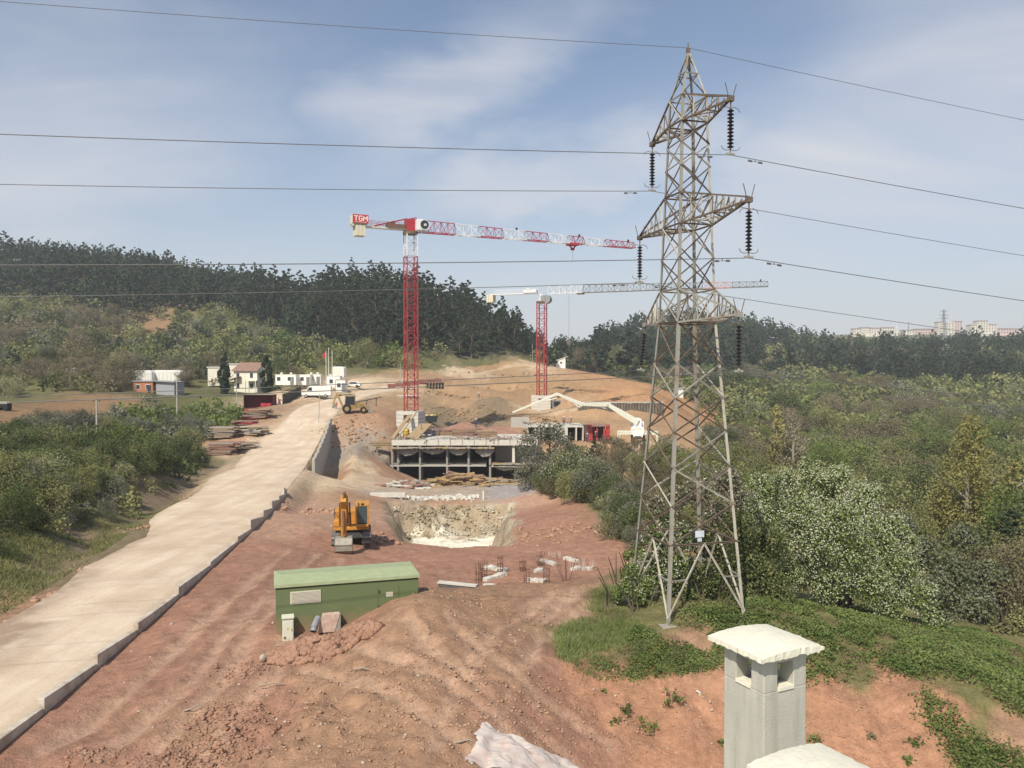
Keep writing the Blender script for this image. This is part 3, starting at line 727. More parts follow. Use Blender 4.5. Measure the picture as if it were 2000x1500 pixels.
# anti-climb sign plate on the near face
sp = corner(0, -7.2).lerp(corner(1, -7.2), .42) + AX * .08
m = MB(); m.box(tuple(sp), (.42, .02, .28), rz=TA); m.box(tuple(sp + Vector((0, 0, -.25))), (.2, .02, .14), rz=TA); m.build('sign_plate', mat('pale_enamel', (.62, .68, .74), .5), PY, off=POFF)
ARMS = []
for zt, half, zb_, ztop in ((10.77, 3.5, 10.70, 11.85), (6.45, 4.85, 6.2, 7.55), (2.05, 4.2, 1.9, 3.35)):
    for sgn in (1, -1):
        tip = TC + AX * (sgn * half) + Vector((0, 0, zt)); ARMS.append((tip, zt, sgn))
        c0, c1 = (0, 1) if sgn > 0 else (3, 2)
        arm = MB()
        bl, br, tl, tr = corner(c0, zb_), corner(c1, zb_), corner(c0, ztop), corner(c1, ztop)
        for a in (bl, br): arm.bar(a, tip, .075, .075)
        for a in (tl, tr): arm.bar(a, tip + Vector((0, 0, .12)), .068, .068)
        arm.box(tuple(tip), (.22, .22, .2), rz=TA)
        ao = arm.build('cross_arm', DARKST if zt > 5 else STEEL, PY, off=POFF)
        nseg = 4 if half < 4 else 6
        prev = None
        for k in range(0, nseg):
            t0, t1 = k / nseg, (k + 1) / nseg
            L0, L1 = bl.lerp(tip, t0), bl.lerp(tip, t1); R0, R1 = br.lerp(tip, t0), br.lerp(tip, t1)
            U0, U1 = tl.lerp(tip, t0), tl.lerp(tip, t1); V0, V1 = tr.lerp(tip, t0), tr.lerp(tip, t1)
            for (a, b) in ((L0, R1) if k % 2 else (R0, L1), (L1, R1), (L1, U1), (U1, L0), (R1, V1), (V1, R0)):
                if (a - b).length > .12:
                    q = MB(); q.bar(a, b, .042); q.build('brace', [STEEL, STEEL2, DARKST][(k + len(ARMS)) % 3], ao, off=POFF)
        for dx in (-.16, .16):
            q = MB(); q.bar(tip + LX * dx * .5, tip + LX * dx * 1.6 + Vector((0, 0, .62)), .025); q.build('bird_spike', DARKST, ao, off=POFF)
# ------------------------------------------------------------------ insulator strings, wires
GLASS = mat('brown_glaze', (.025, .022, .026), .3, var=.1, spec=.5)
names = {(0, 1): 'near top', (0, -1): 'far top', (1, 1): 'near middle', (1, -1): 'far middle', (2, 1): 'near bottom', (2, -1): 'far bottom'}
INS_LAB = ['long dark insulator string under the upper right arm of the pylon', 'dark insulator string under the upper left arm of the pylon', 'long dark insulator string under the middle right arm, the widest',
           'dark insulator string under the middle left arm above the far crane jib', 'insulator string under the lower right arm, seen against the forest', 'slanting insulator string under the lower left arm, seen against dark pines']
CLAMPS = []
disc = None
for k, (tip, zt, sgn) in enumerate(ARMS):
    L = 2.12 if k < 4 else 2.15
    tilt = -.10 * L if k == 5 else 0.0
    t = thing('insulator_string', INS_LAB[k], 'insulator', tuple(tip + Vector((0, 0, -.10))), 0, 'insulator strings hanging from the pylon arms')
    if k == 5: t.rotation_euler = (0, .10, 0)
    m = MB(); m.cyl((0, 0, 0), (0, 0, -L + .05), .03, 6); m.build('rod', DARKST, t)
    nd = 11
    for d in range(nd):
        z = -.36 - d * (L - .62) / (nd - .6)
        if disc is None:
            q = MB(); q.tube([(0, 0, .05), (0, 0, .012), (0, 0, -.02), (0, 0, -.045), (0, 0, -.075)], [.05, .075, .135, .125, .05], 14); disc = q.build('disc', GLASS, t, smooth=False)
            disc.location = (0, 0, z)
        else:
            c = disc.copy(); COL.objects.link(c); c.parent = t; c.location = (0, 0, z)
    for z, s in ((-.28, 1), (-L + .18, -1)):
        for sx in (-1, 1):
            q = MB(); q.tube([(0, 0, z), (LX.x * sx * .2, LX.y * sx * .2, z + .05 * s * (1 if s > 0 else .6)), (LX.x * sx * .36, LX.y * sx * .36, z - .02 * s), (LX.x * sx * .42, LX.y * sx * .42, z - .14 * s)], .014, 5); q.build('arcing_horn', DARKST, t)
    q = MB(); q.bar(Vector((0, 0, -L)) - LX * .2, Vector((0, 0, -L)) + LX * .2, .05, .09); q.bar((0, 0, -L + .1), (0, 0, -L), .09); q.build('clamp', STEEL, t)
    cl = t.matrix_basis.to_3x3() @ Vector((0, 0, -L - .03)) if k == 5 else Vector((0, 0, -L - .03))
    if k == 5: cl = Matrix.Rotation(.10, 3, 'Y') @ Vector((0, 0, -L - .03))
    CLAMPS.append(tip + Vector((0, 0, -.10)) + cl)
WIRE = mat('aluminium_wire', (.17, .17, .165), .5, metal=.3, var=.05)
ends = [(262, 408), (360, 500), (518, 588), (580, 664), (787, 782), (775, 800)]
WL = ['power line from the upper right arm, third wire from the top at the left edge', 'power line from the upper left arm', 'power line from the middle right arm', 'power line from the middle left arm, crossing the far crane jib',
      'power line from the lower right arm, lower of the close pair at left', 'power line from the lower left arm, upper of the close pair at left']
WL[0] = 'power line from the upper right arm, first below the single top wire'
def wire(p0, yl, yr, label, r, dampers=True):
    b = 3.6e-4
    def solve(px, py):
        u = (px - 1000) / FPX
        t = (u * p0.y - p0.x) / (LX.x - u * LX.y)
        Y = p0.y + LX.y * t
        z = P(px, py, Y).z
        return (z - p0.z - b * t * t) / t
    ml = solve(0, yl); mr = solve(2000, yr)
    pts = []
    for t in list(np.linspace(-60, 0, 31)) + list(np.linspace(0, 150, 61))[1:]:
        mm = ml if t < 0 else mr
        pts.append(p0 + LX * t + Vector((0, 0, mm * t + b * t * t)))
    o = MB().tube(pts, r, 5).build('power_line', WIRE, smooth=True)
    tag(o, label, 'power line', 'wires strung across the pylon')
    if dampers:
        for t in (1.15, -1.15):
            mm = ml if t < 0 else mr
            c = p0 + LX * t + Vector((0, 0, mm * t + b * t * t))
            q = MB(); d = (LX + Vector((0, 0, mm))).normalized()
            q.bar(c, c - Vector((0, 0, .09)), .03); q.tube([c - d * .28 - Vector((0, 0, .09)), c + d * .28 - Vector((0, 0, .09))], .010, 5)
            for s in (-1, 1): q.cyl(c + d * (.16 * s) - Vector((0, 0, .09)), c + d * (.32 * s) - Vector((0, 0, .09)), .042, 8)
            dm = q.build('damper', WIRE, o)
for k, c in enumerate(CLAMPS): wire(c, *ends[k], WL[k], .016)
wire(TC + Vector((0, 0, 14.12)), 2, 236, 'single top wire of the pylon, highest line across the sky', .012, False)

# ------------------------------------------------------------------ green transformer kiosk with cabinet and chute
KA = math.radians(16.5)
kl = P(538, 1150, 33.0); KZ = -11.25
KO = Vector((kl.x, kl.y, KZ))
K = thing('transformer_kiosk', 'long green metal transformer kiosk with pale roof, half buried in red soil', 'kiosk', tuple(KO), KA)
GREEN = mat('green_paint', (.118, .162, .074), .55, var=.10, scale=.7, col2=(.135, .160, .074), lo=.3, hi=.7, bump=.05, bscale=3)
GROOF = mat('faded_green_roof', (.36, .40, .24), .7, var=.08, scale=3, col2=(.28, .34, .18), lo=.35, hi=.75)
KW, KD, KH = 5.95, 2.35, 2.08
def muddy(m):
    nt = m.node_tree; N, L = nt.nodes, nt.links; b = N['Principled BSDF']; src = b.inputs['Base Color'].links[0].from_socket
    tc = N.new('ShaderNodeTexCoord'); sp = N.new('ShaderNodeSeparateXYZ'); L.new(tc.outputs['Object'], sp.inputs[0])
    nz = N.new('ShaderNodeTexNoise'); nz.inputs['Scale'].default_value = 3.5; nz.inputs['Detail'].default_value = 9; nz.inputs['Roughness'].default_value = .7; L.new(tc.outputs['Object'], nz.inputs['Vector'])
    a = N.new('ShaderNodeMath'); a.operation = 'MULTIPLY_ADD'; L.new(nz.outputs['Fac'], a.inputs[0]); a.inputs[1].default_value = -1.7; L.new(sp.outputs[2], a.inputs[2])
    r = N.new('ShaderNodeMapRange'); r.inputs['From Min'].default_value = -.75; r.inputs['From Max'].default_value = .12; r.inputs['To Min'].default_value = .85; r.inputs['To Max'].default_value = 0; L.new(a.outputs[0], r.inputs[0])
    x = N.new('ShaderNodeMix'); x.data_type = 'RGBA'; L.new(r.outputs[0], x.inputs['Factor']); L.new(src, x.inputs[6]); x.inputs[7].default_value = (.30, .19, .13, 1); L.new(x.outputs[2], b.inputs['Base Color']); return m
GREENB = mat('muddy_green_paint', (.118, .162, .074), .55, var=.10, scale=.7, col2=(.135, .160, .074), lo=.3, hi=.7, bump=.08, bscale=3); muddy(GREENB)
m = MB(); m.box((KW / 2, KD / 2, KH / 2), (KW, KD, KH)); m.build('body', GREENB, K, bevel=.012)
m = MB(); m.prism([(-.06, KH + .004), (KW + .06, KH + .004), (KW + .06, KH + .13), (-.06, KH + .13)], -.07, KD + .07)
m.add([(-.06, -.07, KH + .132), (KW + .06, -.07, KH + .132), (KW + .06, KD + .07, KH + .132), (-.06, KD + .07, KH + .132), (.25, KD * .5, KH + .24), (KW - .02, KD * .5, KH + .24)], [(0, 1, 5, 4), (1, 2, 5), (2, 3, 4, 5), (3, 0, 4)])
m.build('roof', GROOF, K, bevel=.01)
m = MB(); m.box((KW / 2, -.012, KH - .03), (KW - .02, .02, .05)); m.build('gutter_strip', mat('dark_green', (.045, .06, .03), .6), K)
m = MB(); m.box((1.2, -.018, 1.62), (1.24, .03, .52))
m.build('vent_panel', mat('cream_louvre', (.55, .52, .42), .6, var=.03), K)
for k in range(9):
    q = MB(); q.box((1.2, -.040, 1.62 - .21 + k * .052), (1.12, .016, .034), rx=.5); q.build('slat', MATS['cream_louvre'], K)
for xx in (4.2, 5.1):
    q = MB(); q.box((xx, -.004, .95), (.012, .008, 1.7)); q.build('panel_seam', MATS['dark_green'], K)
for xx in (4.26,):
    for zz in (.35, .95, 1.6):
        q = MB(); q.box((xx, -.02, zz), (.05, .035, .12)); q.build('hinge', MATS['dark_green'], K)
for xx in (5.02,):
    q = MB(); q.box((xx, -.025, 1.05), (.04, .05, .2)); q.build('handle', DARKST, K)
q = MB(); q.box((4.7, -.012, 1.45), (.3, .012, .2)); q.build('number_plate', MATS['cream_louvre'], K)
def kp(x, y, z): return KO + Matrix.Rotation(KA, 3, 'Z') @ Vector((x, y, z))
CREAM = mat('cream_paint', (.64, .64, .53), .55, var=.04)
c = thing('meter_cabinet', 'narrow cream meter cabinet with a yellow warning sign against the green kiosk', 'cabinet', tuple(kp(.48, -.33, 0)), KA)
m = MB(); m.box((0, 0, .46), (.44, .32, .92)); m.build('body', CREAM, c, bevel=.01)
m = MB(); m.box((0, -.01, .965), (.50, .40, .09), taper=.97); m.build('lid', CREAM, c, bevel=.008)
m = MB(); m.box((0, -.166, .45), (.37, .012, .74)); d = m.build('door', CREAM, c)
m = MB(); m.add([(-.06, -.174, .45), (.06, -.174, .45), (0, -.174, .56)], [(0, 1, 2)]); m.build('warning_sign', mat('warning_yellow', (.75, .58, .06), .6), d)
m = MB(); m.add([(-.008, -.176, .47), (.012, -.176, .50), (.003, -.176, .535), (-.012, -.176, .50)], [(0, 1, 2, 3)]); m.build('bolt_symbol', mat('print_hollow_black', (.02, .02, .02), .6), d)
m = MB(); m.box((.15, -.18, .45), (.02, .02, .09)); m.build('handle', DARKST, d)
m = MB(); m.box((-.12, -.168, .14), (.1, .01, .1)); m.build('lower_plate', DARKST, c)
h = thing('steel_chute', 'slanted rusty pink steel chute standing in dirt before the kiosk', 'chute', tuple(kp(2.1, -.45, .0)), KA)
RUSTP = mat('pink_rust', (.55, .43, .36), .7, var=.12, scale=4, col2=(.42, .22, .14), lo=.45, hi=.75)
m = MB(); m.prism([(-.42, .2), (.25, .2), (.46, .92), (-.22, .92)], -.02, .34); m.build('body', RUSTP, h)
m = MB(); m.prism([(.262, .21), (.50, .21), (.50, .90), (.472, .90)], .0, .33); m.build('side_wedge', mat('shaded_grey', (.32, .32, .28), .8), h)  # grey wedge added in place of the shadow below the slanted side
p = thing('plastic_pipe', 'short grey pipe stub poking out of dirt beside the chute', 'pipe', tuple(kp(1.52, -.62, .42)), KA)
m = MB(); m.tube([(.16, .3, .36), (.10, .12, .30), (.02, -.04, .18), (-.05, -.2, -.02)], [.13, .13, .135, .135], 14, caps=False); m.tube([(.0, -.075, .14), (-.015, -.11, .095)], [.155, .155], 14); m.build('body', mat('grey_plastic', (.27, .28, .30), .5), p, smooth=True)
m = MB(); m.tube([(-.05, -.2, -.02), (.02, -.04, .18)], [.11, .11], 14); m.build('bore', mat('print_hollow_black', (.02, .02, .02)), p)  # black plug painted in for the darkness inside the hollow pipe
# ------------------------------------------------------------------ walls along the road
CONC = mat('concrete', (.44, .42, .37), .9, var=.10, scale=2.5, bump=.3, bscale=12, lo=.3, hi=.75)
CONC2 = mat('pale_concrete', (.60, .57, .50), .9, var=.08, scale=2.0, bump=.25, bscale=10)
DARKC = mat('shade_dark_concrete', (.115, .112, .105), .9, var=.12, scale=1.5)  # concrete darkened: the shade inside the open bays is put into its colour
WHITE = mat('white_paint', (.78, .77, .72), .5, var=.03, scale=1.5)
RED = mat('crane_red', (.42, .045, .055), .5, var=.12, scale=1.2)
CWHITE = mat('crane_white', (.74, .74, .74), .5, var=.05, scale=1.2)
BLACK = mat('rubber_black', (.022, .022, .022), .8)
WOOD = mat('timber', (.40, .29, .16), .85, var=.18, scale=3, lo=.3, hi=.7)
WOOD2 = mat('weathered_timber', (.36, .31, .25), .9, var=.15, scale=3)
WOODR = mat('reddish_timber', (.33, .20, .15), .9, var=.15, scale=3)
GLASSD = mat('dark_window', (.03, .04, .045), .12, spec=.6)
rg = random.Random(5)
pw = thing('parapet_wall', 'low stepped concrete wall between the pale road and the red track', 'wall', (0, 0, 0))
py_ = [15.5, 20.5, 27.2, 31.4, 35.6, 41.5, 48.5, 57, 62.0, 68, 73, 78, 82, 84.5]
for a, b in zip(py_[:-1], py_[1:]):
    m = MB(); n = 5; w = .24; hf = (.75 + .5 * rg.random()) * (1 if a < 58 else 1.9 if a < 80 else 2.6)
    vs = []
    for k in range(n + 1):
        t = k / n; y = a + (b - .06 - a) * t; x = np.interp(y, RY, R_R) + .30
        zg = np.interp(y, RY, R_Z); ht = (.34 - .26 * t) * hf + .02
        vs += [(x - w / 2, y, zg - .9), (x + w / 2, y, zg - .9), (x + w / 2, y, zg + ht), (x - w / 2, y, zg + ht)]
    fs = [(0, 1, 2, 3), (4 * n + 3, 4 * n + 2, 4 * n + 1, 4 * n)]
    for k in range(n):
        for j in range(4): fs.append((k * 4 + j, (k + 1) * 4 + j, (k + 1) * 4 + (j + 1) % 4, k * 4 + (j + 1) % 4))
    m.add(vs, fs); m.build('wall_segment', mat('dirty_kerb', (.55, .50, .42), .9, var=.15, scale=1.6, col2=(.36, .29, .22), lo=.42, hi=.68, bump=.4, bscale=9), pw, bevel=.02)
rw = thing('retaining_wall', 'tall stepped grey concrete retaining wall at the road bend, dark side to the pit', 'wall', (0, 0, 0))
wa, wb = P(612, 915, 110), P(646, 826, 145)
for k in range(9):
    t0, t1 = k / 9, (k + 1) / 9
    a, b = wa.lerp(wb, t0), wa.lerp(wb, t1)
    zg = min(np.interp(a.y, RY, R_Z), 0); top = zg + .75 + .10 * k; bot = zg - 5.0
    d = Vector((b.x - a.x, b.y - a.y, 0)); L = d.length; c = (a + b) / 2
    m = MB(); m.box((c.x, c.y, (top + bot) / 2), (L - .04, .4, top - bot), rz=math.atan2(d.y, d.x)); m.build('wall_panel', CONC, rw, bevel=.03)
m = MB()
for k in range(6): m.box((wa.x + rg.uniform(-1.8, 1.6), wa.y - rg.uniform(0, 2), gz(wa.x, wa.y - 1) + .15), (rg.uniform(.6, 1.2), .7, rg.uniform(.4, .8)), rz=rg.random() * 3, rx=.2)
tag(m.build('broken_concrete', CONC2), 'broken concrete lumps at the near foot of the retaining wall', 'rubble', None, 'stuff')

# ------------------------------------------------------------------ tower cranes
def lattice(mb, p0, p1, w0, h0, w1, h1, n, r, tri=False, rb=None):
    """a lattice box beam from p0 to p1 along local x; tri = one top chord"""
    p0, p1 = Vector(p0), Vector(p1); rb = rb or r * .6
    d = (p1 - p0).normalized(); up = Vector((0, 0, 1)) if abs(d.z) < .9 else Vector((0, 1, 0)); sd = d.cross(up).normalized(); up = sd.cross(d)
    def ring(t):
        p = p0.lerp(p1, t); w = w0 + (w1 - w0) * t; h = h0 + (h1 - h0) * t
        if tri: return [p - sd * w / 2, p + sd * w / 2, p + up * h]
        return [p - sd * w / 2 - up * h / 2, p + sd * w / 2 - up * h / 2, p + sd * w / 2 + up * h / 2, p - sd * w / 2 + up * h / 2]
    rs = [ring(k / n) for k in range(n + 1)]; q = len(rs[0])
    for i in range(q): mb.bar(rs[0][i], rs[-1][i], r)
    for k in range(n):
        for i in range(q):
            j = (i + 1) % q
            if k % 2: mb.bar(rs[k][i], rs[k + 1][j], rb)
            else: mb.bar(rs[k][j], rs[k + 1][i], rb)
            if k: mb.bar(rs[k][i], rs[k][j], rb)
    for e in (rs[0], rs[-1]):
        for i in range(q): mb.bar(e[i], e[(i + 1) % q], rb)
def ballast_house(t, w, h, courses, rot, gap, wmat):
    R_ = Matrix.Rotation(rot, 3, 'Z')
    ch = h / courses
    for k in range(courses):
        z = ch * (k + .5)
        q = MB()
        if gap[0] <= k <= gap[1]:
            g0, g1 = gap[2], gap[3]
            segs = [(-w / 2, g0), (g1, w / 2)]
        else: segs = [(-w / 2, w / 2)]
        for a, b in segs:
            c = R_ @ Vector(((a + b) / 2, -w / 2 + .3, 0)); q.box((c.x, c.y, z), (b - a, .6, ch - .05), rz=rot)
        for sx in (-1, 1):
            c = R_ @ Vector((sx * (w / 2 - .3), .3, 0)); q.box((c.x, c.y, z), (.59, w - .62, ch - .05), rz=rot)
        c = R_ @ Vector((0, w / 2 - .3, 0)); q.box((c.x, c.y, z), (w - 1.21, .58, ch - .05), rz=rot)
        q.build('ballast_block', wmat, t)
def crane(base, rz, label, masth, mastw, jib, counter, segcol, jh, kind):
    t = thing('tower_crane', label, 'crane', tuple(base), rz, 'tower cranes on the site')
    red, wh = RED, CWHITE
    nsec = 9 if kind == 1 else 7
    for k in range(nsec):
        m = MB(); z0 = masth * k / nsec; z1 = masth * (k + 1) / nsec
        lattice(m, (0, 0, z0), (0, 0, z1), mastw, mastw, mastw, mastw, 3, .17 if kind == 1 else .20, rb=.075)
        m.build('mast_section', wh if (kind == 1 and k == nsec - 1) else red, t)
    zt = masth
    m = MB(); m.cyl((0, 0, zt), (0, 0, zt + .45), mastw * .72, 18); m.build('slewing_ring', DARKST, t)
    if kind == 1:
        m = MB(); m.box((0, 0, zt + 1.55), (2.0, 1.7, 2.3)); lattice(m, (-.9, 0, zt + 2.5), (.9, 0, zt + 3.0), 1.5, .3, 1.5, .3, 2, .12); m.build('tower_head', red, t, bevel=.05)
        m = MB(); m.box((1.45, -1.65, zt + 1.55), (1.7, 1.5, 2.1)); cb = m.build('cab', wh, t, bevel=.12)
        m = MB(); m.cyl((1.95, -2.415, zt + 1.6), (1.95, -2.46, zt + 1.6), .86, 22); m.build('window', GLASSD, cb)
        m = MB()
        for k in range(22):
            a = k * math.pi / 11; b = (k + 1) * math.pi / 11
            m.bar((1.95 + .9 * math.cos(a), -2.45, zt + 1.6 + .9 * math.sin(a)), (1.95 + .9 * math.cos(b), -2.45, zt + 1.6 + .9 * math.sin(b)), .12)
        m.build('window_frame', wh, cb)
        m = MB(); m.box((2.05, -2.47, zt + 1.6), (.5, .02, .42)); m.build('seat', CREAM, cb)
    else:
        m = MB(); m.bar((0, -.6, zt), (0, -.6, zt + 2.4), .5); m.bar((0, .6, zt), (0, .6, zt + 2.4), .5); m.box((0, 0, zt + 1.0), (.9, 1.5, .9)); m.build('tower_head', wh, t)
        m = MB(); m.cyl((1.4, -.9, zt + .9), (1.4, .9, zt + .9), 1.05, 16); m.box((.6, -.4, zt + 1.0), (1.2, 1.4, 1.7)); m.build('cab', mat('grey_cab', (.30, .31, .31), .4), t, bevel=.04)
    # jib
    zj = zt + (.55 if kind == 1 else 2.3)
    x = 1.9
    for k, (frac, c) in enumerate(segcol):
        x1 = x + jib * frac; ha = jh[0] + (jh[1] - jh[0]) * (x / jib); hb = jh[0] + (jh[1] - jh[0]) * (x1 / jib)
        m = MB(); lattice(m, (x, 0, zj), (x1, 0, zj), 1.5, ha, 1.5, hb, max(3, int(round((x1 - x) / 1.55))), .14, tri=True, rb=.075)
        m.build('jib_section', c, t); x = x1
    # counter jib
    m = MB(); m.box((-counter * .52 - .3, 0, zj + .25), (counter * .92, 1.1, .28)); m.build('counter_jib', CREAM if kind == 1 else wh, t)
    m = MB()
    for sy in (-.75, .75):
        for k in range(7):
            xx = -1.2 - (counter - 2.2) * k / 6; m.bar((xx, sy, zj + .3), (xx, sy, zj + 1.35), .05)
        m.bar((-1.2, sy, zj + 1.35), (-counter + 1, sy, zj + 1.35), .06); m.bar((-1.2, sy, zj + .85), (-counter + 1, sy, zj + .85), .05)
        if kind == 1: m.bar((-.8, sy * .8, zj + 2.3), (-counter * .72, sy * .8, zj + .5), .14)
    m.build('railing', red if kind == 1 else wh, t)
    m = MB(); m.box((-3.0, 0, zj + .75), (3.4, 1.5, .75)); m.cyl((-3.6, -.6, zj + 1.2), (-3.6, .6, zj + 1.2), .45, 10); m.build('winch', DARKST if kind == 1 else wh, t)
    for k in range(3):
        m = MB(); m.box((-counter - .55 + k * .62, 0, zj - .55 - (0 if kind == 1 else .2)), (.57, 2.0, 2.0)); m.build('counterweight', mat('cream_ballast', (.66, .61, .47), .8, var=.04), t)
    if kind == 1:
        m = MB(); m.box((-counter + .05, -1.16, zj + 1.45), (2.9, .14, 1.55)); sg = m.build('sign_board', mat('sign_red', (.58, .055, .06), .5), t)
        m = MB(); m.box((-counter - 1.2, 0, zj + 1.2), (.3, 2.1, 2.0)); m.box((-counter, 0, zj + .62), (2.9, 2.1, .14)); m.build('sign_frame', CREAM, t)
        m = MB()   # the letters T G M as strokes on the board
        def stroke(x0, z0, x1, z1, w=.17): m.bar((-counter - 1.28 + x0, -1.245, zj + .82 + z0), (-counter - 1.28 + x1, -1.245, zj + .82 + z1), .04, w, up=(0, 1, 0)) if False else m.bar((-counter - 1.28 + x0, -1.245, zj + .82 + z0), (-counter - 1.28 + x1, -1.245, zj + .82 + z1), w, .03, up=(0, 1, 0))
        stroke(.1, 1.1, .85, 1.1); stroke(.475, 1.1, .475, .25)
        for a, b in (((1.62, 1.0), (1.45, 1.1)), ((1.47, 1.1), (1.18, 1.1)), ((1.2, 1.12), (1.05, .95)), ((1.05, 1.0), (1.05, .4)), ((1.05, .42), (1.2, .26)), ((1.17, .28), (1.5, .28)), ((1.48, .26), (1.62, .4)), ((1.6, .38), (1.6, .68)), ((1.62, .68), (1.35, .68))): stroke(*a, *b)
        for a, b in (((1.85, .22), (1.85, 1.15)), ((1.85, 1.1), (2.2, .6)), ((2.2, .6), (2.55, 1.1)), ((2.55, 1.15), (2.55, .22))): stroke(*a, *b)
        stroke(.25, .02, 2.4, .02, .06)
        m.build('sign_letters', WHITE, sg)
        tx = 35.0
        m = MB(); m.box((tx, 0, zj - .25), (2.2, 1.7, .35)); m.bar((tx - .8, 0, zj - .4), (tx, 0, zj - 1.1), .2); m.bar((tx + .8, 0, zj - .4), (tx, 0, zj - 1.1), .2); m.box((tx, 0, zj - 1.1), (.7, .5, .5)); m.build('trolley', red, t)
        m = MB(); m.cyl((tx, 0, zj - 1.2), (tx, 0, zj - 3.4), .03, 4); m.build('hoist_rope', DARKST, t)
    else:
        tx = 10.2
        m = MB(); m.box((tx, 0, zj - .2), (1.7, 1.6, .35)); m.build('trolley', DARKST, t)
        m = MB(); m.cyl((tx - 3, 0, zj - .3), (tx - 3, 0, zj - 11.6), .03, 4); m.build('hoist_rope', DARKST, t)
        m = MB(); m.box((tx - 3, 0, zj - 12.3), (.75, .3, 1.4)); m.box((tx - 3, 0, zj - 13.3), (.12, .12, .7)); m.build('hook_block', DARKST, t)
    for fx in (.42, .72, .97):
        ha = jh[0] + (jh[1] - jh[0]) * fx
        m = MB(); m.box((1.9 + (jib) * fx, 0, zj + ha + .25), (.3, .3, .4)); m.build('lamp', BLACK, t)
    return t
c1 = P(803, 845, 152); c1z = gz(c1.x, c1.y) - .1
top1 = P(803, 458, 152).z
GREYS = mat('bare_steel_grey', (.20, .205, .20), .5)
PINK = mat('faded_red', (.55, .26, .25), .5)
C1 = crane(Vector((c1.x, c1.y, c1z)), math.radians(25.3), 'nearer red and white flat top crane with TGM sign on its counter jib', top1 - c1z, 2.05, 48.2,
      9.9, [(.145, RED), (.105, CWHITE), (.105, RED), (.105, CWHITE), (.105, RED), (.10, CWHITE), (.075, RED), (.11, CWHITE), (.15, RED)], (2.35, 1.25), 1)
ballast_house(C1, 4.3, 4.35, 6, math.radians(-38), (3, 4, -.75, .65), CONC2)
c2 = P(1058, 797, 205); c2z = gz(c2.x, c2.y) - .1
top2 = P(1058, 592, 205).z
C2 = crane(Vector((c2.x, c2.y, c2z)), math.radians(-20.8), 'farther crane with white and grey jib on a red mast below the hilltop', top2 - c2z, 2.0, 53.0,
      14.0, [(.17, CWHITE), (.33, GREYS), (.22, GREYS), (.13, PINK), (.15, GREYS)], (2.1, 1.2), 2)
ballast_house(C2, 4.9, 4.4, 6, math.radians(14), (4, 4, -.7, .9), CONC2)
e = thing('generator', 'dark generator box beside the ballast of the farther crane', 'generator', (c2.x + 3.6, c2.y - 2.2, gz(c2.x + 3.6, c2.y - 2.2)))
m = MB(); m.box((0, 0, 1.25), (2.2, 1.8, 1.9)); m.build('body', GREYS, e)
m = MB(); m.box((.1, -.92, 1.4), (1.5, .06, 1.2)); m.build('grille', BLACK, e)
m = MB(); [m.box((sx, 0, .15), (.5, 1.6, .3)) for sx in (-.8, .8)]; m.build('skid', CONC, e)

# ------------------------------------------------------------------ concrete frame building
B1['x1'] = 4.6
bx0, bx1, by0, by1 = -20.7, 4.5, 138.0, 150.2
zr, zs, zb = -12.75, -17.05, -20.1
COLM = mat('grey_column', (.30, .29, .265), .9, var=.12, scale=2)
F1 = thing('concrete_building', 'half built two storey concrete frame with dark open bays, behind the timber heap', 'building', ((bx0 + bx1) / 2, by0, zb))
fo = Vector(((bx0 + bx1) / 2, by0, zb))
m = MB(); m.box(((bx0 + bx1) / 2, (by0 + by1) / 2, zr - .45), (bx1 - bx0, by1 - by0, .9)); m.build('roof_slab', CONC2, F1, off=fo)
m = MB(); m.box(((bx0 + 13.9 + bx0) / 2 + 1.0, (by0 + by1) / 2, zs - .12), (16.6, by1 - by0 - .2, .24)); m.build('floor_slab', CONC, F1, off=fo)
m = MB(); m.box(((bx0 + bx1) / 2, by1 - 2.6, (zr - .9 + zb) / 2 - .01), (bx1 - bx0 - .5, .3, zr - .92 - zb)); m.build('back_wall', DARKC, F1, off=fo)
for px_ in (766, 777, 820, 873, 915, 957):
    x = (px_ - 1000) / FPX * 138.3
    for za, zc in ((zs + .002, zr - .902), (zb - .3, zs - .242)):
        m = MB(); m.box((x, by0 + .32, (za + zc) / 2), (.34, .5, zc - za)); m.build('column', COLM, F1, off=fo)
        if px_ != 766:
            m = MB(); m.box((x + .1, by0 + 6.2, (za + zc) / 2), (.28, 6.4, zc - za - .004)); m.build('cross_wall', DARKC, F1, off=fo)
x = (1003 - 1000) / FPX * 138
m = MB(); m.box((x, by0 + 2.2, (zr - .9 + zs) / 2), (.5, 4.2, zr - .9 - zs - .01), taper=.8); m.build('wedge_wall', CONC2, F1, off=fo)
m = MB(); m.box((1.0, by0 + 6.6, (zr - .9 + zs) / 2), (8.0, .3, zr - .9 - zs - .01)); m.build('inner_wall', CONC, F1, off=fo)
m = MB(); m.box((.6, by0 + 2.8, zs - .1), (8.2, 7.6, .2)); m.build('floor_slab', CONC, F1, off=fo)
for px_ in (1006, 1044):
    x = (px_ - 1000) / FPX * 138
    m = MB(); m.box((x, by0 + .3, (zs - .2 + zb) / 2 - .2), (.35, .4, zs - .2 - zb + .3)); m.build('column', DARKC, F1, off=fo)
# parapet forms, props and starter bars on the roof edge
for k in range(24):
    x = bx0 + .6 + (bx1 - bx0 - 1.2) * k / 23
    m = MB(); m.bar((x, by0 + .25, zr), (x, by0 + .25, zr + .55 + .25 * rg.random()), .05); m.build('starter_bar', DARKST, F1, off=fo)
for k in range(9):
    x = bx0 + 6 + k * 2.05
    m = MB(); m.box((x, by0 - .03, zr - .35), (.12, .05, .9)); m.build('form_prop', WOOD2, F1, off=fo)
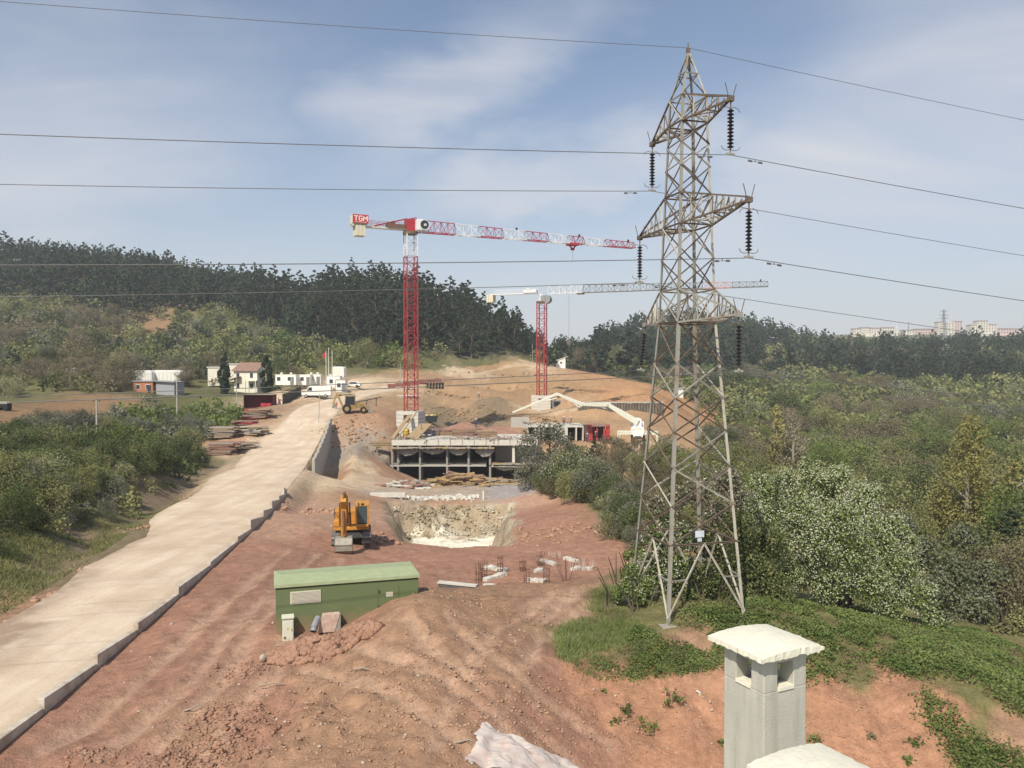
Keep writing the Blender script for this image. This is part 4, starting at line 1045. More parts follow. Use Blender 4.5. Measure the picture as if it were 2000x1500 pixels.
# timber edge platforms and hanging nets
for a, b, z in ((762, 966, -14.0), (961, 1050, zs + .35)):
    xa, xb = (a - 1000) / FPX * 137.2, (b - 1000) / FPX * 137.2
    n = int((xb - xa) / .95)
    for k in range(n):
        x = xa + (xb - xa) * (k + .5) / n
        m = MB(); m.box((x, by0 - .65 + rg.uniform(-.12, .1), z + rg.uniform(-.06, .06)), ((xb - xa) / n - .05, 1.3, .16), rx=rg.uniform(-.06, .06)); m.build('platform_board', rg.choice([WOOD, WOOD2, WOOD2]), F1, off=fo)
        m = MB(); m.bar((x, by0 - 1.2, z - .18), (x, by0 + .2, z - .18), .11, .16); m.build('joist', WOOD2, F1, off=fo)
def net(xa, xb, z, drop, seed):
    r = np.random.default_rng(seed); nx, nz = 12, 5; vs = []
    for j in range(nz + 1):
        for i in range(nx + 1):
            u = i / nx; s = j / nz
            vs.append((xa + (xb - xa) * u, by0 - .35 - .12 * math.sin(s * 3) + r.normal() * .05, z - drop * s * (.25 + .9 * math.sin(math.pi * u) ** .8 + r.normal() * .04)))
    q = MB(); q.add(vs, [(j * (nx + 1) + i, j * (nx + 1) + i + 1, (j + 1) * (nx + 1) + i + 1, (j + 1) * (nx + 1) + i) for j in range(nz) for i in range(nx)])
    q.build('safety_net', mat('grey_net', (.30, .29, .26), .95), F1, off=fo)
for a, b, d_, s in ((772, 819, 1.0, 1), (823, 871, .75, 2), (876, 914, .95, 3), (928, 966, 1.15, 4)): net((a - 1000) / FPX * 138, (b - 1000) / FPX * 138, -14.25, d_, s)
for a, b, d_, s in ((965, 1008, .9, 5), (1010, 1046, .7, 6)): net((a - 1000) / FPX * 138, (b - 1000) / FPX * 138, zs + .1, d_, s)
t = thing('loose_boards', 'loose boards and props littering the front of the concrete roof', 'boards', (bx0 + 10, by0 + 1, zr))
for k in range(64):
    x, y = rg.uniform(-9.5, 14.5), rg.uniform(-.9, 3.2); a = rg.gauss(0, .7); L = rg.uniform(.8, 3.2); z = rg.uniform(.06, .45)
    m = MB(); m.bar((x - math.cos(a) * L / 2, y - math.sin(a) * L / 2, z), (x + math.cos(a) * L / 2, y + math.sin(a) * L / 2, z + rg.gauss(0, .12)), rg.uniform(.12, .4), .08); m.build('board', rg.choice([WOOD, WOOD2, WOOD2, WOODR, CONC]), t)
for k in range(14):
    x = rg.uniform(-9, 14); m = MB(); m.bar((x, -.4, 0), (x + rg.gauss(0, .15), -.4, rg.uniform(.7, 1.3)), .06); m.build('prop', DARKST, t)
# leftover timber on the left corner
t = thing('timber_staging', 'stack of reddish timber beams sticking out at the left roof corner', 'timber', (-22.3, 138.6, -13.6))
for k in range(12):
    m = MB(); m.box((rg.uniform(-.4, .4), (k % 4) * .35, (k // 4) * .36 - .2), (4.2, .22, .16)); m.build('beam', rg.choice([WOOD, WOODR]), t)
for sx in (-1.1, 1.4):
    m = MB(); m.bar((sx, .5, -.35), (sx, .5, -5.2), .16); m.build('prop', WOOD2, t)
# planks, panels, barrel and material on the roof
def onroof(px, y): return (px - 1000) / FPX * y
for (pa, ya, za, pb, yb, zb2, w, lab) in ((766, 139.5, zr + .2, 801, 149, -9.0, .75, 'long plank leaning up from the roof corner to the crane base'), (776, 139.3, zr + .15, 815, 147.4, -8.2, .25, 'thin pole leaning against the white crane base'),
                              (803, 139.2, zr + .1, 832, 146, -10.5, 2.3, 'broad timber panel tilted on the roof before the crane base')):
    m = MB(); m.bar((onroof(pa, ya), ya, za), (onroof(pb, yb), yb, zb2), w, .12); o = m.build('plank', rg.choice([WOOD, WOOD2])); tag(o, lab, 'plank')
b = thing('barrel', 'yellow barrel on the roof under the white crane base', 'barrel', (onroof(793, 144), 144, zr)); m = MB(); m.tube([(0, 0, 0), (0, 0, .06), (0, 0, .9), (0, 0, 1.5), (0, 0, 1.55)], [.5, .55, .58, .55, .4], 12); m.build('body', mat('barrel_yellow', (.62, .40, .05), .5), b, smooth=True); m = MB(); [m.tube([(0, 0, z), (0, 0, z + .05)], .61, 12) for z in (.45, 1.05)]; m.build('hoop', DARKST, b)
t = thing('reel_frame', 'heap of blue grey tubes beside the white crane base', 'tubes', (onroof(822, 145), 145.2, zr))
for k in range(26):
    a = Vector((rg.uniform(-1.6, 2.2), rg.uniform(-2, 2), rg.uniform(0, .5))); d = Vector((rg.uniform(-1, 1), rg.uniform(-1, 1), rg.uniform(0, 1.3))).normalized() * rg.uniform(1, 2.6)
    m = MB(); m.bar(a, a + d, .12); m.build('tube', mat('blue_grey', (.16, .20, .28), .6), t)
STACKS = [(868, 148, 4.5, 'flat red brown board stack on the roof beside the blue tubes'), (905, 147, 4.0, 'flat red brown board stack in the middle of the roof'), (925, 150, 3.2, 'board stack below the standing worker on the roof'), (950, 144.5, 3.6, 'board stack at the right of the roof')]
for px_, y, L, lab in STACKS:
    t = thing('board_stack', lab, 'board stack', (onroof(px_, y), y, zr), rg.uniform(-.2, .2), 'board stacks on the concrete roof')
    for k in range(6):
        m = MB(); m.box((rg.uniform(-.2, .2), rg.uniform(-.1, .1), .12 + k * .19), (L, 1.9, .13), rz=rg.uniform(-.05, .05)); m.build('board', rg.choice([WOODR, WOODR, WOOD]), t)
def heap(name, c, rx, ry, h, m_, label, cat, seed, n=26, kind=None):
    r = np.random.default_rng(seed); vs = []; fs = []
    us = np.linspace(-1.05, 1.05, n); X, Y = np.meshgrid(us, us)
    d = np.hypot(X, Y); z = h * np.clip(1 - d, -.15, 1) ** 1 * 1.0
    z = np.where(d < 1, h * (1 - d ** 1.5), -.25) + fbm(X * 2.5 + seed, Y * 2.5, seed, 4) * h * .22
    V = np.stack([X * rx, Y * ry, z], -1).reshape(-1, 3)
    i = np.arange(n * n).reshape(n, n)
    o = npmesh(name, V, np.stack([i[:-1, :-1], i[:-1, 1:], i[1:, 1:], i[1:, :-1]], -1).reshape(-1, 4), m_, smooth=True)
    o.location = c; tag(o, label, cat, None, kind); return o
REDSOIL = mat('red_soil', (.33, .185, .13), .95, var=.12, scale=1.5, bump=.6, bscale=4)
TANSOIL = mat('tan_soil', (.36, .24, .15), .95, var=.12, scale=1.5, bump=.6, bscale=4)
heap('soil_heap', (onroof(905, 156), 156.5, -12.8), 5.5, 3.2, 1.9, REDSOIL, 'red soil heap behind the concrete roof, below the worker', 'soil heap', 2)
heap('soil_heap', (onroof(960, 154), 154.5, -12.9), 6.5, 2.6, .9, REDSOIL, 'low red soil heap behind the right of the concrete roof', 'soil heap', 4)
heap('soil_heap', (onroof(950, 285), 283, P(970, 722, 285).z - 2.5), 15, 7, 3.9, mat('brown_soil', (.31, .20, .11), .95, var=.1, scale=.5, bump=.4, bscale=1.5), 'brown earth mound on the hilltop left of the red mast', 'soil heap', 6)
m = MB(); m.box((onroof(1016, 158), 159.0, -12.4), (3.6, .5, 4.6)); tag(m.build('basement_wall', CONC), 'grey concrete wall between the frame building and the row of rooms', 'wall')

# ------------------------------------------------------------------ row of open concrete rooms
r0 = 157.0
def rx_(p): return (p - 1000) / FPX * r0
rz1, rz0 = P(1100, 832, r0).z, P(1100, 861, r0).z
F2 = thing('concrete_rooms', 'row of low concrete rooms with two bays in red formwork, left of the pump truck', 'building', (rx_(1110), r0, rz0)); fo2 = Vector((rx_(1110), r0, rz0))
m = MB(); m.box((rx_(1085), r0 + 4, rz1 - .12), (rx_(1140) - rx_(1030), 8, .28)); m.build('roof_slab', CONC2, F2, off=fo2)
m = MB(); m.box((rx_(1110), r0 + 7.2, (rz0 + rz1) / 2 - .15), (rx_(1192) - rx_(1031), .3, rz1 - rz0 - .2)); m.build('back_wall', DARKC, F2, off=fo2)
for pa, pb, d, c, nm in ((1030, 1032, 7, CONC2, 'side_wall'), (1044.5, 1047, .3, CONC2, 'column'), (1052, 1054, .3, CONC2, 'column'), (1060, 1062, 6.8, CONC2, 'side_wall'), (1084.5, 1087, 6.8, CONC2, 'side_wall'), (1087.2, 1103, .3, CONC, 'wall_panel'), (1103.3, 1109, 6.8, CONC2, 'pier'), (1124.5, 1127, 6.8, CONC2, 'side_wall'), (1138, 1140, 6.8, CONC2, 'side_wall')):
    xa, xb = rx_(pa), rx_(pb); m = MB(); m.box(((xa + xb) / 2, r0 + .02 + d / 2, (rz0 + rz1 - .27) / 2), (xb - xa, d, rz1 - rz0 - .27)); m.build(nm, c, F2, off=fo2)
FRED = mat('formwork_red', (.46, .05, .06), .6, var=.15, scale=2)
for pa, pb in ((1151, 1158), (1184, 1192)):
    xa, xb = rx_(pa), rx_(pb); m = MB(); m.box(((xa + xb) / 2, r0 + .5, (rz0 + rz1) / 2 + .1), (xb - xa, .2, rz1 - rz0 + .3)); m.build('formwork_panel', FRED, F2, off=fo2)
    for k in range(4):
        m = MB(); m.box(((xa + xb) / 2, r0 + .36, rz0 + .3 + k * .75), (xb - xa, .07, .1)); m.build('formwork_rib', RED, F2, off=fo2)
for pa in (1167, 1181):
    m = MB(); m.box((rx_(pa), r0 + 2.5, (rz0 + rz1) / 2), (.35, 4.6, rz1 - rz0), taper=.8); m.build('formwork_panel', FRED, F2, off=fo2)
m = MB(); m.box((rx_(1171), r0 + 3.4, rz1 - .05), (rx_(1190) - rx_(1152), 6.4, .16)); m.build('formwork_deck', WOODR, F2, off=fo2)
for k in range(6):
    z = rz0 + .25 + k * .5
    m = MB(); m.bar((rx_(1140.5), r0 + .6, z), (rx_(1151), r0 + .6, z), .09); m.build('form_rail', FRED if k % 2 else DARKST, F2, off=fo2)
for k in range(4):
    m = MB(); m.bar((rx_(1141 + k * 3.2), r0 + .5, rz0), (rx_(1141 + k * 3.2), r0 + .5, rz1 + .15), .09); m.build('form_post', FRED, F2, off=fo2)
for k in range(16):
    x = rx_(1032 + k * 10); m = MB(); m.bar((x, r0 + .3, rz1), (x + rg.uniform(-.1, .1), r0 + .3, rz1 + .7), .05); m.build('starter_bar', DARKST, F2, off=fo2)
for k, (p_, l_) in enumerate(((1040, 'propped planks on the left end of the room roof'), (1084, 'loose planks heaped in the middle of the room roof'))):
    t = thing('plank_heap', l_, 'plank heap', (rx_(p_), r0 + 1.5, rz1 + .02))
    for j in range(9):
        m = MB(); a = Vector((rg.uniform(-1.5, 1.5), rg.uniform(-.8, .8), .05 + .07 * j)); b_ = a + Vector((rg.uniform(-2, 2), rg.uniform(-.6, .6), rg.uniform(-.02, .7 if k == 0 else .15)))
        m.bar(a, b_, .2, .07); m.build('plank', rg.choice([WOOD, WOOD2, CONC2]), t)

# ------------------------------------------------------------------ sheet pile wall
sw = thing('pile_wall', 'dark wall of upright piles holding the orange hill behind the pump boom', 'wall', (0, 0, 0))
pa, pb = P(1128, 816, 187), P(1296, 816, 187); n = 30
for k in range(n):
    c = pa.lerp(pb, (k + .5) / n); zg = gz(c.x, c.y - 1); top = P(1200, 787.5, 187).z + rg.uniform(-.12, .12)
    m = MB(); m.cyl((c.x, c.y, zg - .6), (c.x, c.y, top), .34, 8); m.build('pile', mat('pile_grey', (.17, .155, .13), .9, var=.2, scale=.6) if k % 3 else mat('pile_brown', (.23, .18, .13), .9, var=.2, scale=.6), sw)
m = MB(); d = pb - pa; m.bar((pa.x, pa.y, P(1200, 786, 187).z), (pb.x, pb.y, P(1200, 786, 187).z), .8, .3); m.build('cap_beam', CONC, sw)
# ------------------------------------------------------------------ excavator (faces the camera; local -y is forward)
ORANGE = mat('machine_orange', (.54, .25, .04), .55, var=.12, scale=2.2, col2=(.30, .17, .075), lo=.48, hi=.8)
def wheel(t, x, y, r, w, rim=None, name='wheel'):
    m = MB(); m.tube([(x - w / 2, y, r), (x - w * .42, y, r), (x + w * .42, y, r), (x + w / 2, y, r)], [r * .8, r, r, r * .8], 16); o = m.build(name, BLACK, t)
    m = MB(); m.cyl((x - w / 2 - .015, y, r), (x + w / 2 + .015, y, r), r * .5, 12); m.build('rim', rim or WHITE, o)
    return o
ex = P(687, 1062, 62.0)
EX = thing('excavator', 'orange tracked excavator with its grey bucket lowered towards the kiosk', 'excavator', (ex.x, ex.y, gz(ex.x, ex.y) + .05), math.radians(10))
STEELB = mat('worn_bucket_steel', (.34, .31, .26), .55, metal=.2, var=.15, scale=3)
DGREY = mat('dark_grey_paint', (.075, .075, .075), .6)
for sx in (-1, 1):
    n = 10
    prof = [(2.1 * math.cos(a) if False else 0, 0) for a in (0,)]
    pr = []
    for k in range(n + 1):
        a = -math.pi / 2 + math.pi * k / n; pr.append((1.75 + .45 * math.cos(a), .47 + .45 * math.sin(a)))
    for k in range(n + 1):
        a = math.pi / 2 + math.pi * k / n; pr.append((-1.75 + .45 * math.cos(a), .47 + .45 * math.sin(a)))
    m = MB(); T = Matrix(((0, 1, 0), (1, 0, 0), (0, 0, 1)))
    m.prism(pr, sx * 1.15 - .3, sx * 1.15 + .3, T); tr = m.build('track', DGREY, EX)
    m = MB()
    for k in range(26):
        t = k / 26 * (4 * 1.75 + 2 * math.pi * .45); 
        if t < 3.5: p = (-1.75 + t, .925); a = 0
        elif t < 3.5 + math.pi * .45: th = math.pi / 2 - (t - 3.5) / .45; p = (1.75 + .46 * math.cos(th), .47 + .46 * math.sin(th)); a = -(t - 3.5) / .45
        elif t < 7 + math.pi * .45: p = (1.75 - (t - 3.5 - math.pi * .45), .012); a = 0
        else: th = -math.pi / 2 - (t - 7 - math.pi * .45) / .45; p = (-1.75 + .46 * math.cos(th), .47 + .46 * math.sin(th)); a = -(t - 7 - math.pi * .45) / .45
        m.box((sx * 1.15, p[0], p[1]), (.62, .19, .05), rx=-a if False else a)
    m.build('track_shoes', mat('worn_track_steel', (.22, .20, .17), .6), tr)
    for k in range(5):
        q = MB(); q.cyl((sx * 1.15 - .31, -1.6 + k * .8, .45), (sx * 1.15 + .31, -1.6 + k * .8, .45), .27, 10); q.build('roller', DARKST, tr)
m = MB(); m.box((0, 0, .72), (1.9, 2.2, .4)); m.cyl((0, 0, .9), (0, 0, 1.12), .75, 18); m.build('undercarriage', DGREY, EX)
m = MB(); m.box((0, .55, 1.28), (2.62, 3.5, .30)); m.box((-.85, -.75, 1.68), (.9, 1.0, .5)); m.box((0, 1.45, 1.88), (2.62, 1.7, .9)); m.build('body', ORANGE, EX, bevel=.06)
m = MB(); m.prism([(-1.31, 1.05), (1.31, 1.05), (1.31, 2.2), (-1.31, 2.2)], 2.31, 2.75); m.build('counterweight', ORANGE, EX, bevel=.12)
m = MB()
x0, x1, y0, y1, z0, z1 = .33, 1.31, -1.55, .35, 1.44, 3.05
for (x, y) in ((x0, y0), (x1, y0), (x0, y1), (x1, y1)): m.bar((x + (.05 if x == x0 else -.05), y + (.05 if y == y0 else -.05), z0), (x + (.05 if x == x0 else -.05), y + (.05 if y == y0 else -.05), z1), .12)
m.box(((x0 + x1) / 2, (y0 + y1) / 2, z1 + .03), (x1 - x0 + .06, y1 - y0 + .06, .10)); m.box(((x0 + x1) / 2, (y0 + y1) / 2, z0 + .09), (x1 - x0 + .02, y1 - y0 + .02, .18)); m.box(((x0 + x1) / 2, y1 - .03, (z0 + z1) / 2 - .3), (x1 - x0 - .1, .06, z1 - z0 - .8))
cb = m.build('cab', ORANGE, EX, bevel=.02)
m = MB(); m.box(((x0 + x1) / 2, y0 + .06, (z0 + z1) / 2 + .1), (x1 - x0 - .24, .03, z1 - z0 - .32)); m.box((x1 - .06, (y0 + y1) / 2, (z0 + z1) / 2 + .15), (.03, y1 - y0 - .24, 1.15)); m.box((x0 + .06, (y0 + y1) / 2, (z0 + z1) / 2 + .15), (.03, y1 - y0 - .24, 1.15)); m.build('window', mat('cab_glass', (.06, .09, .095), .08, spec=.7), cb)
m = MB(); m.box(((x0 + x1) / 2, -.3, 1.95), (.5, .5, .9)); m.build('seat', BLACK, cb)
def beam(mb, pts, w, hs, xo):
    """boxed beam through (y, z) points with heights hs"""
    n = len(pts); vs = []
    for i, (y, z) in enumerate(pts):
        a = pts[max(i - 1, 0)]; b = pts[min(i + 1, n - 1)]; d = Vector((b[0] - a[0], b[1] - a[1])).normalized(); nn = Vector((-d.y, d.x)) * hs[i] / 2
        for sx, sg in ((-1, -1), (1, -1), (1, 1), (-1, 1)): vs.append((xo + sx * w / 2, y + nn.x * sg, z + nn.y * sg))
    fs = [(0, 1, 2, 3), (4 * n - 1, 4 * n - 2, 4 * n - 3, 4 * n - 4)]
    for i in range(n - 1):
        for j in range(4): fs.append((4 * i + j, 4 * (i + 1) + j, 4 * (i + 1) + (j + 1) % 4, 4 * i + (j + 1) % 4))
    mb.add(vs, fs)
bxo = -.45
m = MB(); beam(m, [(-.7, 1.75), (-1.6, 3.0), (-2.4, 3.75), (-3.4, 3.9), (-4.7, 3.55)], .48, [.45, .62, .72, .55, .32], bxo); m.build('boom', ORANGE, EX, bevel=.02)
m = MB(); beam(m, [(-5.4, 4.15), (-4.75, 3.55), (-4.7, 1.45)], .40, [.3, .55, .26], bxo); m.build('stick', ORANGE, EX, bevel=.02)
for dx in (-.36, .36):
    m = MB(); m.cyl((bxo + dx, -1.15, 1.5), (bxo + dx, -1.9, 2.6), .10, 8); m.cyl((bxo + dx, -1.9, 2.6), (bxo + dx, -2.45, 3.45), .06, 8); m.build('hydraulic_cylinder', mat('brown_rust', (.22, .11, .055), .6), EX)
m = MB(); m.cyl((bxo, -2.5, 4.2), (bxo, -4.2, 4.35), .11, 8); m.cyl((bxo, -4.2, 4.35), (bxo, -5.35, 4.2), .06, 8); m.build('hydraulic_cylinder', MATS['brown_rust'], EX)
m = MB(); m.cyl((bxo, -5.0, 3.3), (bxo, -5.05, 2.2), .10, 8); m.cyl((bxo, -5.05, 2.2), (bxo, -5.05, 1.55), .06, 8); m.build('hydraulic_cylinder', MATS['brown_rust'], EX)
# bucket, opening towards the machine
cen = (-4.75, .72); prof = []
for k in range(9):
    a = math.radians(75 + 205 * k / 8); prof.append((cen[0] + .72 * math.cos(a) * -1 * -1, cen[1] + .68 * math.sin(a)))
prof = [(-4.6, 1.45), (-5.15, 1.38), (-5.38, .95), (-5.36, .5), (-5.05, .16), (-4.45, .06)]
inner = [(-4.5, .10), (-4.98, .24), (-5.22, .55), (-5.24, .92), (-5.06, 1.26), (-4.62, 1.36)]
m = MB(); T = Matrix(((0, 1, 0), (1, 0, 0), (0, 0, 1)))
m.prism(prof + inner, bxo - .62, bxo + .62, T)
for sx in (-.62, .58): m.prism([(-4.6, 1.45), (-5.15, 1.38), (-5.38, .95), (-5.36, .5), (-5.05, .16), (-4.45, .06)], bxo + sx, bxo + sx + .04, T)
bk = m.build('bucket', STEELB, EX)
for k in range(5):
    q = MB(); q.box((bxo - .52 + k * .26, -5.2, .02), (.13, .16, .34), rx=.5, taper=.6); q.build('tooth', STEELB, bk)
for z in (.55, .95):
    q = MB(); q.box((bxo, -5.40, z), (1.22, .06, .05)); q.build('wear_strip', STEELB, bk)
q = MB(); q.bar((bxo + 1.0, -1.6, 3.12), (bxo + 1.0, -1.6, 3.3), .08); q.box((bxo + 1.3, -1.55, 3.16), (.2, .1, .14)); q.build('work_lamp', BLACK, EX)
q = MB(); q.cyl((-.7, 1.5, 2.3), (-.7, 1.5, 2.85), .07, 8); q.build('exhaust', DARKST, EX)
q = MB()
for (a, b) in (((-1.3, -.3, 1.45), (-1.3, -.3, 2.3)), ((-1.3, .6, 1.45), (-1.3, .6, 2.3)), ((-1.3, -.3, 2.3), (-1.3, .6, 2.3))): q.bar(a, b, .04)
q.build('handrail', DARKST, EX)

# ------------------------------------------------------------------ backhoe loader by the bank
bh = P(690, 806, 153)
BH = thing('backhoe_loader', 'dusty yellow backhoe loader parked on the bank beside the road', 'loader', (bh.x, bh.y, gz(bh.x, bh.y)), math.radians(12)); BH.scale = (1.2, 1.2, 1.2)
DYEL = mat('dusty_yellow', (.38, .26, .10), .7, var=.15)
m = MB(); m.box((1.0, 0, 1.25), (2.0, 1.1, .8)); m.box((-.6, 0, 1.0), (2.0, 1.2, .5)); m.build('body', DYEL, BH, bevel=.06)
m = MB(); [m.bar((x, y, 1.2), (x * .92, y, 2.75), .09) for x in (-1.3, .3) for y in (-.7, .7)]; m.box((-.5, 0, 2.8), (1.9, 1.6, .12)); cbh = m.build('cab', DYEL, BH)
m = MB(); m.box((-.5, 0, 2.0), (1.45, 1.32, 1.3)); m.build('window', GLASSD, cbh)
def wheel_y(t, x, y, r, w):
    m = MB(); m.tube([(x, y - w / 2, r), (x, y - w * .42, r), (x, y + w * .42, r), (x, y + w / 2, r)], [r * .8, r, r, r * .8], 14); o = m.build('wheel', BLACK, t)
    m = MB(); m.cyl((x, y - w / 2 - .02, r), (x, y + w / 2 + .02, r), r * .5, 10); m.build('rim', DYEL, o)
for y in (-.85, .85): wheel_y(BH, -1.0, y, .72, .5); wheel_y(BH, 1.6, y, .5, .4)
m = MB(); m.prism([(2.3, .1), (3.2, .1), (2.9, .6), (2.75, 1.1), (2.4, 1.0)], -1.15, 1.15); m.build('bucket', STEELB, BH)
for y in (-.6, .6):
    m = MB(); m.bar((.9, y, 1.6), (2.5, y, .7), .16, .22); m.build('loader_arm', DYEL, BH)
m = MB(); m.bar((-1.6, 0, 1.0), (-2.5, 0, 3.1), .25, .3); m.build('boom', DYEL, BH); m = MB(); m.bar((-2.5, 0, 3.1), (-3.1, 0, 1.5), .2, .25); m.build('stick', DYEL, BH); m = MB(); m.prism([(-3.3, .8), (-2.7, .8), (-2.8, 1.5), (-3.2, 1.5)], -.3, .3); m.build('digger_bucket', STEELB, BH)

# ------------------------------------------------------------------ concrete pump truck with its long boom
pt = P(1246, 866, 140); ptz = gz(pt.x, pt.y)
PT = thing('concrete_pump', 'white concrete pump truck on spread outriggers with a long folded-out boom', 'truck', (pt.x, pt.y, ptz), math.radians(-8))
m = MB(); m.box((0, 3.2, .95), (1.1, 9.0, .35)); m.build('chassis', DGREY, PT)
m = MB(); m.box((0, 6.6, 2.0), (2.4, 2.1, 2.2)); ct = m.build('cab', WHITE, PT, bevel=.12)
m = MB(); m.box((0, 7.66, 2.4), (2.1, .04, .8)); m.box((1.21, 6.9, 2.45), (.04, 1.0, .7)); m.box((-1.21, 6.9, 2.45), (.04, 1.0, .7)); m.build('window', GLASSD, ct)
m = MB(); m.box((0, 3.0, 1.65), (2.3, 4.6, 1.0)); m.box((-.6, 1.4, 2.3), (.8, 1.6, .6)); m.box((.65, 1.5, 2.25), (.7, 1.4, .5)); m.build('pump_body', WHITE, PT, bevel=.1)
m = MB(); m.prism([(-.75, .9), (.75, .9), (1.0, 1.75), (-1.0, 1.75)], -.9, .1); m.prism([(-.9, 1.76), (.9, 1.76), (.7, 2.0), (-.7, 2.0)], -.85, .0); m.build('hopper', WHITE, PT)
m = MB(); m.box((0, -.35, 2.25), (1.3, .7, .5)); m.cyl((-.5, -.4, 1.0), (-.5, 1.2, 1.0), .14, 8); m.cyl((.5, -.4, 1.0), (.5, 1.2, 1.0), .14, 8); m.build('pump_unit', CREAM, PT)
m = MB(); m.box((0, 4.9, 2.9), (1.4, 1.3, 1.6)); m.cyl((0, 4.9, 3.4), (0, 4.9, 3.9), .6, 14); m.build('turret', WHITE, PT)
for y in (.3, 1.7, 6.9):
    for x in (-1.0, 1.0): wheel(PT, x, y, .52, .45)
m = MB(); m.box((0, -.75, .72), (2.3, .1, .25)); m.build('bumper', BLACK, PT)
for sx in (-1, 1):
    m = MB(); m.box((sx * .85, -.82, .75), (.28, .05, .16)); m.build('tail_light', mat('tail_red', (.5, .03, .03), .4), PT)
    for y, L in ((-.2, 3.0), (4.2, 3.3)):
        m = MB(); m.bar((sx * .9, y, 1.5), (sx * (1.0 + L - .8), y - (.0 if y < 1 else -.4), 1.45), .28, .32); m.bar((sx * (1.0 + L - .8), y, 1.55), (sx * (1.0 + L - .8), y, .15), .22); m.box((sx * (1.0 + L - .8), y, .08), (.6, .6, .12)); m.build('outrigger', CREAM, PT)
Rm = Matrix.Rotation(math.radians(8), 3, 'Z')
bp = [P(1247, 826, 144), P(1187, 790, 148), P(1137, 790, 153), P(1088, 769.5, 158), P(1001, 806, 160)]
def loc(p): return Rm @ (p - Vector((pt.x, pt.y, ptz)))
ws = [.95, .80, .62, .45]
for k in range(4):
    a, b = loc(bp[k]), loc(bp[k + 1]); m = MB()
    d = (b - a).normalized(); sd = d.cross(Vector((0, 0, 1))).normalized(); up = sd.cross(d); vs = []
    for p, w in ((a, ws[k]), (a.lerp(b, .5), ws[k] * .92), (b, ws[k] * .6)):
        for s1, s2 in ((-1, -1), (1, -1), (1, 1), (-1, 1)): vs.append(p + sd * (w * .36 * s1) + up * (w * .5 * s2))
    fs = [(0, 1, 2, 3), (11, 10, 9, 8)] + [(4 * i + j, 4 * i + 4 + j, 4 * i + 4 + (j + 1) % 4, 4 * i + (j + 1) % 4) for i in range(2) for j in range(4)]
    m.add(vs, fs); bo = m.build('boom_section', CREAM, PT, bevel=.03)
    m = MB(); m.tube([a + sd * ws[k] * .5 + up * .2, b + sd * ws[k] * .5 + up * .1], .09, 6); m.build('delivery_pipe', WHITE, bo)
    if k:
        m = MB(); m.cyl(a - sd * ws[k] * .62, a + sd * ws[k] * .62, .42 if k < 3 else .3, 12); m.build('joint', CREAM, bo)
        m = MB(); m.cyl(a - up * .75 + d * .3, a + d * 3.0 - up * .3, .1, 6); m.build('hydraulic_cylinder', WHITE, bo)

# ------------------------------------------------------------------ vans, car
def box_van(px, py, Y, rz, label, L=6.0, H=2.5, col=WHITE):
    p = P(px, py, Y); t = thing('van', label, 'van', (p.x, p.y, max(gz(p.x, p.y), np.interp(p.y, RY, R_Z) - .1)), rz)
    h = H
    m = MB(); m.prism([(-L / 2, .45), (L / 2 - .1, .45), (L / 2, .95), (L / 2 - .15, 1.15), (L / 2 - .95, 1.45), (L / 2 - 1.6, h), (L / 2 - 2.0, h + .08), (-L / 2 + .1, h + .08), (-L / 2, h - .1)], -.98, .98); b = m.build('body', col, t, bevel=.06)
    m = MB()
    for y in (-.985, .985): m.prism([(L / 2 - 1.15, 1.5), (L / 2 - 1.7, h - .22), (L / 2 - 2.3, h - .22), (L / 2 - 2.3, 1.5)], y - .012, y + .012)
    m.build('side_window', GLASSD, t)
    m = MB(); m.add([(L / 2 - .90, -.85, 1.5), (L / 2 - .90, .85, 1.5), (L / 2 - 1.5, .85, h - .05), (L / 2 - 1.5, -.85, h - .05)], [(0, 1, 2, 3)]); m.build('windscreen', GLASSD, t)
    for x in (-L / 2 + 1.2, L / 2 - 1.0):
        for y in (-.85, .85):
            m = MB(); m.cyl((x, y - .14, .36), (x, y + .14, .36), .36, 14); w = m.build('wheel', BLACK, t); m = MB(); m.cyl((x, y - .155, .36), (x, y + .155, .36), .2, 10); m.build('rim', mat('rim_grey', (.5, .5, .5), .4), w)
    m = MB(); m.box((0, 0, .42), (L - .2, 1.8, .12)); m.build('sill', BLACK, t)
    for y in (-.7, .7):
        m = MB(); m.box((L / 2 - .03, y, .98), (.08, .32, .2)); m.build('headlight', mat('lamp_glass', (.6, .6, .6), .2), t)
    return t
box_van(619, 771, 178, math.radians(184), 'white panel van parked across the road end before the site offices', 6.4, 2.45)
def sedan(px, py, Y, rz, label):
    p = P(px, py, Y); t = thing('car', label, 'car', (p.x, p.y, gz(p.x, p.y) + .02), rz)
    m = MB(); m.prism([(-2.1, .35), (2.1, .35), (2.2, .7), (1.2, .92), (.5, 1.4), (-1.1, 1.42), (-1.75, .98), (-2.15, .9)], -.85, .85); m.build('body', WHITE, t, bevel=.08)
    m = MB()
    for y in (-.855, .855): m.prism([(1.0, .95), (.42, 1.33), (-1.0, 1.34), (-1.5, .98)], y - .01, y + .01)
    m.build('side_window', GLASSD, t)
    for x in (-1.3, 1.35):
        for y in (-.75, .75):
            m = MB(); m.cyl((x, y - .11, .32), (x, y + .11, .32), .32, 12); m.build('wheel', BLACK, t)
    return t
sedan(690, 757, 205, math.radians(170), 'white car parked right of the site offices by the hill')
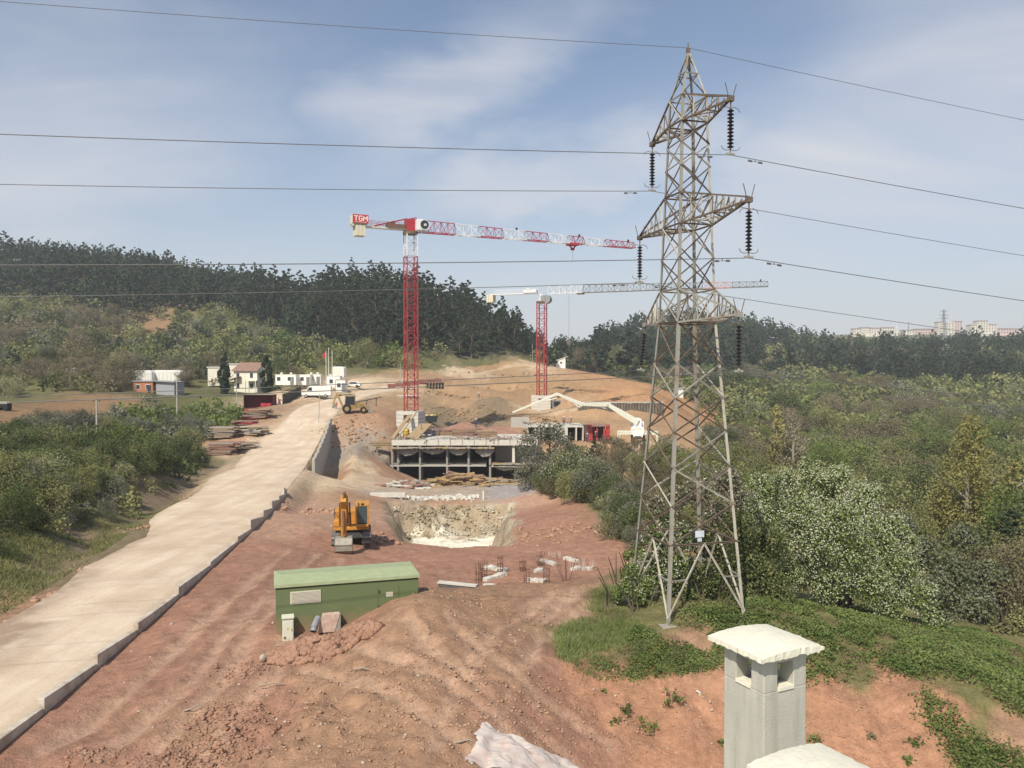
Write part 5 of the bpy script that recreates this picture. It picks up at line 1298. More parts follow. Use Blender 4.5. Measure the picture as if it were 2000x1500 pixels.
# ------------------------------------------------------------------ houses and site offices beyond the road
TILE = mat('roof_tile', (.30, .185, .14), .8, var=.15, scale=2)
BRICKM = mat('hollow_brick', (.46, .19, .10), .9, var=.12, scale=2.5)
HW = mat('house_white', (.74, .70, .58), .8, var=.04)
WIN = mat('window_dark', (.05, .06, .065), .2, spec=.5)
def onland(px, py, Y):
    p = P(px, py, Y); return Vector((p.x, p.y, gz(p.x, p.y)))
def window(par, x, y, z, w, h, ax='y'):
    m = MB(); m.box((x, y, z), (w + .16, .07, h + .16) if ax == 'y' else (.07, w + .16, h + .16)); f = m.build('window', WHITE, par)
    m = MB(); m.box((x, y - .03, z) if ax == 'y' else (x + .03, y, z), (w, .05, h) if ax == 'y' else (.05, w, h)); m.build('pane', WIN, f)
def gable(t, L, D, h, rh, wallm, roofm, over=.3, base=-.6):
    m = MB(); m.box((0, 0, (h + base) / 2), (L, D, h - base)); m.prism([(-D / 2, h), (D / 2, h), (0, h + rh)], -L / 2, L / 2, Matrix(((0, 1, 0), (1, 0, 0), (0, 0, 1)))); m.build('wall', wallm, t)
    m = MB(); s = rh / (D / 2)
    for sy in (-1, 1):
        o = D / 2 + over
        vs = [(-L / 2 - over, sy * o, h - s * over + .01), (L / 2 + over, sy * o, h - s * over + .01), (L / 2 + over, 0, h + rh + .01), (-L / 2 - over, 0, h + rh + .01)]
        m.add(vs + [(a, b, c + .16) for a, b, c in vs], [(0, 1, 2, 3), (7, 6, 5, 4), (0, 4, 5, 1), (1, 5, 6, 2), (2, 6, 7, 3), (3, 7, 4, 0)])
    return m.build('roof', roofm, t)
# white house between the cypresses
c = onland(487, 766, 206); hz_ = P(487, 766, 206).z
H1 = thing('house', 'cream two storey house with a red tiled gable roof between two cypresses', 'house', (c.x, c.y + 3, hz_), math.radians(-20)); H1.scale = (1.0, 1.0, 1.08)
gable(H1, 7.2, 6.0, 5.2, 1.7, HW, TILE, .45)
for x in (-2.3, 1.9):
    for z in (1.5, 4.0): window(H1, x, -3.02, z, .9, 1.2)
for y in (-1.2, 1.4): window(H1, 3.62, y, 4.1, .9, 1.2, 'x'); window(H1, 3.62, y, 1.5, .9, 1.2, 'x')
m = MB(); m.box((2.6, -3.7, 2.75), (3.4, 1.5, .16)); m.bar((1.0, -4.4, -.5), (1.0, -4.4, 2.7), .18); m.bar((4.2, -4.4, -.5), (4.2, -4.4, 2.7), .18); m.build('balcony', HW, H1)
m = MB(); m.prism([(-4.4, 2.7), (-1.2, 3.6), (-1.2, 3.75), (-4.4, 2.85)], -3.1, -4.6); m.build('porch_roof', TILE, H1)
m = MB(); m.box((-1.0, .9, 6.6), (.6, .6, 1.2)); m.build('chimney', BRICKM, H1)
def plain_house(px, py, Y, L, D, h, label, rz=0, wm=None, roof=None, wins=2, name='house', cat='house'):
    p = P(px, py, Y); t = thing(name, label, cat, (p.x, p.y + D / 2, p.z), rz)
    m = MB(); m.box((0, 0, h / 2 - 1), (L, D, h + 2)); m.build('wall', wm or HW, t)
    m = MB(); m.box((0, 0, h + .1), (L + .5, D + .5, .2)); m.build('roof', roof or WHITE, t)
    for k in range(wins): window(t, -L / 2 + L * (k + .5) / max(1, wins), -D / 2 - .02, h * .55, .9, 1.0)
    m = MB(); m.box((L * .32, -D / 2 - .03, .95), (.9, .06, 1.9)); m.build('door', WIN, t)
    return t
plain_house(467, 731, 225, 5.6, 5, 2.8, 'white flat roofed block behind the cream house', wins=1)
plain_house(419, 739, 215, 3.6, 3.6, 2.9, 'small white cube building left of the first cypress', wins=0)
bh_ = plain_house(282, 768, 188, 4.9, 4.6, 2.7, 'bare orange brick hut with a lean-to roof beside the brown field', math.radians(-8), BRICKM, mat('sheet_roof', (.33, .33, .33), .6), 2, 'brick_hut', 'hut')
m = MB(); m.box((5.2, .4, .9), (4.6, 4.2, 3.4)); m.build('lean_to', mat('plain_render', (.36, .37, .39), .9), bh_); m = MB(); m.box((4.9, .2, 2.72), (5.6, 5.0, .14), ry=.05); m.build('lean_to_roof', MATS['sheet_roof'], bh_)
def bag_tank(px, py, Y, L, h, label):
    p = P(px, py, Y); t = thing('storage_tank', label, 'tank', (p.x, p.y, p.z))
    m = MB(); n = 7
    m.prism([(-L / 2, -1), (L / 2, -1), (L / 2, h * .82), (L / 2 - .5, h), (-L / 2 + .5, h), (-L / 2, h * .82)], 0, 3.5); m.build('shell', WHITE, t, bevel=.1)
    for k in range(n):
        q = MB(); q.box((-L / 2 + .3 + (L - .6) * k / (n - 1), -.03, h * .4), (.07, .08, h * .8)); q.build('rib', CREAM, t)
bag_tank(279, 744, 205, 4.6, 2.7, 'left one of two long white tanks above the brick hut')
bag_tank(326, 742, 207, 6.8, 2.5, 'right longer one of two white tanks above the brick hut')
def office(px, py, Y, L, label, h=2.5, rz=0, ac=True):
    p = P(px, py, Y); t = thing('site_office', label, 'cabin', (p.x, p.y + 1.2, p.z), rz, 'white container offices at the road end')
    m = MB(); m.box((0, 0, h / 2), (L, 2.4, h)); m.build('body', WHITE, t, bevel=.04)
    m = MB(); m.box((0, 0, h + .06), (L + .1, 2.5, .1)); m.build('roof', CREAM, t)
    n = max(1, int(L / 2.6))
    for k in range(n): window(t, -L / 2 + L * (k + .35) / n, -1.21, 1.5, .8, .9)
    m = MB(); m.box((L * .3, -1.21, 1.0), (.85, .05, 1.95)); m.build('door', GREYS, t)
    [MB().box((sx * (L / 2 - .05), -1.205, h / 2), (.1, .03, h)).build('corner_post', GREYS, t) for sx in (-1, 1)]
    if ac:
        for k in (-.25, .2):
            m = MB(); m.box((L * k, 0, h + .3), (.5, .5, .45)); m.build('roof_vent', CREAM, t)
office(558, 752, 196, 5.2, 'leftmost white container office by the dark fence')
office(594, 752, 198, 3.2, 'short white container office behind the front of the van', ac=False)
office(613, 751, 200, 3.6, 'white container office behind the middle of the van')
office(651, 757, 192, 3.4, 'white container office under the flagpoles', 2.7)
office(665, 765, 186, 2.4, 'nearest small white cabin at the right end of the offices', 2.6, ac=False)
bag_tank(660, 730, 225, 3.4, 2.0, 'small white tank standing right of the flagpoles')
for px, top, fl in ((637, 686, 1), (642, 680, 0), (649, 688, 0)):
    p = P(px, 742, 197); zt = P(px, top, 197).z; zg_ = gz(p.x, p.y)
    lab = {637: 'left flagpole with a red flag by the site offices', 642: 'tallest middle flagpole by the site offices', 649: 'right flagpole by the site offices'}[px]
    t = thing('flagpole', lab, 'flagpole', (p.x, p.y, zg_), 0, 'flagpoles by the site offices')
    m = MB(); m.tube([(0, 0, -.3), (0, 0, (zt - zg_) * .5), (0, 0, zt - zg_)], [.11, .09, .06], 8); m.build('pole', CREAM, t)
    m = MB(); m.cyl((0, 0, zt - zg_), (0, 0, zt - zg_ + .12), .1, 8); m.build('finial', CREAM, t)
    if fl:
        vs = []; 
        for i in range(6):
            for j in range(5): vs.append((-.05 - j * .16 - .03 * i, .06 * math.sin(i * 1.4 + j), zt - zg_ - .2 - i * .26 - j * .09))
        m = MB(); m.add(vs, [(i * 5 + j, i * 5 + j + 1, i * 5 + j + 6, i * 5 + j + 5) for i in range(5) for j in range(4)]); m.build('flag', mat('flag_red', (.55, .04, .05), .8), t)
# red open container, sign, dark fence
p = onland(505, 797, 165); zc = P(505, 797, 165).z
t = thing('red_container', 'dark red open sided container shed at the left road edge', 'container', (p.x, p.y, zc), math.radians(3)); CR = mat('container_red', (.20, .035, .04), .7, var=.15)
m = MB(); L, D, h = 6.1, 2.5, 2.7
m.box((0, D, h / 2), (L, .08, h)); m.box((-L / 2 + .04, D / 2, h / 2), (.08, D - .1, h)); m.box((L / 2 - .04, D / 2, h / 2), (.08, D - .1, h)); m.box((0, D / 2, -.3), (L, D, .6)); m.build('shell', CR, t)
m = MB(); m.box((0, D / 2, h + .05), (L + .1, D + .2, .1)); m.build('roof', WOOD2, t)
for k in range(24):
    m = MB(); m.box((-L / 2 + .2 + k * .25, D - .07, h / 2), (.1, .05, h - .1)); m.build('rib', CR, t)
for k in range(4):
    m = MB(); m.box((.9 + (k % 2) * 1.1, .5, .25 + (k // 2) * .5), (1.0, .8, .46)); m.build('red_crate', FRED, t)
p = onland(548, 791, 168); t = thing('notice_board', 'white notice board with a red emblem by the left road edge', 'sign', (p.x, p.y, P(548, 793, 168).z)); m = MB(); m.box((0, 0, 1.1), (.95, .06, 1.25)); b_ = m.build('board', WHITE, t); m = MB(); m.cyl((0, -.035, 1.25), (0, -.05, 1.25), .3, 14); m.build('emblem', mat('pale_red', (.6, .25, .2), .6), b_)
for sx in (-.4, .4):
    m = MB(); m.bar((sx, .05, -.4), (sx, .05, 1.1), .07); m.build('post', WOOD2, t)
fn = thing('site_fence', 'dark panel fence along the left road edge before the offices', 'fence', (0, 0, 0))
fa, fb = P(552, 795, 166), P(588, 778, 184)
for k in range(10):
    a, b = fa.lerp(fb, k / 10), fa.lerp(fb, (k + 1) / 10); c = (a + b) / 2; d = b - a; zg_ = gz(c.x, c.y)
    m = MB(); m.box((c.x, c.y, zg_ + 1.0), (math.hypot(d.x, d.y) - .06, .08, 2.2), rz=math.atan2(d.y, d.x)); m.build('panel', mat('fence_dark', (.05, .052, .04), .8), fn)
    m = MB(); m.bar((a.x, a.y, zg_ - .4), (a.x, a.y, zg_ + 2.2), .12); m.build('post', DARKST, fn)
# timber stacks at the roadside
def lumber(px, py, Y, L, W, n, label, mats, seed, rz=0, messy=.15, name='lumber_stack'):
    r = random.Random(seed); p = P(px, py, Y); zg_ = gz(p.x, p.y)
    t = thing(name, label, 'lumber', (p.x, p.y, zg_), rz, 'stacks of site timber')
    for k in range(n):
        for j in range(3):
            m = MB(); m.box((r.uniform(-messy, messy) * L, (j - 1) * W / 3 + r.uniform(-.1, .1), .12 + k * .2 + r.uniform(0, .03)), (L * r.uniform(.8, 1.05), W / 3 - .06, .14), rz=r.uniform(-messy, messy), rx=r.uniform(-.04, .04)); m.build('board', r.choice(mats), t)
    return t
lumber(505, 822, 150, 5.0, 2.6, 9, 'grey and red lumber stack right below the red container', [WOOD2, WOODR, WOOD, RED], 1, .1)
lumber(478, 828, 146, 4.0, 2.4, 4, 'low red formwork stack in the bushes left of the container', [RED, WOODR], 2, .2)
lumber(440, 854, 133, 4.4, 3.0, 9, 'weathered board stack in the middle of the roadside lumber', [WOOD2, WOOD, WOOD2], 3, -.1)
lumber(490, 852, 135, 4.2, 2.6, 7, 'untidy pale board stack nearest the road edge', [WOOD2, WOOD, CONC2], 4, .3, .3)
lumber(437, 884, 120, 4.2, 3.0, 9, 'reddish board stack at the near end of the roadside lumber', [WOODR, WOODR, WOOD2], 5, .05)
lumber(475, 872, 124, 3.0, 2.4, 5, 'scattered boards between the red stack and the road', [WOOD2, WOODR], 6, .5, .35)
# brick coloured bundles and dark rack beside the road at the hill foot
for k in range(7):
    px = 765 + k * 15; p = P(px, 757 - k * 2.2, 214 + k * 4); zg_ = gz(p.x, p.y)
    t = thing('rebar_bundle', 'long rusty red bundle lying in the row beyond the crane mast', 'bundle', (p.x, p.y, zg_), math.radians(14), 'rusty bundles lying in a row by the upper road')
    for j in range(8):
        m = MB(); m.box((rg.uniform(-.15, .15), (j % 4) * .42 - .6, .2 + (j // 4) * .55 + rg.uniform(0, .25)), (1.9, .36, .5)); m.build('bundle', mat('rust_bundle', (.30, .125, .105), .85, var=.15), t)
p = P(850, 762, 208); zg_ = gz(p.x, p.y); t = thing('steel_rack', 'black steel rack with a rusty top before the red bundles', 'rack', (p.x, p.y, P(850, 760, 208).z), math.radians(18))
for k in range(6):
    m = MB(); m.box((-2.0 + k * .8, 0, .9), (.12, 1.6, 1.8)); m.build('upright', BLACK, t)
for z in (.3, .8, 1.3, 1.75):
    m = MB(); m.box((0, 0, z), (4.4, 1.5, .22)); m.build('shelf', BLACK if z < 1.5 else WOODR, t)
p = P(815, 770, 195); t = thing('pipe_stack', 'pale pipes stacked behind the red mast foot', 'pipes', (P(800, 768, 195).x, 195, gz(P(800, 768, 195).x, 195)), .3)
for k in range(9):
    m = MB(); m.cyl((-2.5 + rg.uniform(-.5, .5), (k % 5) * .3, .2 + (k // 5) * .3), (2.2, (k % 5) * .3, .2 + (k // 5) * .3), .13, 7); m.build('pipe', CONC2, t)
p = P(838, 799, 172); t = thing('skip', 'dark open skip with yellow bags behind the crane base', 'skip', (p.x, p.y, gz(p.x, p.y)), .05); m = MB(); m.prism([(-1.7, .1), (1.5, .1), (1.9, 1.5), (-1.9, 1.5)], 0, 1.6); m.build('body', mat('skip_black', (.03, .033, .035), .6), t)
for k in range(5):
    m = MB(); m.box((-1.2 + k * .6, .8, 1.6), (.5, .8, .35), rz=k); m.build('bag', CREAM if k % 2 else MATS['barrel_yellow'], t)
p = P(718, 780, 165); t = thing('timber_ramp', 'dark slanting timber ramp at the road edge behind the loader', 'ramp', (p.x, p.y, gz(p.x, p.y)), .25)
for k in range(6):
    m = MB(); m.bar((-2.9, k * .4, .5), (2.9, k * .4, 1.6), .34, .12); m.build('beam', mat('dark_timber', (.10, .085, .06), .9), t)
for sx in (-1.8, 0, 1.9):
    m = MB(); m.bar((sx, 0, -.4), (sx, 0, 1.0 + sx * .18), .18); m.bar((sx, 2, -.4), (sx, 2, 1.0 + sx * .18), .18); m.build('prop', WOOD2, t)
# white hut on the hill with a mast
p = P(1095, 720, 294); zg_ = gz(p.x, p.y); t = thing('hill_hut', 'white hut with a sloping roof on the bare hilltop right of the red mast', 'hut', (p.x, p.y, max(zg_, P(1095, 719, 294).z) + .5), math.radians(-8))
m = MB(); m.prism([(-1.9, -.8), (1.7, -.8), (1.7, 3.4), (-1.9, 2.2)], 0, 3.2); m.build('wall', WHITE, t); m = MB(); m.prism([(-2.2, 2.13), (2.4, 3.64), (2.4, 3.78), (-2.2, 2.27)], -.3, 3.5); m.build('roof', WHITE, t); window(t, .2, -.02, 1.5, .7, .7)
m = MB(); m.bar((-1.95, -.4, -.5), (-1.95, -.4, 8.6), .13); m.build('mast', DARKST, t)
p = P(1327, 760, 262); t = thing('hill_hut', 'second small white hut seen through the pylon on the slope', 'hut', (p.x, p.y, P(1327, 775, 262).z), .1)
m = MB(); m.box((0, 1, .9), (2.6, 2, 3.4)); m.build('wall', WHITE, t); m = MB(); m.box((.4, 1, 2.7), (4.2, 2.6, .16), ry=-.12); m.build('roof', CONC, t)
# greenhouse frames on the far left slope
for k, (pa, py_0, n_) in enumerate(((112, 716, 9), (128, 731, 7))):
    p = P(pa, py_0, 262); t = thing('hive_row', ['upper row of small white boxes on the left slope', 'lower row of small white boxes on the left slope'][k], 'boxes', (p.x, p.y, P(pa, py_0, 262).z))
    for j in range(n_):
        m = MB(); m.box((j * 1.25, 0, .5), (.85, .8, 1.0)); m.box((j * 1.25, 0, 1.06), (.98, .9, .1)); m.build('box', WHITE, t)
m = MB()
for k in range(14):
    x0 = -.4 + k * .62; m.bar((x0, 0, -.3), (x0, 0, .9 + .5 * (k % 3 == 0)), .1)
m.bar((-.6, 0, .7), (8.4, 0, .75), .1)
p = P(225, 790, 168); o = m.build('rail_fence', WOOD2); o.location = (p.x, p.y, gz(p.x, p.y)); tag(o, 'thin wooden rail fence at the far end of the brown field', 'fence')
t = thing('cart', 'dark cart with a pale load at the left picture edge on the field', 'cart', tuple(onland(6, 806, 146))); m = MB(); m.box((0, 0, .9), (2.4, 1.4, .7)); m.build('body', BLACK, t); m = MB(); m.box((0, 0, 1.4), (2.2, 1.3, .3)); m.build('load', CREAM, t)
for sx in (-.8, .8):
    m = MB(); m.cyl((sx, -.75, .35), (sx, .75, .35), .36, 12); m.build('wheel', BLACK, t)
# ------------------------------------------------------------------ utility poles
for px, pb, pt_, Y, lean, lab in ((190, 914, 780, 107, 0, 'nearest concrete utility pole in the bushes left of the road'), (346, 812, 741, 150, 0, 'second concrete utility pole above the left bushes'), (462, 786, 727, 172, 0, 'utility pole at the left wall of the cream house'),
                             (622, 838, 768, 146, .05, 'slim leaning pole at the right road edge'), (782, 748, 708, 222, 0, 'thin pole by the upper road left of the red mast'), (234, 768, 735, 190, 0, 'far thin pole left of the brick hut'), (1040, 700, 672, 300, 0, 'thin pole on the hill left of the white hut')):
    p = P(px, pb, Y); zt = P(px, pt_, Y).z; zg_ = gz(p.x, p.y); h_ = zt - zg_
    t = thing('utility_pole', lab, 'pole', (p.x, p.y, zg_), 0, 'utility poles'); t.rotation_euler = (0, lean, 0)
    w = .17 if Y < 160 and lean == 0 else .09
    m = MB(); m.tube([(0, 0, -.4), (0, 0, h_ * .5), (0, 0, h_)], [w, w * .85, w * .6], 8); m.build('shaft', CONC, t)
    if lean == 0 and Y < 180:
        m = MB(); m.box((0, 0, h_ - .25), (.9, .1, .1)); m.build('bracket', DARKST, t)
        for sx in (-.38, .38):
            m = MB(); m.cyl((sx, 0, h_ - .2), (sx, 0, h_), .06, 6); m.build('insulator', BLACK, t)
# ------------------------------------------------------------------ far town on the horizon
TOWN = mat('town_plaster', (.78, .70, .60), .9, var=.05); TOWN2 = mat('town_rose', (.68, .50, .45), .9, var=.05); TROOF = mat('town_roof', (.34, .22, .19), .9)
def block(px0, px1, py_top, py_bot, Y, floors, label, m_, roofm=None, cols=None, D=16):
    a, b = P(px0, py_bot, Y), P(px1, py_bot, Y); zt = P(px0, py_top, Y).z; L = b.x - a.x; h = zt - a.z
    t = thing('apartment_block', label, 'apartment block', ((a.x + b.x) / 2, Y, a.z), 0, 'far apartment blocks on the skyline')
    m = MB(); m.box((0, D / 2, h / 2 - 6), (L, D, h + 12)); m.build('wall', m_, t)
    m = MB(); m.box((0, D / 2, h + .6), (L + 1.5, D + 1.5, 1.2), taper=.8); m.build('roof', roofm or TROOF, t)
    n = cols or max(2, int(L / 4.5))
    for f in range(floors):
        for k in range(n):
            m = MB(); m.box((-L / 2 + L * (k + .5) / n, -.03, h * (f + .55) / floors), (L / n * .45, .2, h / floors * .45)); m.build('window', WIN, t)
for a in ((1833, 1851, 629, 656, 1500, 8, 'cream tower block under the far pylon', TOWN, None, 3), (1851, 1864, 630, 660, 1485, 9, 'narrow white tower block right of the far pylon', HW, WHITE, 2), (1864, 1879, 628, 660, 1490, 9, 'rose tower block at the right end of its trio', TOWN2, None, 3),
          (1896, 1909, 635, 648, 1520, 5, 'low shoulder block left of the cream towers', TOWN, None, 3), (1909, 1930, 627, 650, 1515, 7, 'tallest broad cream block at far right', HW, None, 4), (1930, 1947, 634, 649, 1520, 5, 'shoulder block right of the broad cream block', TOWN, None, 3),
          (1943, 1998, 642, 652, 1530, 2, 'long low rose block at the far right edge', TOWN2, TROOF, 10), (1668, 1682, 642, 655, 1510, 3, 'first low cream block behind the pines', TOWN, None, 3), (1683, 1700, 640, 652, 1525, 3, 'second low cream block behind the pines', HW, None, 4),
          (1701, 1722, 641, 652, 1520, 3, 'third low cream block behind the pines', TOWN, TROOF, 4), (1723, 1747, 640, 652, 1530, 3, 'last low cream block before the white minaret', HW, TROOF, 5), (1765, 1786, 645, 652, 1540, 2, 'pale low block left of the rose row', HW, TROOF, 4), (1787, 1832, 643, 652, 1545, 2, 'long rose row of houses left of the tower trio', TOWN2, TROOF, 9)): block(*a)
p = P(1752, 652, 1510); t = thing('minaret', 'slim white minaret on the far skyline', 'minaret', tuple(p)); hh_ = P(1752, 633, 1510).z - p.z; m = MB(); m.tube([(0, 0, -8), (0, 0, hh_ * .55), (0, 0, hh_ * .56), (0, 0, hh_ * .6), (0, 0, hh_ * .61), (0, 0, hh_)], [1.7, 1.6, 2.3, 2.3, 1.4, .2], 8); m.build('shaft', HW, t)
p = P(1843, 640, 1380); FZ = P(1843, 604, 1380).z - p.z
t = thing('far_pylon', 'distant grey pylon above the tower blocks', 'pylon', (p.x, p.y, p.z - 25)); m = MB(); FZ += 25
for sx in (-1, 1):
    for sy in (-1, 1): m.bar((sx * 4, sy * 4, 0), (sx * .4, sy * .4, FZ), .7)
m.build('leg', GREYS, t)
for f, w in ((.72, 8), (.82, 9), (.93, 6.5)):
    m = MB(); m.bar((-w, 0, FZ * f), (w, 0, FZ * f), .6); m.bar((-w, 0, FZ * f), (0, 0, FZ * f + 2.6), .4); m.bar((w, 0, FZ * f), (0, 0, FZ * f + 2.6), .4); m.build('cross_arm', GREYS, t)
for k in range(9):
    m = MB(); z0 = FZ * (.1 + .09 * k); z1 = FZ * (.1 + .09 * (k + 1)); s0 = 4 - 3.6 * z0 / FZ; s1 = 4 - 3.6 * z1 / FZ
    m.bar((-s0, -s0, z0), (s1, -s1, z1), .35); m.bar((s0, -s0, z0), (-s1, -s1, z1), .35); m.build('brace', GREYS, t)
p = P(1774, 652, 1420); t = thing('antenna_mast', 'thin dark mast on the skyline between minaret and towers', 'mast', tuple(p)); m = MB(); m.bar((0, 0, -10), (0, 0, P(1774, 629, 1420).z - p.z), .8); m.build('shaft', GREYS, t); m = MB(); m.box((0, 0, P(1774, 640, 1420).z - p.z), (3.5, .5, .5)); m.build('cross_arm', GREYS, t)

# ------------------------------------------------------------------ timber heap, debris, rebar in front of the building
def heap_planks(px, py, Y, n, Lr, label, mats, seed, sx, sy, hz, name='timber_heap', cat='timber heap', thick=.12, w=(.15, .4)):
    r = random.Random(seed); p = P(px, py, Y); zg_ = gz(p.x, p.y); t = thing(name, label, cat, (p.x, p.y, zg_))
    for k in range(n):
        x, y = r.gauss(0, sx * .5), r.gauss(0, sy * .5); z = max(.08, hz * (1 - (x / sx / 1.6) ** 2 - (y / sy / 1.6) ** 2) * r.random()); a = r.gauss(0, .45)
        L = r.uniform(*Lr); d = Vector((math.cos(a), math.sin(a), r.gauss(0, .10))) * L / 2
        zz = gz(p.x + x, p.y + y) - zg_ + z
        m = MB(); m.bar(Vector((x, y, zz)) - d, Vector((x, y, zz)) + d, r.uniform(*w), thick * r.uniform(.7, 1.6)); m.build('plank', r.choice(mats), t)
    return t
YW = mat('fresh_timber', (.50, .34, .155), .85, var=.15, scale=2)
heap_planks(893, 955, 112, 110, (1.5, 3.6), 'sprawling heap of yellow timber in front of the concrete frame', [YW, YW, WOOD, WOODR], 3, 3.6, 1.6, 1.4)
heap_planks(800, 957, 111, 70, (1.0, 3.0), 'grey heap of broken boards and slabs left of the yellow timber', [CONC2, CONC2, WOOD2, CONC, WOODR], 4, 3.2, 1.4, .9, 'debris_heap', 'debris', .2, (.3, .9))
heap_planks(972, 953, 114, 40, (2.0, 4.5), 'thin layer of pale planks right of the yellow timber', [YW, WOOD2, WOOD], 8, 3.0, 1.0, .5)
for px, py, Y, lab in ((918, 948, 113, 'upper yellow timber block on top of the heap'), (926, 956, 111.5, 'lower yellow timber block at the right of the heap'), (860, 952, 113, 'flat yellow timber block at the left of the heap')):
    p = P(px, py, Y); t = thing('timber_block', lab, 'timber', (p.x, p.y, P(px, py, Y).z - .3), rg.uniform(-.3, .3))
    for k in range(5):
        for j in range(3):
            m = MB(); m.box((rg.uniform(-.1, .1), j * .55, k * .2), (2.6, .5, .17)); m.build('board', YW, t)
p = P(758, 976, 99.5); zg_ = gz(p.x, p.y)
t = thing('concrete_beam', 'long pale concrete beam lying on the pit edge beside the excavator', 'beam', (p.x, p.y, zg_ + .35), -.03); m = MB(); m.box((0, 0, 0), (4.4, .55, .55)); m.build('body', CONC2, t, bevel=.03)
for sx in (-1.6, 1.7):
    m = MB(); m.box((sx, 0, -.42), (.3, .8, .26)); m.build('bearer', WOOD2, t)
m = MB(); rr_ = np.random.default_rng(4)
for k in range(170):
    px = rr_.uniform(770, 935); Y = 101.5 + rr_.normal() * .7; p = P(px, 970, Y); s = rr_.uniform(.15, .45); m.box((p.x, Y, gz(p.x, Y) + s * .3), (s, s, s * .7), rz=rr_.random() * 3, rx=rr_.random())
tag(m.build('gravel', CONC2), 'row of pale gravel lumps along the back edge of the pit', 'gravel', None, 'stuff')
p = P(944, 976, 100.5); o = MB().cyl((0, 0, -.2), (0, 0, 1.1), .09, 7).build('marker_post', WHITE); o.location = (p.x, p.y, gz(p.x, p.y)); tag(o, 'short white marker post on the grey ground behind the pit', 'post')
# rebar cages standing in the red ground
REB = mat('rebar', (.16, .085, .06), .8, var=.2); REBW = mat('pale_rebar', (.55, .47, .40), .8)
RB = [(935, 1142, 46.5, 2.6, 0, 'dark'), (946, 1112, 50.5, 1.9, 0, ''), (977, 1106, 51.5, 2.0, 0, ''), (1021, 1106, 52, 1.3, 0, ''), (1053, 1093, 54, 1.5, 1, ''), (1029, 1133, 47.5, 1.7, 0, ''), (1067, 1130, 48, 2.1, 0, ''), (1106, 1122, 48.5, 2.4, 2, ''), (1124, 1103, 52, 1.3, 3, ''), (1150, 1106, 51.5, 1.4, 3, ''), (1080, 1075, 57, .7, 3, '')]
RL = ['tall dark rebar cage at the trench end beside the mound', 'slim rebar cage behind the dark trench cage', 'slim paired rebar cage left of the middle strips', 'short rebar cage alone near the middle of the red ground', 'leaning rebar cage farthest back', 'rebar cage at the mound crest, nearest the trench but one', 'tall rebar cage at the end of a white strip', 'splayed bunch of rebar on the mound crest', 'pale forest of short bars left of the last pale bars', 'pale short bars at the right end of the strips', 'row of tiny pale bars far back in the red ground']
for (px, py, Y, h_, kind, _), lab in zip(RB, RL):
    h_ *= .72
    p = P(px, py, Y); zg_ = gz(p.x, p.y) - .1; t = thing('rebar_cage', lab, 'rebar', (p.x, p.y, zg_), rg.uniform(-.3, .3), 'rebar starters in the red ground')
    nb = 9 if kind != 3 else 12
    for k in range(nb):
        if kind == 3: a = Vector((rg.uniform(-.55, .55), rg.uniform(-.5, .5), 0)); b_ = a + Vector((rg.uniform(-.05, .05), 0, h_ * rg.uniform(.6, 1)))
        else:
            a = Vector(((k % 3 - 1) * .15, (k // 3 - 1) * .15, 0)); sp = .1 + (.55 if kind == 2 else 0); b_ = Vector((a.x + (a.x * sp * 5 if kind == 2 else (.3 if kind == 1 else 0)) + rg.uniform(-.06, .06), a.y * (1 + sp), h_ * rg.uniform(.75, 1)))
        m = MB(); m.bar(a, b_, .020); m.build('bar', REBW if kind == 3 else REB, t)
    if kind < 2:
        for z in (.3, .7, 1.1):
            if z < h_ * .8:
                m = MB()
                for (u, v) in (((-.18, -.18), (.18, -.18)), ((.18, -.18), (.18, .18)), ((.18, .18), (-.18, .18)), ((-.18, .18), (-.18, -.18))): m.bar((*u, z), (*v, z), .03)
                m.build('stirrup', REB, t)
k = 0
for (pa, ya, Ya, pb, yb, Yb) in ((948, 1095, 53, 990, 1101, 52), (947, 1112, 50, 988, 1107, 51), (1058, 1090, 55, 1085, 1093, 54), (1030, 1118, 49.5, 1066, 1122, 49), (1045, 1106, 51.5, 1062, 1102, 52), (1103, 1083, 56, 1128, 1086, 55), (1118, 1104, 52, 1132, 1102, 52.5), (1140, 1105, 52, 1158, 1108, 51.5), (945, 1124, 48.5, 1000, 1129, 48)):
    a, b_ = P(pa, ya, Ya), P(pb, yb, Yb); m = MB(); n = 6; r = np.random.default_rng(k + 30)
    for j in range(n):
        u, v = a.lerp(b_, j / n), a.lerp(b_, (j + 1) / n); c = (u + v) / 2
        m.box((c.x, c.y, gz(c.x, c.y) + .05), ((v - u).length * 1.02, .3 + r.random() * .16, .26), rz=math.atan2((b_ - a).y, (b_ - a).x) + r.normal() * .05, rx=r.normal() * .1)
    tag(m.build('foundation_strip', CONC2), ['pale concrete strip in the red ground behind the trench', 'pale strip running level behind the trench', 'short pale strip at the back of the red ground', 'broad pale strip joining two rebar cages', 'stubby pale strip in the middle of the red ground', 'far pale strip with pale bars on it', 'pale footing under the left group of pale bars', 'pale footing under the right group of pale bars', 'rough white strip along the near trench edge'][k], 'footing'); k += 1
a, b_ = P(858, 1134, 45.4), P(930, 1143, 44.6)
t = thing('trench_wall', 'dark concrete wall with a pale top in the trench behind the mound', 'wall', (0, 0, 0)); m = MB(); c = (a + b_) / 2; m.box((c.x, c.y, c.z - .9), ((b_ - a).length, .25, 1.6), rz=math.atan2((b_ - a).y, (b_ - a).x)); m.build('wall', DARKC, t); m = MB(); m.box((c.x, c.y, c.z - .05), ((b_ - a).length + .1, .34, .1), rz=math.atan2((b_ - a).y, (b_ - a).x)); m.build('top', CONC2, t)  # dark face carries the shade below the pale top in its colour
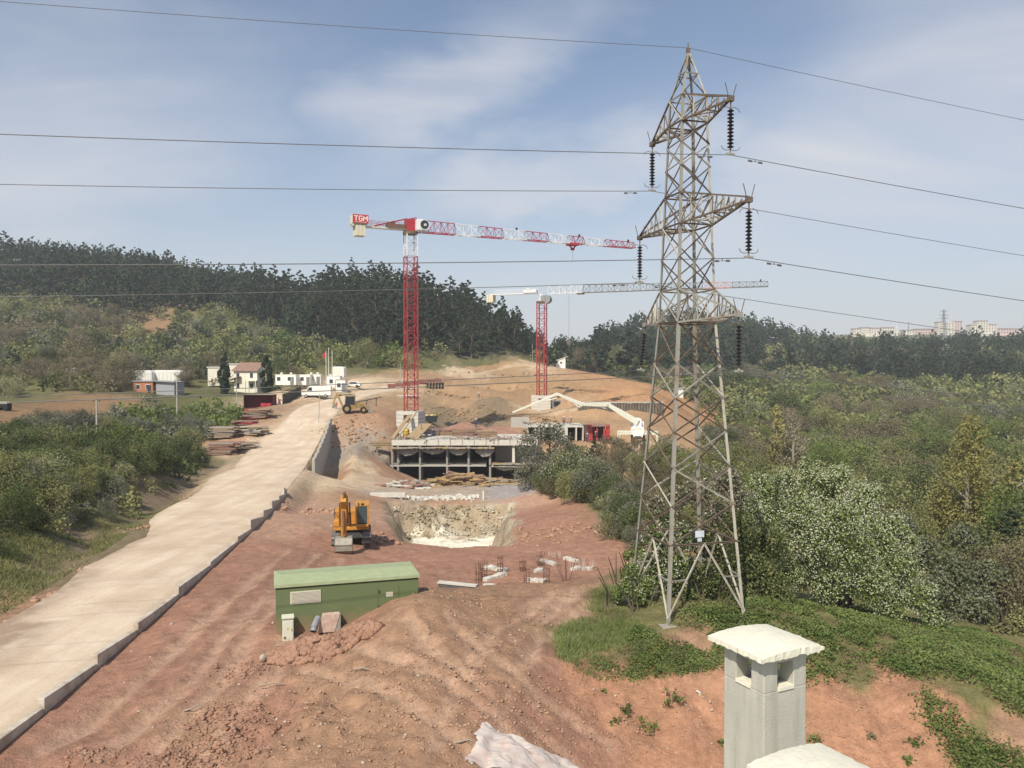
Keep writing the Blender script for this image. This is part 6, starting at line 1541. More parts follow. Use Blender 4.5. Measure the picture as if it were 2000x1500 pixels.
# white tarp near the lower edge
def tarp():
    p = P(1062, 1480, ground_hit(1062, 1502, 21, 30)); n = 60; u = np.linspace(-1, 1, n); X, Y = np.meshgrid(u, u)
    x = X * 2.15 + .15 * Y; y = Y * .85 + .18 * X
    wx = p.x + x; wy = p.y + y; zg_ = G(wx.ravel(), wy.ravel()).reshape(X.shape)
    z = zg_ + .05 + .12 * np.exp(-((X + .1) ** 2 * 2.2 + (Y - .15) ** 2 * 2.0)) + np.abs(fbm(X * 2.6 + 5, Y * 2.2, 4, 4)) * .05 - np.abs(fbm(X * 6 + Y * 2, Y * 5, 14, 3)) * .035 + .09 * np.exp(-(((X - .12 + .35 * Y) / .12) ** 2)) * np.clip(1 - np.abs(Y), 0, 1)
    e = fbm(X * 3, Y * 3, 8, 3) * .12
    V = np.stack([wx + e - p.x, wy + e * .6 - p.y, z - p.z], -1).reshape(-1, 3); i = np.arange(n * n).reshape(n, n)
    o = npmesh('tarpaulin', V, np.stack([i[:-1, :-1], i[:-1, 1:], i[1:, 1:], i[1:, :-1]], -1).reshape(-1, 4), mat('dirty_sheet', (.52, .46, .42), .55, var=.1, scale=2.2, col2=(.44, .31, .26), lo=.45, hi=.75, bump=.2, bscale=10), smooth=True)
    o.location = p; tag(o, 'crumpled dirty white plastic sheet lying on the soil at the lower picture edge', 'sheet')
tarp()
# ------------------------------------------------------------------ workers
SKIN = mat('skin', (.42, .25, .17), .6); 
def person_mesh(pose):
    V = {'pel': (0, 0, .92), 'che': (0, -.03, 1.32), 'nec': (0, -.03, 1.48), 'hd': (0, -.05, 1.60), 'top': (0, -.05, 1.70)}
    E = [('pel', 'che'), ('che', 'nec'), ('nec', 'hd'), ('hd', 'top')]; Rr = {'pel': .15, 'che': .17, 'nec': .06, 'hd': .095, 'top': .07}
    for s, S in ((-1, 'l'), (1, 'r')):
        st = .14 if pose == 0 else .26
        V.update({S + 'hip': (s * .10, 0, .86), S + 'kn': (s * .12, -st * .5 * s, .48), S + 'an': (s * .13, st * .4 * s, .08), S + 'to': (s * .14, st * .4 * s - .16, .04), S + 'sh': (s * .19, -.03, 1.40),
                  S + 'el': (s * .27, -.02 if pose == 0 else -.18, 1.13), S + 'wr': (s * .26, -.12 if pose == 0 else -.36, .92 if pose == 0 else 1.15), S + 'ha': (s * .25, -.15 if pose == 0 else -.44, .84 if pose == 0 else 1.17)})
        E += [('pel', S + 'hip'), (S + 'hip', S + 'kn'), (S + 'kn', S + 'an'), (S + 'an', S + 'to'), ('che', S + 'sh'), (S + 'sh', S + 'el'), (S + 'el', S + 'wr'), (S + 'wr', S + 'ha')]
        Rr.update({S + 'hip': .10, S + 'kn': .07, S + 'an': .05, S + 'to': .045, S + 'sh': .075, S + 'el': .052, S + 'wr': .036, S + 'ha': .042})
    ks = list(V); me = bpy.data.meshes.new('person'); me.from_pydata([V[k] for k in ks], [(ks.index(a), ks.index(b)) for a, b in E], [])
    o = bpy.data.objects.new('body', me); COL.objects.link(o); md = o.modifiers.new('skin', 'SKIN')
    for i, k in enumerate(ks): me.skin_vertices[0].data[i].radius = (Rr[k], Rr[k]); me.skin_vertices[0].data[i].use_root = (i == 0)
    o.modifiers.new('sub', 'SUBSURF').render_levels = 1
    return o
def worker(px, py, Y, label, cloth, vest, hat, pose, rz, zoff=None):
    p = P(px, py, Y); z = gz(p.x, p.y) if zoff is None else zoff
    t = thing('person', label, 'person', (p.x, p.y, z), rz, 'workers on the site')
    b = person_mesh(pose); b.parent = t; b.data.materials.append(cloth)
    m = MB(); m.tube([(0, -.02, .98), (0, -.03, 1.2), (0, -.03, 1.42), (0, -.03, 1.46)], [.19, .205, .19, .12], 12); m.build('vest', vest, t, smooth=True)
    m = MB(); m.tube([(0, -.05, 1.64), (0, -.05, 1.66), (0, -.05, 1.74), (0, -.05, 1.79)], [.15, .125, .11, .04], 12); m.build('helmet', hat, t, smooth=True)
    m = MB(); m.tube([(0, -.06, 1.50), (0, -.065, 1.56), (0, -.06, 1.63)], [.075, .098, .095], 10); m.build('face', SKIN, t, smooth=True)
BLUEC = mat('work_blue', (.05, .07, .13), .9); GREYC = mat('work_grey', (.12, .12, .12), .9); TANC = mat('work_tan', (.28, .22, .15), .9); ORV = mat('vest_orange', (.70, .17, .04), .8); YEV = mat('vest_yellow', (.62, .60, .08), .8)
WHAT = mat('helmet_white', (.75, .75, .72), .4)
worker(930, 838, 150, 'worker in dark blue with a white helmet on the concrete roof', BLUEC, BLUEC, WHAT, 0, .3, zr + 1.2)
worker(935, 788, 194, 'worker in tan walking along the upper terrace', TANC, TANC, WHAT, 1, .5)
worker(1115, 830, 158.5, 'stooping worker in tan on the room roof, rightmost there', TANC, TANC, WHAT, 1, 1, rz1 + .02)
worker(1101, 830, 159, 'worker in grey on the room roof above the grey panel', GREYC, TANC, WHAT, 0, .4, rz1 + .02)
worker(1147, 861, 155.5, 'worker in dark clothes before the red formwork', BLUEC, GREYC, WHAT, 0, 0)
worker(1163, 860, 158, 'worker in a yellow vest inside the red formwork bay', GREYC, YEV, WHAT, 0, .2, rz0)
worker(1027, 856, 153, 'worker in an orange vest at the grey basement wall', GREYC, ORV, mat('helmet_red', (.6, .05, .05), .4), 0, 0)
worker(1079, 864, 156.2, 'worker with a white helmet before the second room', TANC, GREYC, WHAT, 0, .3)
worker(656, 786, 160, 'person in orange at the road edge behind the loader', TANC, ORV, WHAT, 0, .8)
# ------------------------------------------------------------------ vegetation
BARK = mat('bark', (.13, .105, .075), .9, var=.2, scale=4)
PALEBARK = mat('pale_bark', (.34, .30, .23), .9, var=.15, scale=4)
LM = {'pine': leafmat('pine_needles', (.022, .038, .020), (.054, .078, .040), .12),
      'olive': leafmat('olive_leaves', (.128, .138, .050), (.290, .292, .125), .3), 'brown': leafmat('budding_twigs', (.165, .140, .082), (.290, .250, .155), .3),
      'bright': leafmat('fresh_leaves', (.115, .160, .040), (.235, .290, .095), .35), 'grey': leafmat('grey_leaves', (.135, .140, .095), (.255, .255, .180), .3),
      'bloss': leafmat('blossom', (.50, .52, .34), (.78, .77, .62), .35), 'gold': leafmat('gold_leaves', (.27, .25, .085), (.43, .39, .165), .35), 'dark': leafmat('dark_leaves', (.065, .090, .034), (.150, .180, .070), .3),
      'bramble': leafmat('bramble_leaves', (.100, .145, .040), (.225, .275, .092), .3), 'grass': leafmat('grass_blades', (.150, .195, .055), (.27, .31, .12), .3), 'dry': leafmat('dry_stalks', (.20, .15, .09), (.34, .27, .17), .2)}
PR = np.random.default_rng(77)
def crown_parts(kind, h, r, n, size, rng):
    """list of (leaf material key, V, F, tint)"""
    if kind == 'pine':
        c, b = crown_balls(rng, h, r, 30, .20, .52, 'pine'); return [('pine', *leaves(c, b, n, size, rng, up=.5, squash=.55))]
    if kind == 'poplar':
        c, b = crown_balls(rng, h, r, 34, .06, .8, 'poplar'); return [('gold', *leaves(c, b, n, size, rng, up=.1, squash=1.6, asp=1.4))]
    c, b = crown_balls(rng, h, r, 24, .16, .8)
    if kind == 'bloss':
        return [('olive', *leaves(c, b, int(n * .8), size, rng)), ('bloss', *leaves(c, b * 1.07, int(n * .5), size * .62, rng, shell=.85))]
    return [(kind, *leaves(c, b, n, size, rng))]
def proto(kind, h, r, n, size, seed, name, trunk=True):
    rng = np.random.default_rng(seed)
    t = bpy.data.objects.new(name, None); COL.objects.link(t); t.empty_display_size = .3
    if trunk: trunk_mb(h, h * .022 + .03, rng, 6).build('trunk', PALEBARK if kind in ('poplar', 'brown') else BARK, t, smooth=True)
    for key, V, F, ti in crown_parts(kind, h, r, n, size, rng): npmesh('blossom' if key == 'bloss' else 'crown', V, F, LM[key], t, ti)
    return t
def flat_proto(kind, h, r, n, size, seed, name):
    """whole plant as one small mesh (copies of it are only a few pixels high)"""
    rng = np.random.default_rng(seed); Vs, Fs, Ts, Ms, mats, off = [], [], [], [], [], 0
    for key, V, F, ti in crown_parts(kind, h, r, n, size, rng):
        Vs.append(V); Fs.append(F + off); Ts.append(ti); Ms.append(np.full(len(F), len(mats))); mats.append(LM[key]); off += len(V)
    tm = trunk_mb(h, h * .02 + .03, rng, 0); tv = np.array(tm.v); tf = np.array([f for f in tm.f if len(f) == 4])
    Vs.append(tv); Fs.append(tf + off); Ts.append(np.full(len(tf), .5)); Ms.append(np.full(len(tf), len(mats))); mats.append(BARK)
    o = npmesh(name, np.concatenate(Vs), np.concatenate(Fs), mats, None, np.concatenate(Ts)); o.data.polygons.foreach_set('material_index', np.concatenate(Ms).astype(np.int32)); return o
PROTO = {}
def place(kind, var, p, h, label, cat, group, big, rng, name):
    """one plant of the wanted height at p; the first use takes the prototype itself"""
    key = (kind, var, big)
    sx = 1 + rng.normal() * .10
    if key not in PROTO:
        base = {'pine': (10, 3.1), 'poplar': (10, 1.9)}.get(kind, (5, 2.75))
        rr = base[1] * (1 + .12 * ((var * 7) % 5 - 2) / 2)
        n = {'pine': 3400, 'poplar': 4600}.get(kind, 4200) if big else {'pine': 420, 'poplar': 600}.get(kind, 420)
        size = {'pine': .42, 'poplar': .2}.get(kind, .185) * (1 if big else 2.5)
        o = (proto if big else flat_proto)(kind, base[0], rr, n, size, hash_(kind) + var * 13 + big, name)
        PROTO[key] = [o, base[0], False]
    o, bh0, used = PROTO[key]
    s = h / bh0
    if used: o = o.copy() if not big else dup(o, (0, 0, 0)); 
    if used and not big: COL.objects.link(o)
    PROTO[key][2] = True
    o.location = p; o.rotation_euler = (0, 0, rng.random() * 6.283); o.scale = (s * sx, s * sx, s)
    for k in ('label', 'category', 'group'):
        if k in o: del o[k]
    return tag(o, label, cat, group)
def hash_(s): return sum(ord(c) * (i + 3) for i, c in enumerate(s)) % 9973
class Mass:
    """many far plants joined into one mesh per leaf material"""
    def __init__(s): s.d = {}
    def add(s, kind, pts, hs, base, rng, ntri, size):
        for var in range(3):
            sel = np.arange(len(pts)) % 3 == var
            if not sel.any(): continue
            P_, H_ = pts[sel], hs[sel]; m = len(P_)
            for key, V, F, ti in crown_parts(kind, base[0], base[1], ntri, size, np.random.default_rng(hash_(kind) + var)):
                q = F.shape[1]; a = rng.random(m) * 6.283; sc = H_ / base[0]; w = sc * (1 + rng.normal(size=m) * .12)
                X = (V[None, :, 0] * np.cos(a)[:, None] - V[None, :, 1] * np.sin(a)[:, None]) * w[:, None] + P_[:, 0:1]
                Y = (V[None, :, 0] * np.sin(a)[:, None] + V[None, :, 1] * np.cos(a)[:, None]) * w[:, None] + P_[:, 1:2]
                Z = V[None, :, 2] * sc[:, None] + P_[:, 2:3]
                T = np.clip(ti[None] + rng.normal(size=m)[:, None] * .32, 0, 1)
                FF = F[None] + (np.arange(m) * len(V))[:, None, None]
                s.d.setdefault(key, []).append((np.stack([X, Y, Z], -1).reshape(-1, 3), FF.reshape(-1, q), T.ravel()))
    def build(s, names):
        for key, L in s.d.items():
            Vs, Fs, Ts, off = [], [], [], 0
            for V, F, T in L: Vs.append(V); Fs.append(F + off); Ts.append(T); off += len(V)
            o = npmesh(names[key][0], np.concatenate(Vs), np.concatenate(Fs), LM[key], None, np.concatenate(Ts)); tag(o, names[key][1], 'woodland', None, 'stuff')
def grid(x0, x1, y0, y1, s, rng):
    X, Y = np.meshgrid(np.arange(x0, x1, s), np.arange(y0, y1, s)); X = X.ravel() + rng.uniform(-.48, .48, X.size) * s; Y = Y.ravel() + rng.uniform(-.48, .48, Y.size) * s
    return X, Y
def vis(X, Y, pad=90):
    Z = G(X, Y); px, py = proj(X, Y, Z); k = (px > -pad) & (px < 2000 + pad) & (py < 1600)
    return X[k], Y[k], Z[k], px[k], py[k]
PB = ([-300, 0, 200, 400, 500, 600, 700, 850, 1000, 1100], [578, 582, 600, 622, 645, 668, 684, 694, 698, 700])
RB_ = ([1090, 1200, 1300, 1400, 1500, 1600, 1700, 1800, 1900, 2000, 2100], [712, 722, 738, 738, 730, 742, 746, 740, 758, 762, 765])
RIDGE_L = ([-300, 0, 200, 350, 480, 560, 690, 790, 850, 950, 1040, 1100], [520, 520, 510, 490, 460, 430, 385, 370, 365, 355, 350, 350])
RIDGE_R = ([1080, 1150, 1250, 1450, 1560, 1700, 1850, 2100], [600, 600, 600, 620, 640, 660, 680, 680])
pine, bush = [], []
# --- left hills
X, Y, Z, px, py = vis(*grid(-380, 40, 205, 560, 5.6, PR))
ok = (px < 1112) & (Y < np.interp(px, *RIDGE_L) + 22)
bound = np.interp(px, *PB) + fbm(px * .012, Y * .03, 5, 3) * 16
isp = ok & (py < bound)
u = PR.random(len(X))
for k in np.where(isp & (u < .93))[0]: pine.append((X[k], Y[k], Z[k], 11.3 * (1 + PR.normal() * .24), 'L'))
isb = ok & (py >= bound - 4) & (py < np.where(px < 245, 775, 748)) & ~((px > 600) & (py > 722) & (Y < 275)) & ~((px > 860) & (Y < 290 + (px - 860) * .12)) & ~((px > 285) & (px < 350) & (py > 630) & (py < 662))
isb &= ~((px > 250) & (px < 740) & (Y < 214)) & ~((px > 530) & (Y < 232))
for k in np.where(isb & (u < .70))[0]: bush.append((X[k], Y[k], Z[k], 4.9 * (1 + PR.normal() * .25), 'L'))
# a few pines among the bushes
for k in np.where(isb & (u > .965))[0]: pine.append((X[k], Y[k], Z[k], 7.5, 'L'))
X, Y, Z, px, py = vis(*grid(-150, -70, 171, 206, 4.6, PR))
for k in np.where((px < 250) & (py > 690) & (PR.random(len(X)) < .8) & (Y > np.interp(px, [0, 230], [172, 180])))[0]: bush.append((X[k], Y[k], Z[k], 3.6 * (1 + PR.normal() * .3), 'L'))
X, Y, Z, px, py = vis(*grid(-95, -55, 208, 232, 4.8, PR))
for k in np.where((px > 345) & (px < 600) & (PR.random(len(X)) < .6) & ~((px > 440) & (px < 500)))[0]: bush.append((X[k], Y[k], Z[k], 4.2 * (1 + PR.normal() * .3), 'L'))
# --- right hills and valley
X, Y, Z, px, py = vis(*grid(10, 480, 300, 730, 6.4, PR))
ok = (px > 1092) & (Y < np.interp(px, *RIDGE_R) + 18) & ((px > 1400) | (Y > 310 + (1400 - px) * .12))
bound = np.interp(px, *RB_) + fbm(X * .02, Y * .02, 8, 3) * 16
u = PR.random(len(X)); patch = fbm(X * .018, Y * .018, 14, 3)
isp = ok & (py < bound) & ~((px > 1640) & (px < 1660) & (py < 700))
thin = (px > 1490) & (py < 690)
for k in np.where(isp & (u < np.where(thin, .45, .86)) & (patch < .45))[0]: pine.append((X[k], Y[k], Z[k], 11.8 * (1 + PR.normal() * .26), 'R'))
for k in np.where((ok & (py >= bound - 3)) & (u < .9) | (isp & (patch >= .45) & (u < .8)))[0]: bush.append((X[k], Y[k], Z[k], 6.2 * (1 + PR.normal() * .28), 'R'))
X, Y, Z, px, py = vis(*grid(10, 330, 52, 312, 4.4, PR))
ex_ = np.interp(Y, [52, 60, 85, 100, 112, 140, 200, 250, 290, 312], [14.5, 13.5, 16, 21, 27, 38, 53, 58, 50, 60])
u = PR.random(len(X))
clear = ((px > 1478) & (px < 1592) & (Y > 92) & (Y < 139)) | ((px > 1820) & (px < 1950) & (Y > 60) & (Y < 91))
for k in np.where((X > ex_ + PR.normal(size=len(X)) * 1.2) & (u < .84) & ~clear)[0]:
    hh = 5.6 * (1 + PR.normal() * .28) * (.75 if Y[k] < 75 else 1)
    bush.append((X[k], Y[k], Z[k], min(hh, 2.8 + max(0, (X[k] - ex_[k])) * .35), 'R'))
    if u[k] < .03: pine.append((X[k], Y[k], Z[k], 6.5, 'R'))
# the hill's shoulder right of the site: low bushes at its foot
# --- left of the road
X, Y, Z, px, py = vis(*grid(-120, -28, 44, 172, 2.1, PR))
l = np.interp(Y, RY, R_L); u = PR.random(len(X))
field = (px < 285) & (py > 772) & (Y > np.interp(px, [-200, 0, 150, 285], [112, 118, 136, 152]))
ok = (X < l - np.where(Y < 62, 4.6, np.where(Y < 104, 3.0, 3.6))) & ~field & (u < .92)
ok &= ~((Y > 112) & (Y < 166) & (X > l - 8.5)) & ~((Y > 155) & (px > 300))
for k in np.where(ok)[0]:
    bush.append((X[k], Y[k], Z[k] - .2, 2.75 * (1 + PR.normal() * .25) * (.75 if Y[k] < 58 else 1) * (.55 if X[k] > l[k] - 5.5 else 1), 'N'))
# --- bushes between the site and the valley
for (pa, ya, pb, yb, n, hh) in ((1095, 104, 1190, 84, 34, 3.0), (1160, 92, 1260, 68, 34, 2.9), (1210, 72, 1262, 60, 12, 2.4), (1190, 113, 1330, 96, 16, 2.8), (1060, 106, 1090, 98, 8, 3.0), (1275, 104, 1420, 84, 30, 3.6), (1390, 150, 1440, 110, 22, 4.2), (1340, 84, 1440, 62, 30, 3.2)):
    for k in range(n):
        t = PR.random(); yy = ya + (yb - ya) * t + PR.normal() * 2.0; q = P(pa + (pb - pa) * t + PR.normal() * 16, 900, yy)
        bush.append((q.x, yy, gz(q.x, yy), hh * (1 + PR.normal() * .22), 'M'))
def rank(L):
    A = np.array([(a[0], a[1], a[2], a[3]) for a in L]); s = A[:, 3] / A[:, 1]; return np.argsort(-s), A
def kind_of(z, nn, u):
    """what grows where: patches of species"""
    n = nn + PR.normal() * .22
    if z == 'L':
        if u < .025: return 'bloss'
        if u < .13: return 'grey'
        if u < .30: return 'dark'
        return 'bright' if n > .75 else 'olive' if n > -.35 else 'brown'
    if z == 'N':
        if u < .025: return 'bloss'
        return 'bright' if n > .85 else 'grey' if n > -.15 else 'olive' if n > -.6 else 'dark'
    if z == 'M':
        if u < .06: return 'bloss'
        return 'olive' if n > .15 else 'grey' if n > -.3 else 'dark' if n > -.6 else 'brown'
    if u < .018: return 'bloss'
    if u < .12: return 'bright'
    if u < .22: return 'dark'
    return 'olive' if n > -.2 else 'brown' if n > -.85 else 'grey'
def zone_words(z, x, y, px):
    if z == 'L': return 'high on the left hillside' if y > 360 else 'halfway up the left hillside' if y > 285 else 'low on the left slope behind the houses'
    if z == 'R': return 'on the far valley side under the pine ridge' if y > 330 else 'in the middle of the valley on the right' if y > 150 else 'on the near valley slope below the pylon mound'
    if z == 'N': return 'in the thicket by the lumber stacks' if y > 108 else 'in the thicket round the nearest utility pole' if y > 80 else 'on the near end of the left road bank'
    return 'in the hedge along the red ground' if y < 96 and px < 1290 else 'in the hedge below the pump truck' if px < 1330 else 'at the valley rim beside the pylon'
ZN = {'L': 'on the left hillside', 'R': 'in the valley on the right', 'N': 'in the thicket left of the road', 'M': 'in the hedge between the site and the valley'}
KN = {'olive': ('broadleaf_tree', 'olive green rounded tree', 'tree'), 'brown': ('budding_tree', 'brownish budding tree', 'tree'), 'bright': ('broadleaf_tree', 'bright green tree', 'tree'),
      'grey': ('shrub', 'grey green shrub', 'shrub'), 'dark': ('shrub', 'dark green shrub', 'shrub'), 'bloss': ('blossom_tree', 'white flecked blossom tree', 'tree')}
mass = Mass()
# pines
order, A = rank(pine); PRX, PRY = proj(A[:, 0], A[:, 1], A[:, 2])
sc = A[:, 3] / A[:, 1]
for i, k in enumerate(order[:290]):
    zone = pine[k][4]
    xx = PRX[k]; wz = ('in the forest left of the nearer crane mast' if xx < 790 else 'in the forest between the two crane masts' if xx < 1050 else 'in the forest behind the farther crane') if zone == 'L' else ('on the dark slope behind the pylon' if xx < 1420 else 'on the wooded ridge right of the pylon'); sz = 'tall ' if A[k, 3] > 13 else 'low ' if A[k, 3] < 9.5 else ''
    if 1025 < xx < 1160 and A[k, 3] > 9: A[k, 3] = 9
    place('pine', i % 4, tuple(A[k, :3] - np.array([0, 0, .3])), A[k, 3], sz + 'dark pine ' + wz, 'tree', sz + 'pines ' + wz, True, PR, 'pine_tree')
rest = order[290:]; A[:, 3] = np.where((PRX > 1025) & (PRX < 1160), np.minimum(A[:, 3], 9), A[:, 3])
mass.add('pine', A[rest, :3] - np.array([0, 0, .3]), A[rest, 3], (10, 3.2), PR, 150, 1.08)
# bushes and broadleaf trees
order, A = rank(bush); BX, BY = proj(A[:, 0], A[:, 1], A[:, 2])
cnt = {}; rest = {}; NN = fbm(A[:, 0] * .02, A[:, 1] * .02, 31, 3) * 1.25
for k in order:
    z = bush[k][4]; kd = kind_of(z, NN[k], PR.random()); nm = KN[kd][0]
    c = cnt.get(nm, 0); lim = 280
    if c < lim:
        cnt[nm] = c + 1
        name, lab, cat = KN[kd]
        big = FPX * A[k, 3] / A[k, 1] > 25
        wz = zone_words(z, A[k, 0], A[k, 1], BX[k]); hm = {'L': 4.9, 'R': 6.2, 'N': 2.6, 'M': 3.0}[z]; sz = 'tall ' if A[k, 3] > hm * 1.13 else 'low ' if A[k, 3] < hm * .85 else 'mid sized '
        place(kd, c % 3, tuple(A[k, :3] - np.array([0, 0, .15])), A[k, 3], sz + lab + ' ' + wz, cat, sz + lab + ', ' + wz, big, PR, name)
    else: rest.setdefault((kd), []).append(k)
for kd, ks in rest.items():
    ks = np.array(ks); mass.add(kd, A[ks, :3] - np.array([0, 0, .2]), A[ks, 3], (5, 2.75), PR, 120, .80)
mass.build({'pine': ('pine_forest', 'dark far pine forest covering the ridges'), 'olive': ('far_woodland', 'olive green far woodland on the slopes'), 'brown': ('budding_woodland', 'brownish far woodland just budding'), 'bright': ('fresh_woodland', 'bright green far trees sprinkled over the slopes'),
            'grey': ('grey_scrub', 'grey green far scrub on the slopes'), 'bloss': ('far_blossom', 'whitish blossom of far trees on the slopes'), 'dark': ('dark_scrub', 'dark scrub left of the road')})
print('pines', len(pine), 'bushes', len(bush), cnt)
# --- single trees one can name
def recolor(o, m):
    for c in o.children:
        if c.name.startswith('crown'): c.data.materials[0] = m
def solo(kind, px, py, Y, h, r, n, size, label, name, seed, cat='tree', sink=.2, keys=None):
    p = P(px, py, Y); o = proto(kind, h, r, n, size, seed, name); o.location = (p.x, p.y, gz(p.x, p.y) - sink); tag(o, label, cat); return o
solo('poplar', 1516, 935, 140, 12.0, 1.9, 4200, .26, 'slender golden poplar, left of a pale pair in the valley', 'poplar_tree', 1)
solo('poplar', 1886, 1120, 90, 15.0, 3.5, 10000, .24, 'large golden green poplar, the biggest in the valley at right', 'poplar_tree', 2)
solo('poplar', 1978, 1110, 86, 10.5, 1.6, 3400, .24, 'narrow golden poplar at the right picture edge', 'poplar_tree', 5)
o = solo('poplar', 1550, 935, 138, 11.8, 2.5, 2600, .22, 'pale half bare poplar beside the slender golden one', 'poplar_tree', 4)
recolor(o, leafmat('pale_buds', (.22, .19, .12), (.33, .29, .20), .2))
o = solo('poplar', 1726, 860, 215, 9, 1.8, 1200, .35, 'pale bare poplar standing alone in the mid valley', 'poplar_tree', 9); recolor(o, MATS['pale_buds'])
solo('bright', 1625, 895, 175, 6.5, 2.0, 2400, .3, 'fresh light green tree alone in the mid valley', 'broadleaf_tree', 6)
for px, py, Y, h, lab in ((440, 768, 196, 10.0, 'left dark cypress beside the cream house'), (521, 768, 200, 9.2, 'right dark cypress beside the cream house')):
    o = solo('poplar', px, py, Y, h, 1.5, 6500, .34, lab, 'cypress_tree', 30 + px); recolor(o, LM['pine'])
solo('pine', 1160, 918, 116, 4.4, 1.7, 1500, .3, 'small dark pine at the hedge top before the pale track', 'pine_tree', 12)
o = solo('grey', 1072, 962, 107, 8.4, 3.5, 5200, .24, 'tall grey green olive tree before the right end of the concrete frame', 'olive_tree', 14)
solo('grey', 1040, 958, 105, 4.6, 2.2, 2200, .24, 'lower grey olive bush left of the tall olive tree', 'olive_tree', 15)
solo('bright', 246, 905, 98, 4.6, 3.3, 4200, .24, 'rounded bright green bush by the nearest utility pole', 'bush', 16, 'bush')
solo('bloss', 118, 985, 72, 3.6, 1.6, 2200, .17, 'white flecked small tree on the left road bank', 'blossom_tree', 17)
solo('bloss', 196, 880, 104, 3.6, 1.5, 1500, .22, 'pale blossoming shrub behind the nearest utility pole', 'blossom_tree', 18)
solo('pine', 687, 575, 384, 17, 3.2, 1500, .6, 'tallest pointed pine breaking the left skyline', 'pine_tree', 19)
# white flowering tree and the bushes round the pylon
def thin(d):
    """flowers crowd the top of the crown and come in clusters; the skirt keeps its leaves"""
    V, F, ti = d; c = V.reshape(-1, 4, 3).mean(1); h = (c[:, 2] - c[:, 2].min()) / np.ptp(c[:, 2]); cl = fbm(c[:, 0] * 1.5 + c[:, 1], c[:, 2] * 1.5, 55, 3)
    keep = rng.random(len(c)) < np.clip(.40 + .75 * h + .7 * cl, .1, 1); return V, F[keep], ti[keep]
def bigbush(parts, p, label, name, cat, stem=None):
    t = thing(name, label, cat, (p[0], p[1], gz(p[0], p[1]) - .2))
    if stem: stem.build('trunk', BARK, t, smooth=True)
    for nm, key, V, F, ti in parts: npmesh(nm, V, F, LM[key], t, ti)
    return t
rng = np.random.default_rng(101)
def stems(n, L, r, rng, h=3.0):
    m = MB()
    for k in range(n):
        a = rng.random() * 6.28; s = L * (.4 + .6 * rng.random()); b = Vector((rng.normal() * .5, rng.normal() * .4, -.3))
        m.tube([b, b + Vector((math.cos(a) * s * .3, math.sin(a) * s * .3, h * .5)), b + Vector((math.cos(a) * s * .8, math.sin(a) * s * .8, h * (.9 + .3 * rng.random())))], [r, r * .7, r * .2], 5)
    return m
cs, rs = [], []
p0 = P(1640, 1180, 43); base = Vector((p0.x, p0.y, gz(p0.x, p0.y) - .2))
for px, py, dy, r in ((1560, 985, 0, 1.15), (1620, 965, .4, 1.1), (1500, 1010, -.3, .9), (1670, 1000, 0, 1.2), (1590, 1050, -1.0, 1.4), (1660, 1080, -1.2, 1.4), (1720, 1060, -.2, 1.15), (1760, 1110, -.6, 1.1), (1700, 1140, -1.4, 1.3), (1790, 1165, -.9, .9), (1820, 1205, -1.2, .62), (1520, 1065, -.8, 1.0), (1480, 985, .2, .6), (1580, 935, .2, .55), (1640, 930, .3, .55), (1740, 1180, -1.4, 1.0), (1690, 960, .3, .55), (1620, 1140, -.9, 1.2), (1540, 1120, -.4, 1.0), (1775, 1060, 0, .6), (1845, 1222, -1.2, .35), (1500, 962, 0, .75), (1535, 942, .1, .75), (1478, 1005, -.2, .7), (1585, 930, .1, .7), (1640, 932, .1, .7), (1695, 968, 0, .8), (1740, 1025, -.1, .8), (1560, 1010, -.9, 1.1), (1640, 1020, -1.0, 1.2)):
    q = P(px, py, 42 + dy); cs.append(q - base); rs.append(r * .98)
for k in range(46):                                   # sprays that break the outline
    j = rng.integers(len(cs)); d = rng.normal(size=3); d[1] *= .5; d[2] = abs(d[2]) * 1.1; d /= np.linalg.norm(d); cs.append(Vector(cs[j]) + Vector(d) * rs[j] * 1.08); rs.append(.20 + .16 * rng.random())
cs = np.array(cs); rs = np.array(rs)
bigbush([('crown', 'bright', *leaves(cs, rs * 1.0, 17000, .135, rng, shell=.5)), ('crown', 'dark', *leaves(cs, rs * .6, 2200, .2, rng, shell=.2)), ('blossom', 'bloss', *thin(leaves(cs, rs * 1.06, 30000, .088, rng, shell=.78, up=.7)))], base, 'broad tree covered in white blossom, right of the pylon', 'blossom_tree', 'tree', stems(9, 3.2, .16, rng, 3.6))
def spread(pxs, Y, mats, n, size, label, name, cat, seed, stem=6):
    rng = np.random.default_rng(seed); q0 = P(np.mean([a[0] for a in pxs]), max(a[1] for a in pxs), Y); b0 = Vector((q0.x, q0.y, gz(q0.x, q0.y) - .2))
    c = np.array([P(a[0], a[1], Y + a[3]) - b0 for a in pxs]); r = np.array([a[2] * 1.18 for a in pxs]); n = int(n * 1.5)
    parts = [('blossom' if k == 'bloss' else 'crown', k, *leaves(c, r * (1.05 if k == 'bloss' else 1), int(n * f), size * (.75 if k == 'bloss' else 1), rng, shell=.8 if k == 'bloss' else .35)) for k, f in mats]
    return bigbush(parts, b0, label, name, cat, stems(stem, 1.4, .06, rng, 2.0))
spread([(1290, 1050, .75, 0), (1270, 1110, .7, 0), (1320, 1110, .8, -.3), (1300, 1160, .7, -.2), (1340, 1050, .6, .3), (1265, 1165, .45, 0), (1300, 1010, .45, .4)], 38.6, [('bright', 1), ('dark', .5), ('bloss', .42)], 5200, .12, 'white flecked bush growing up inside the left pylon legs', 'blossom_bush', 'bush', 111)
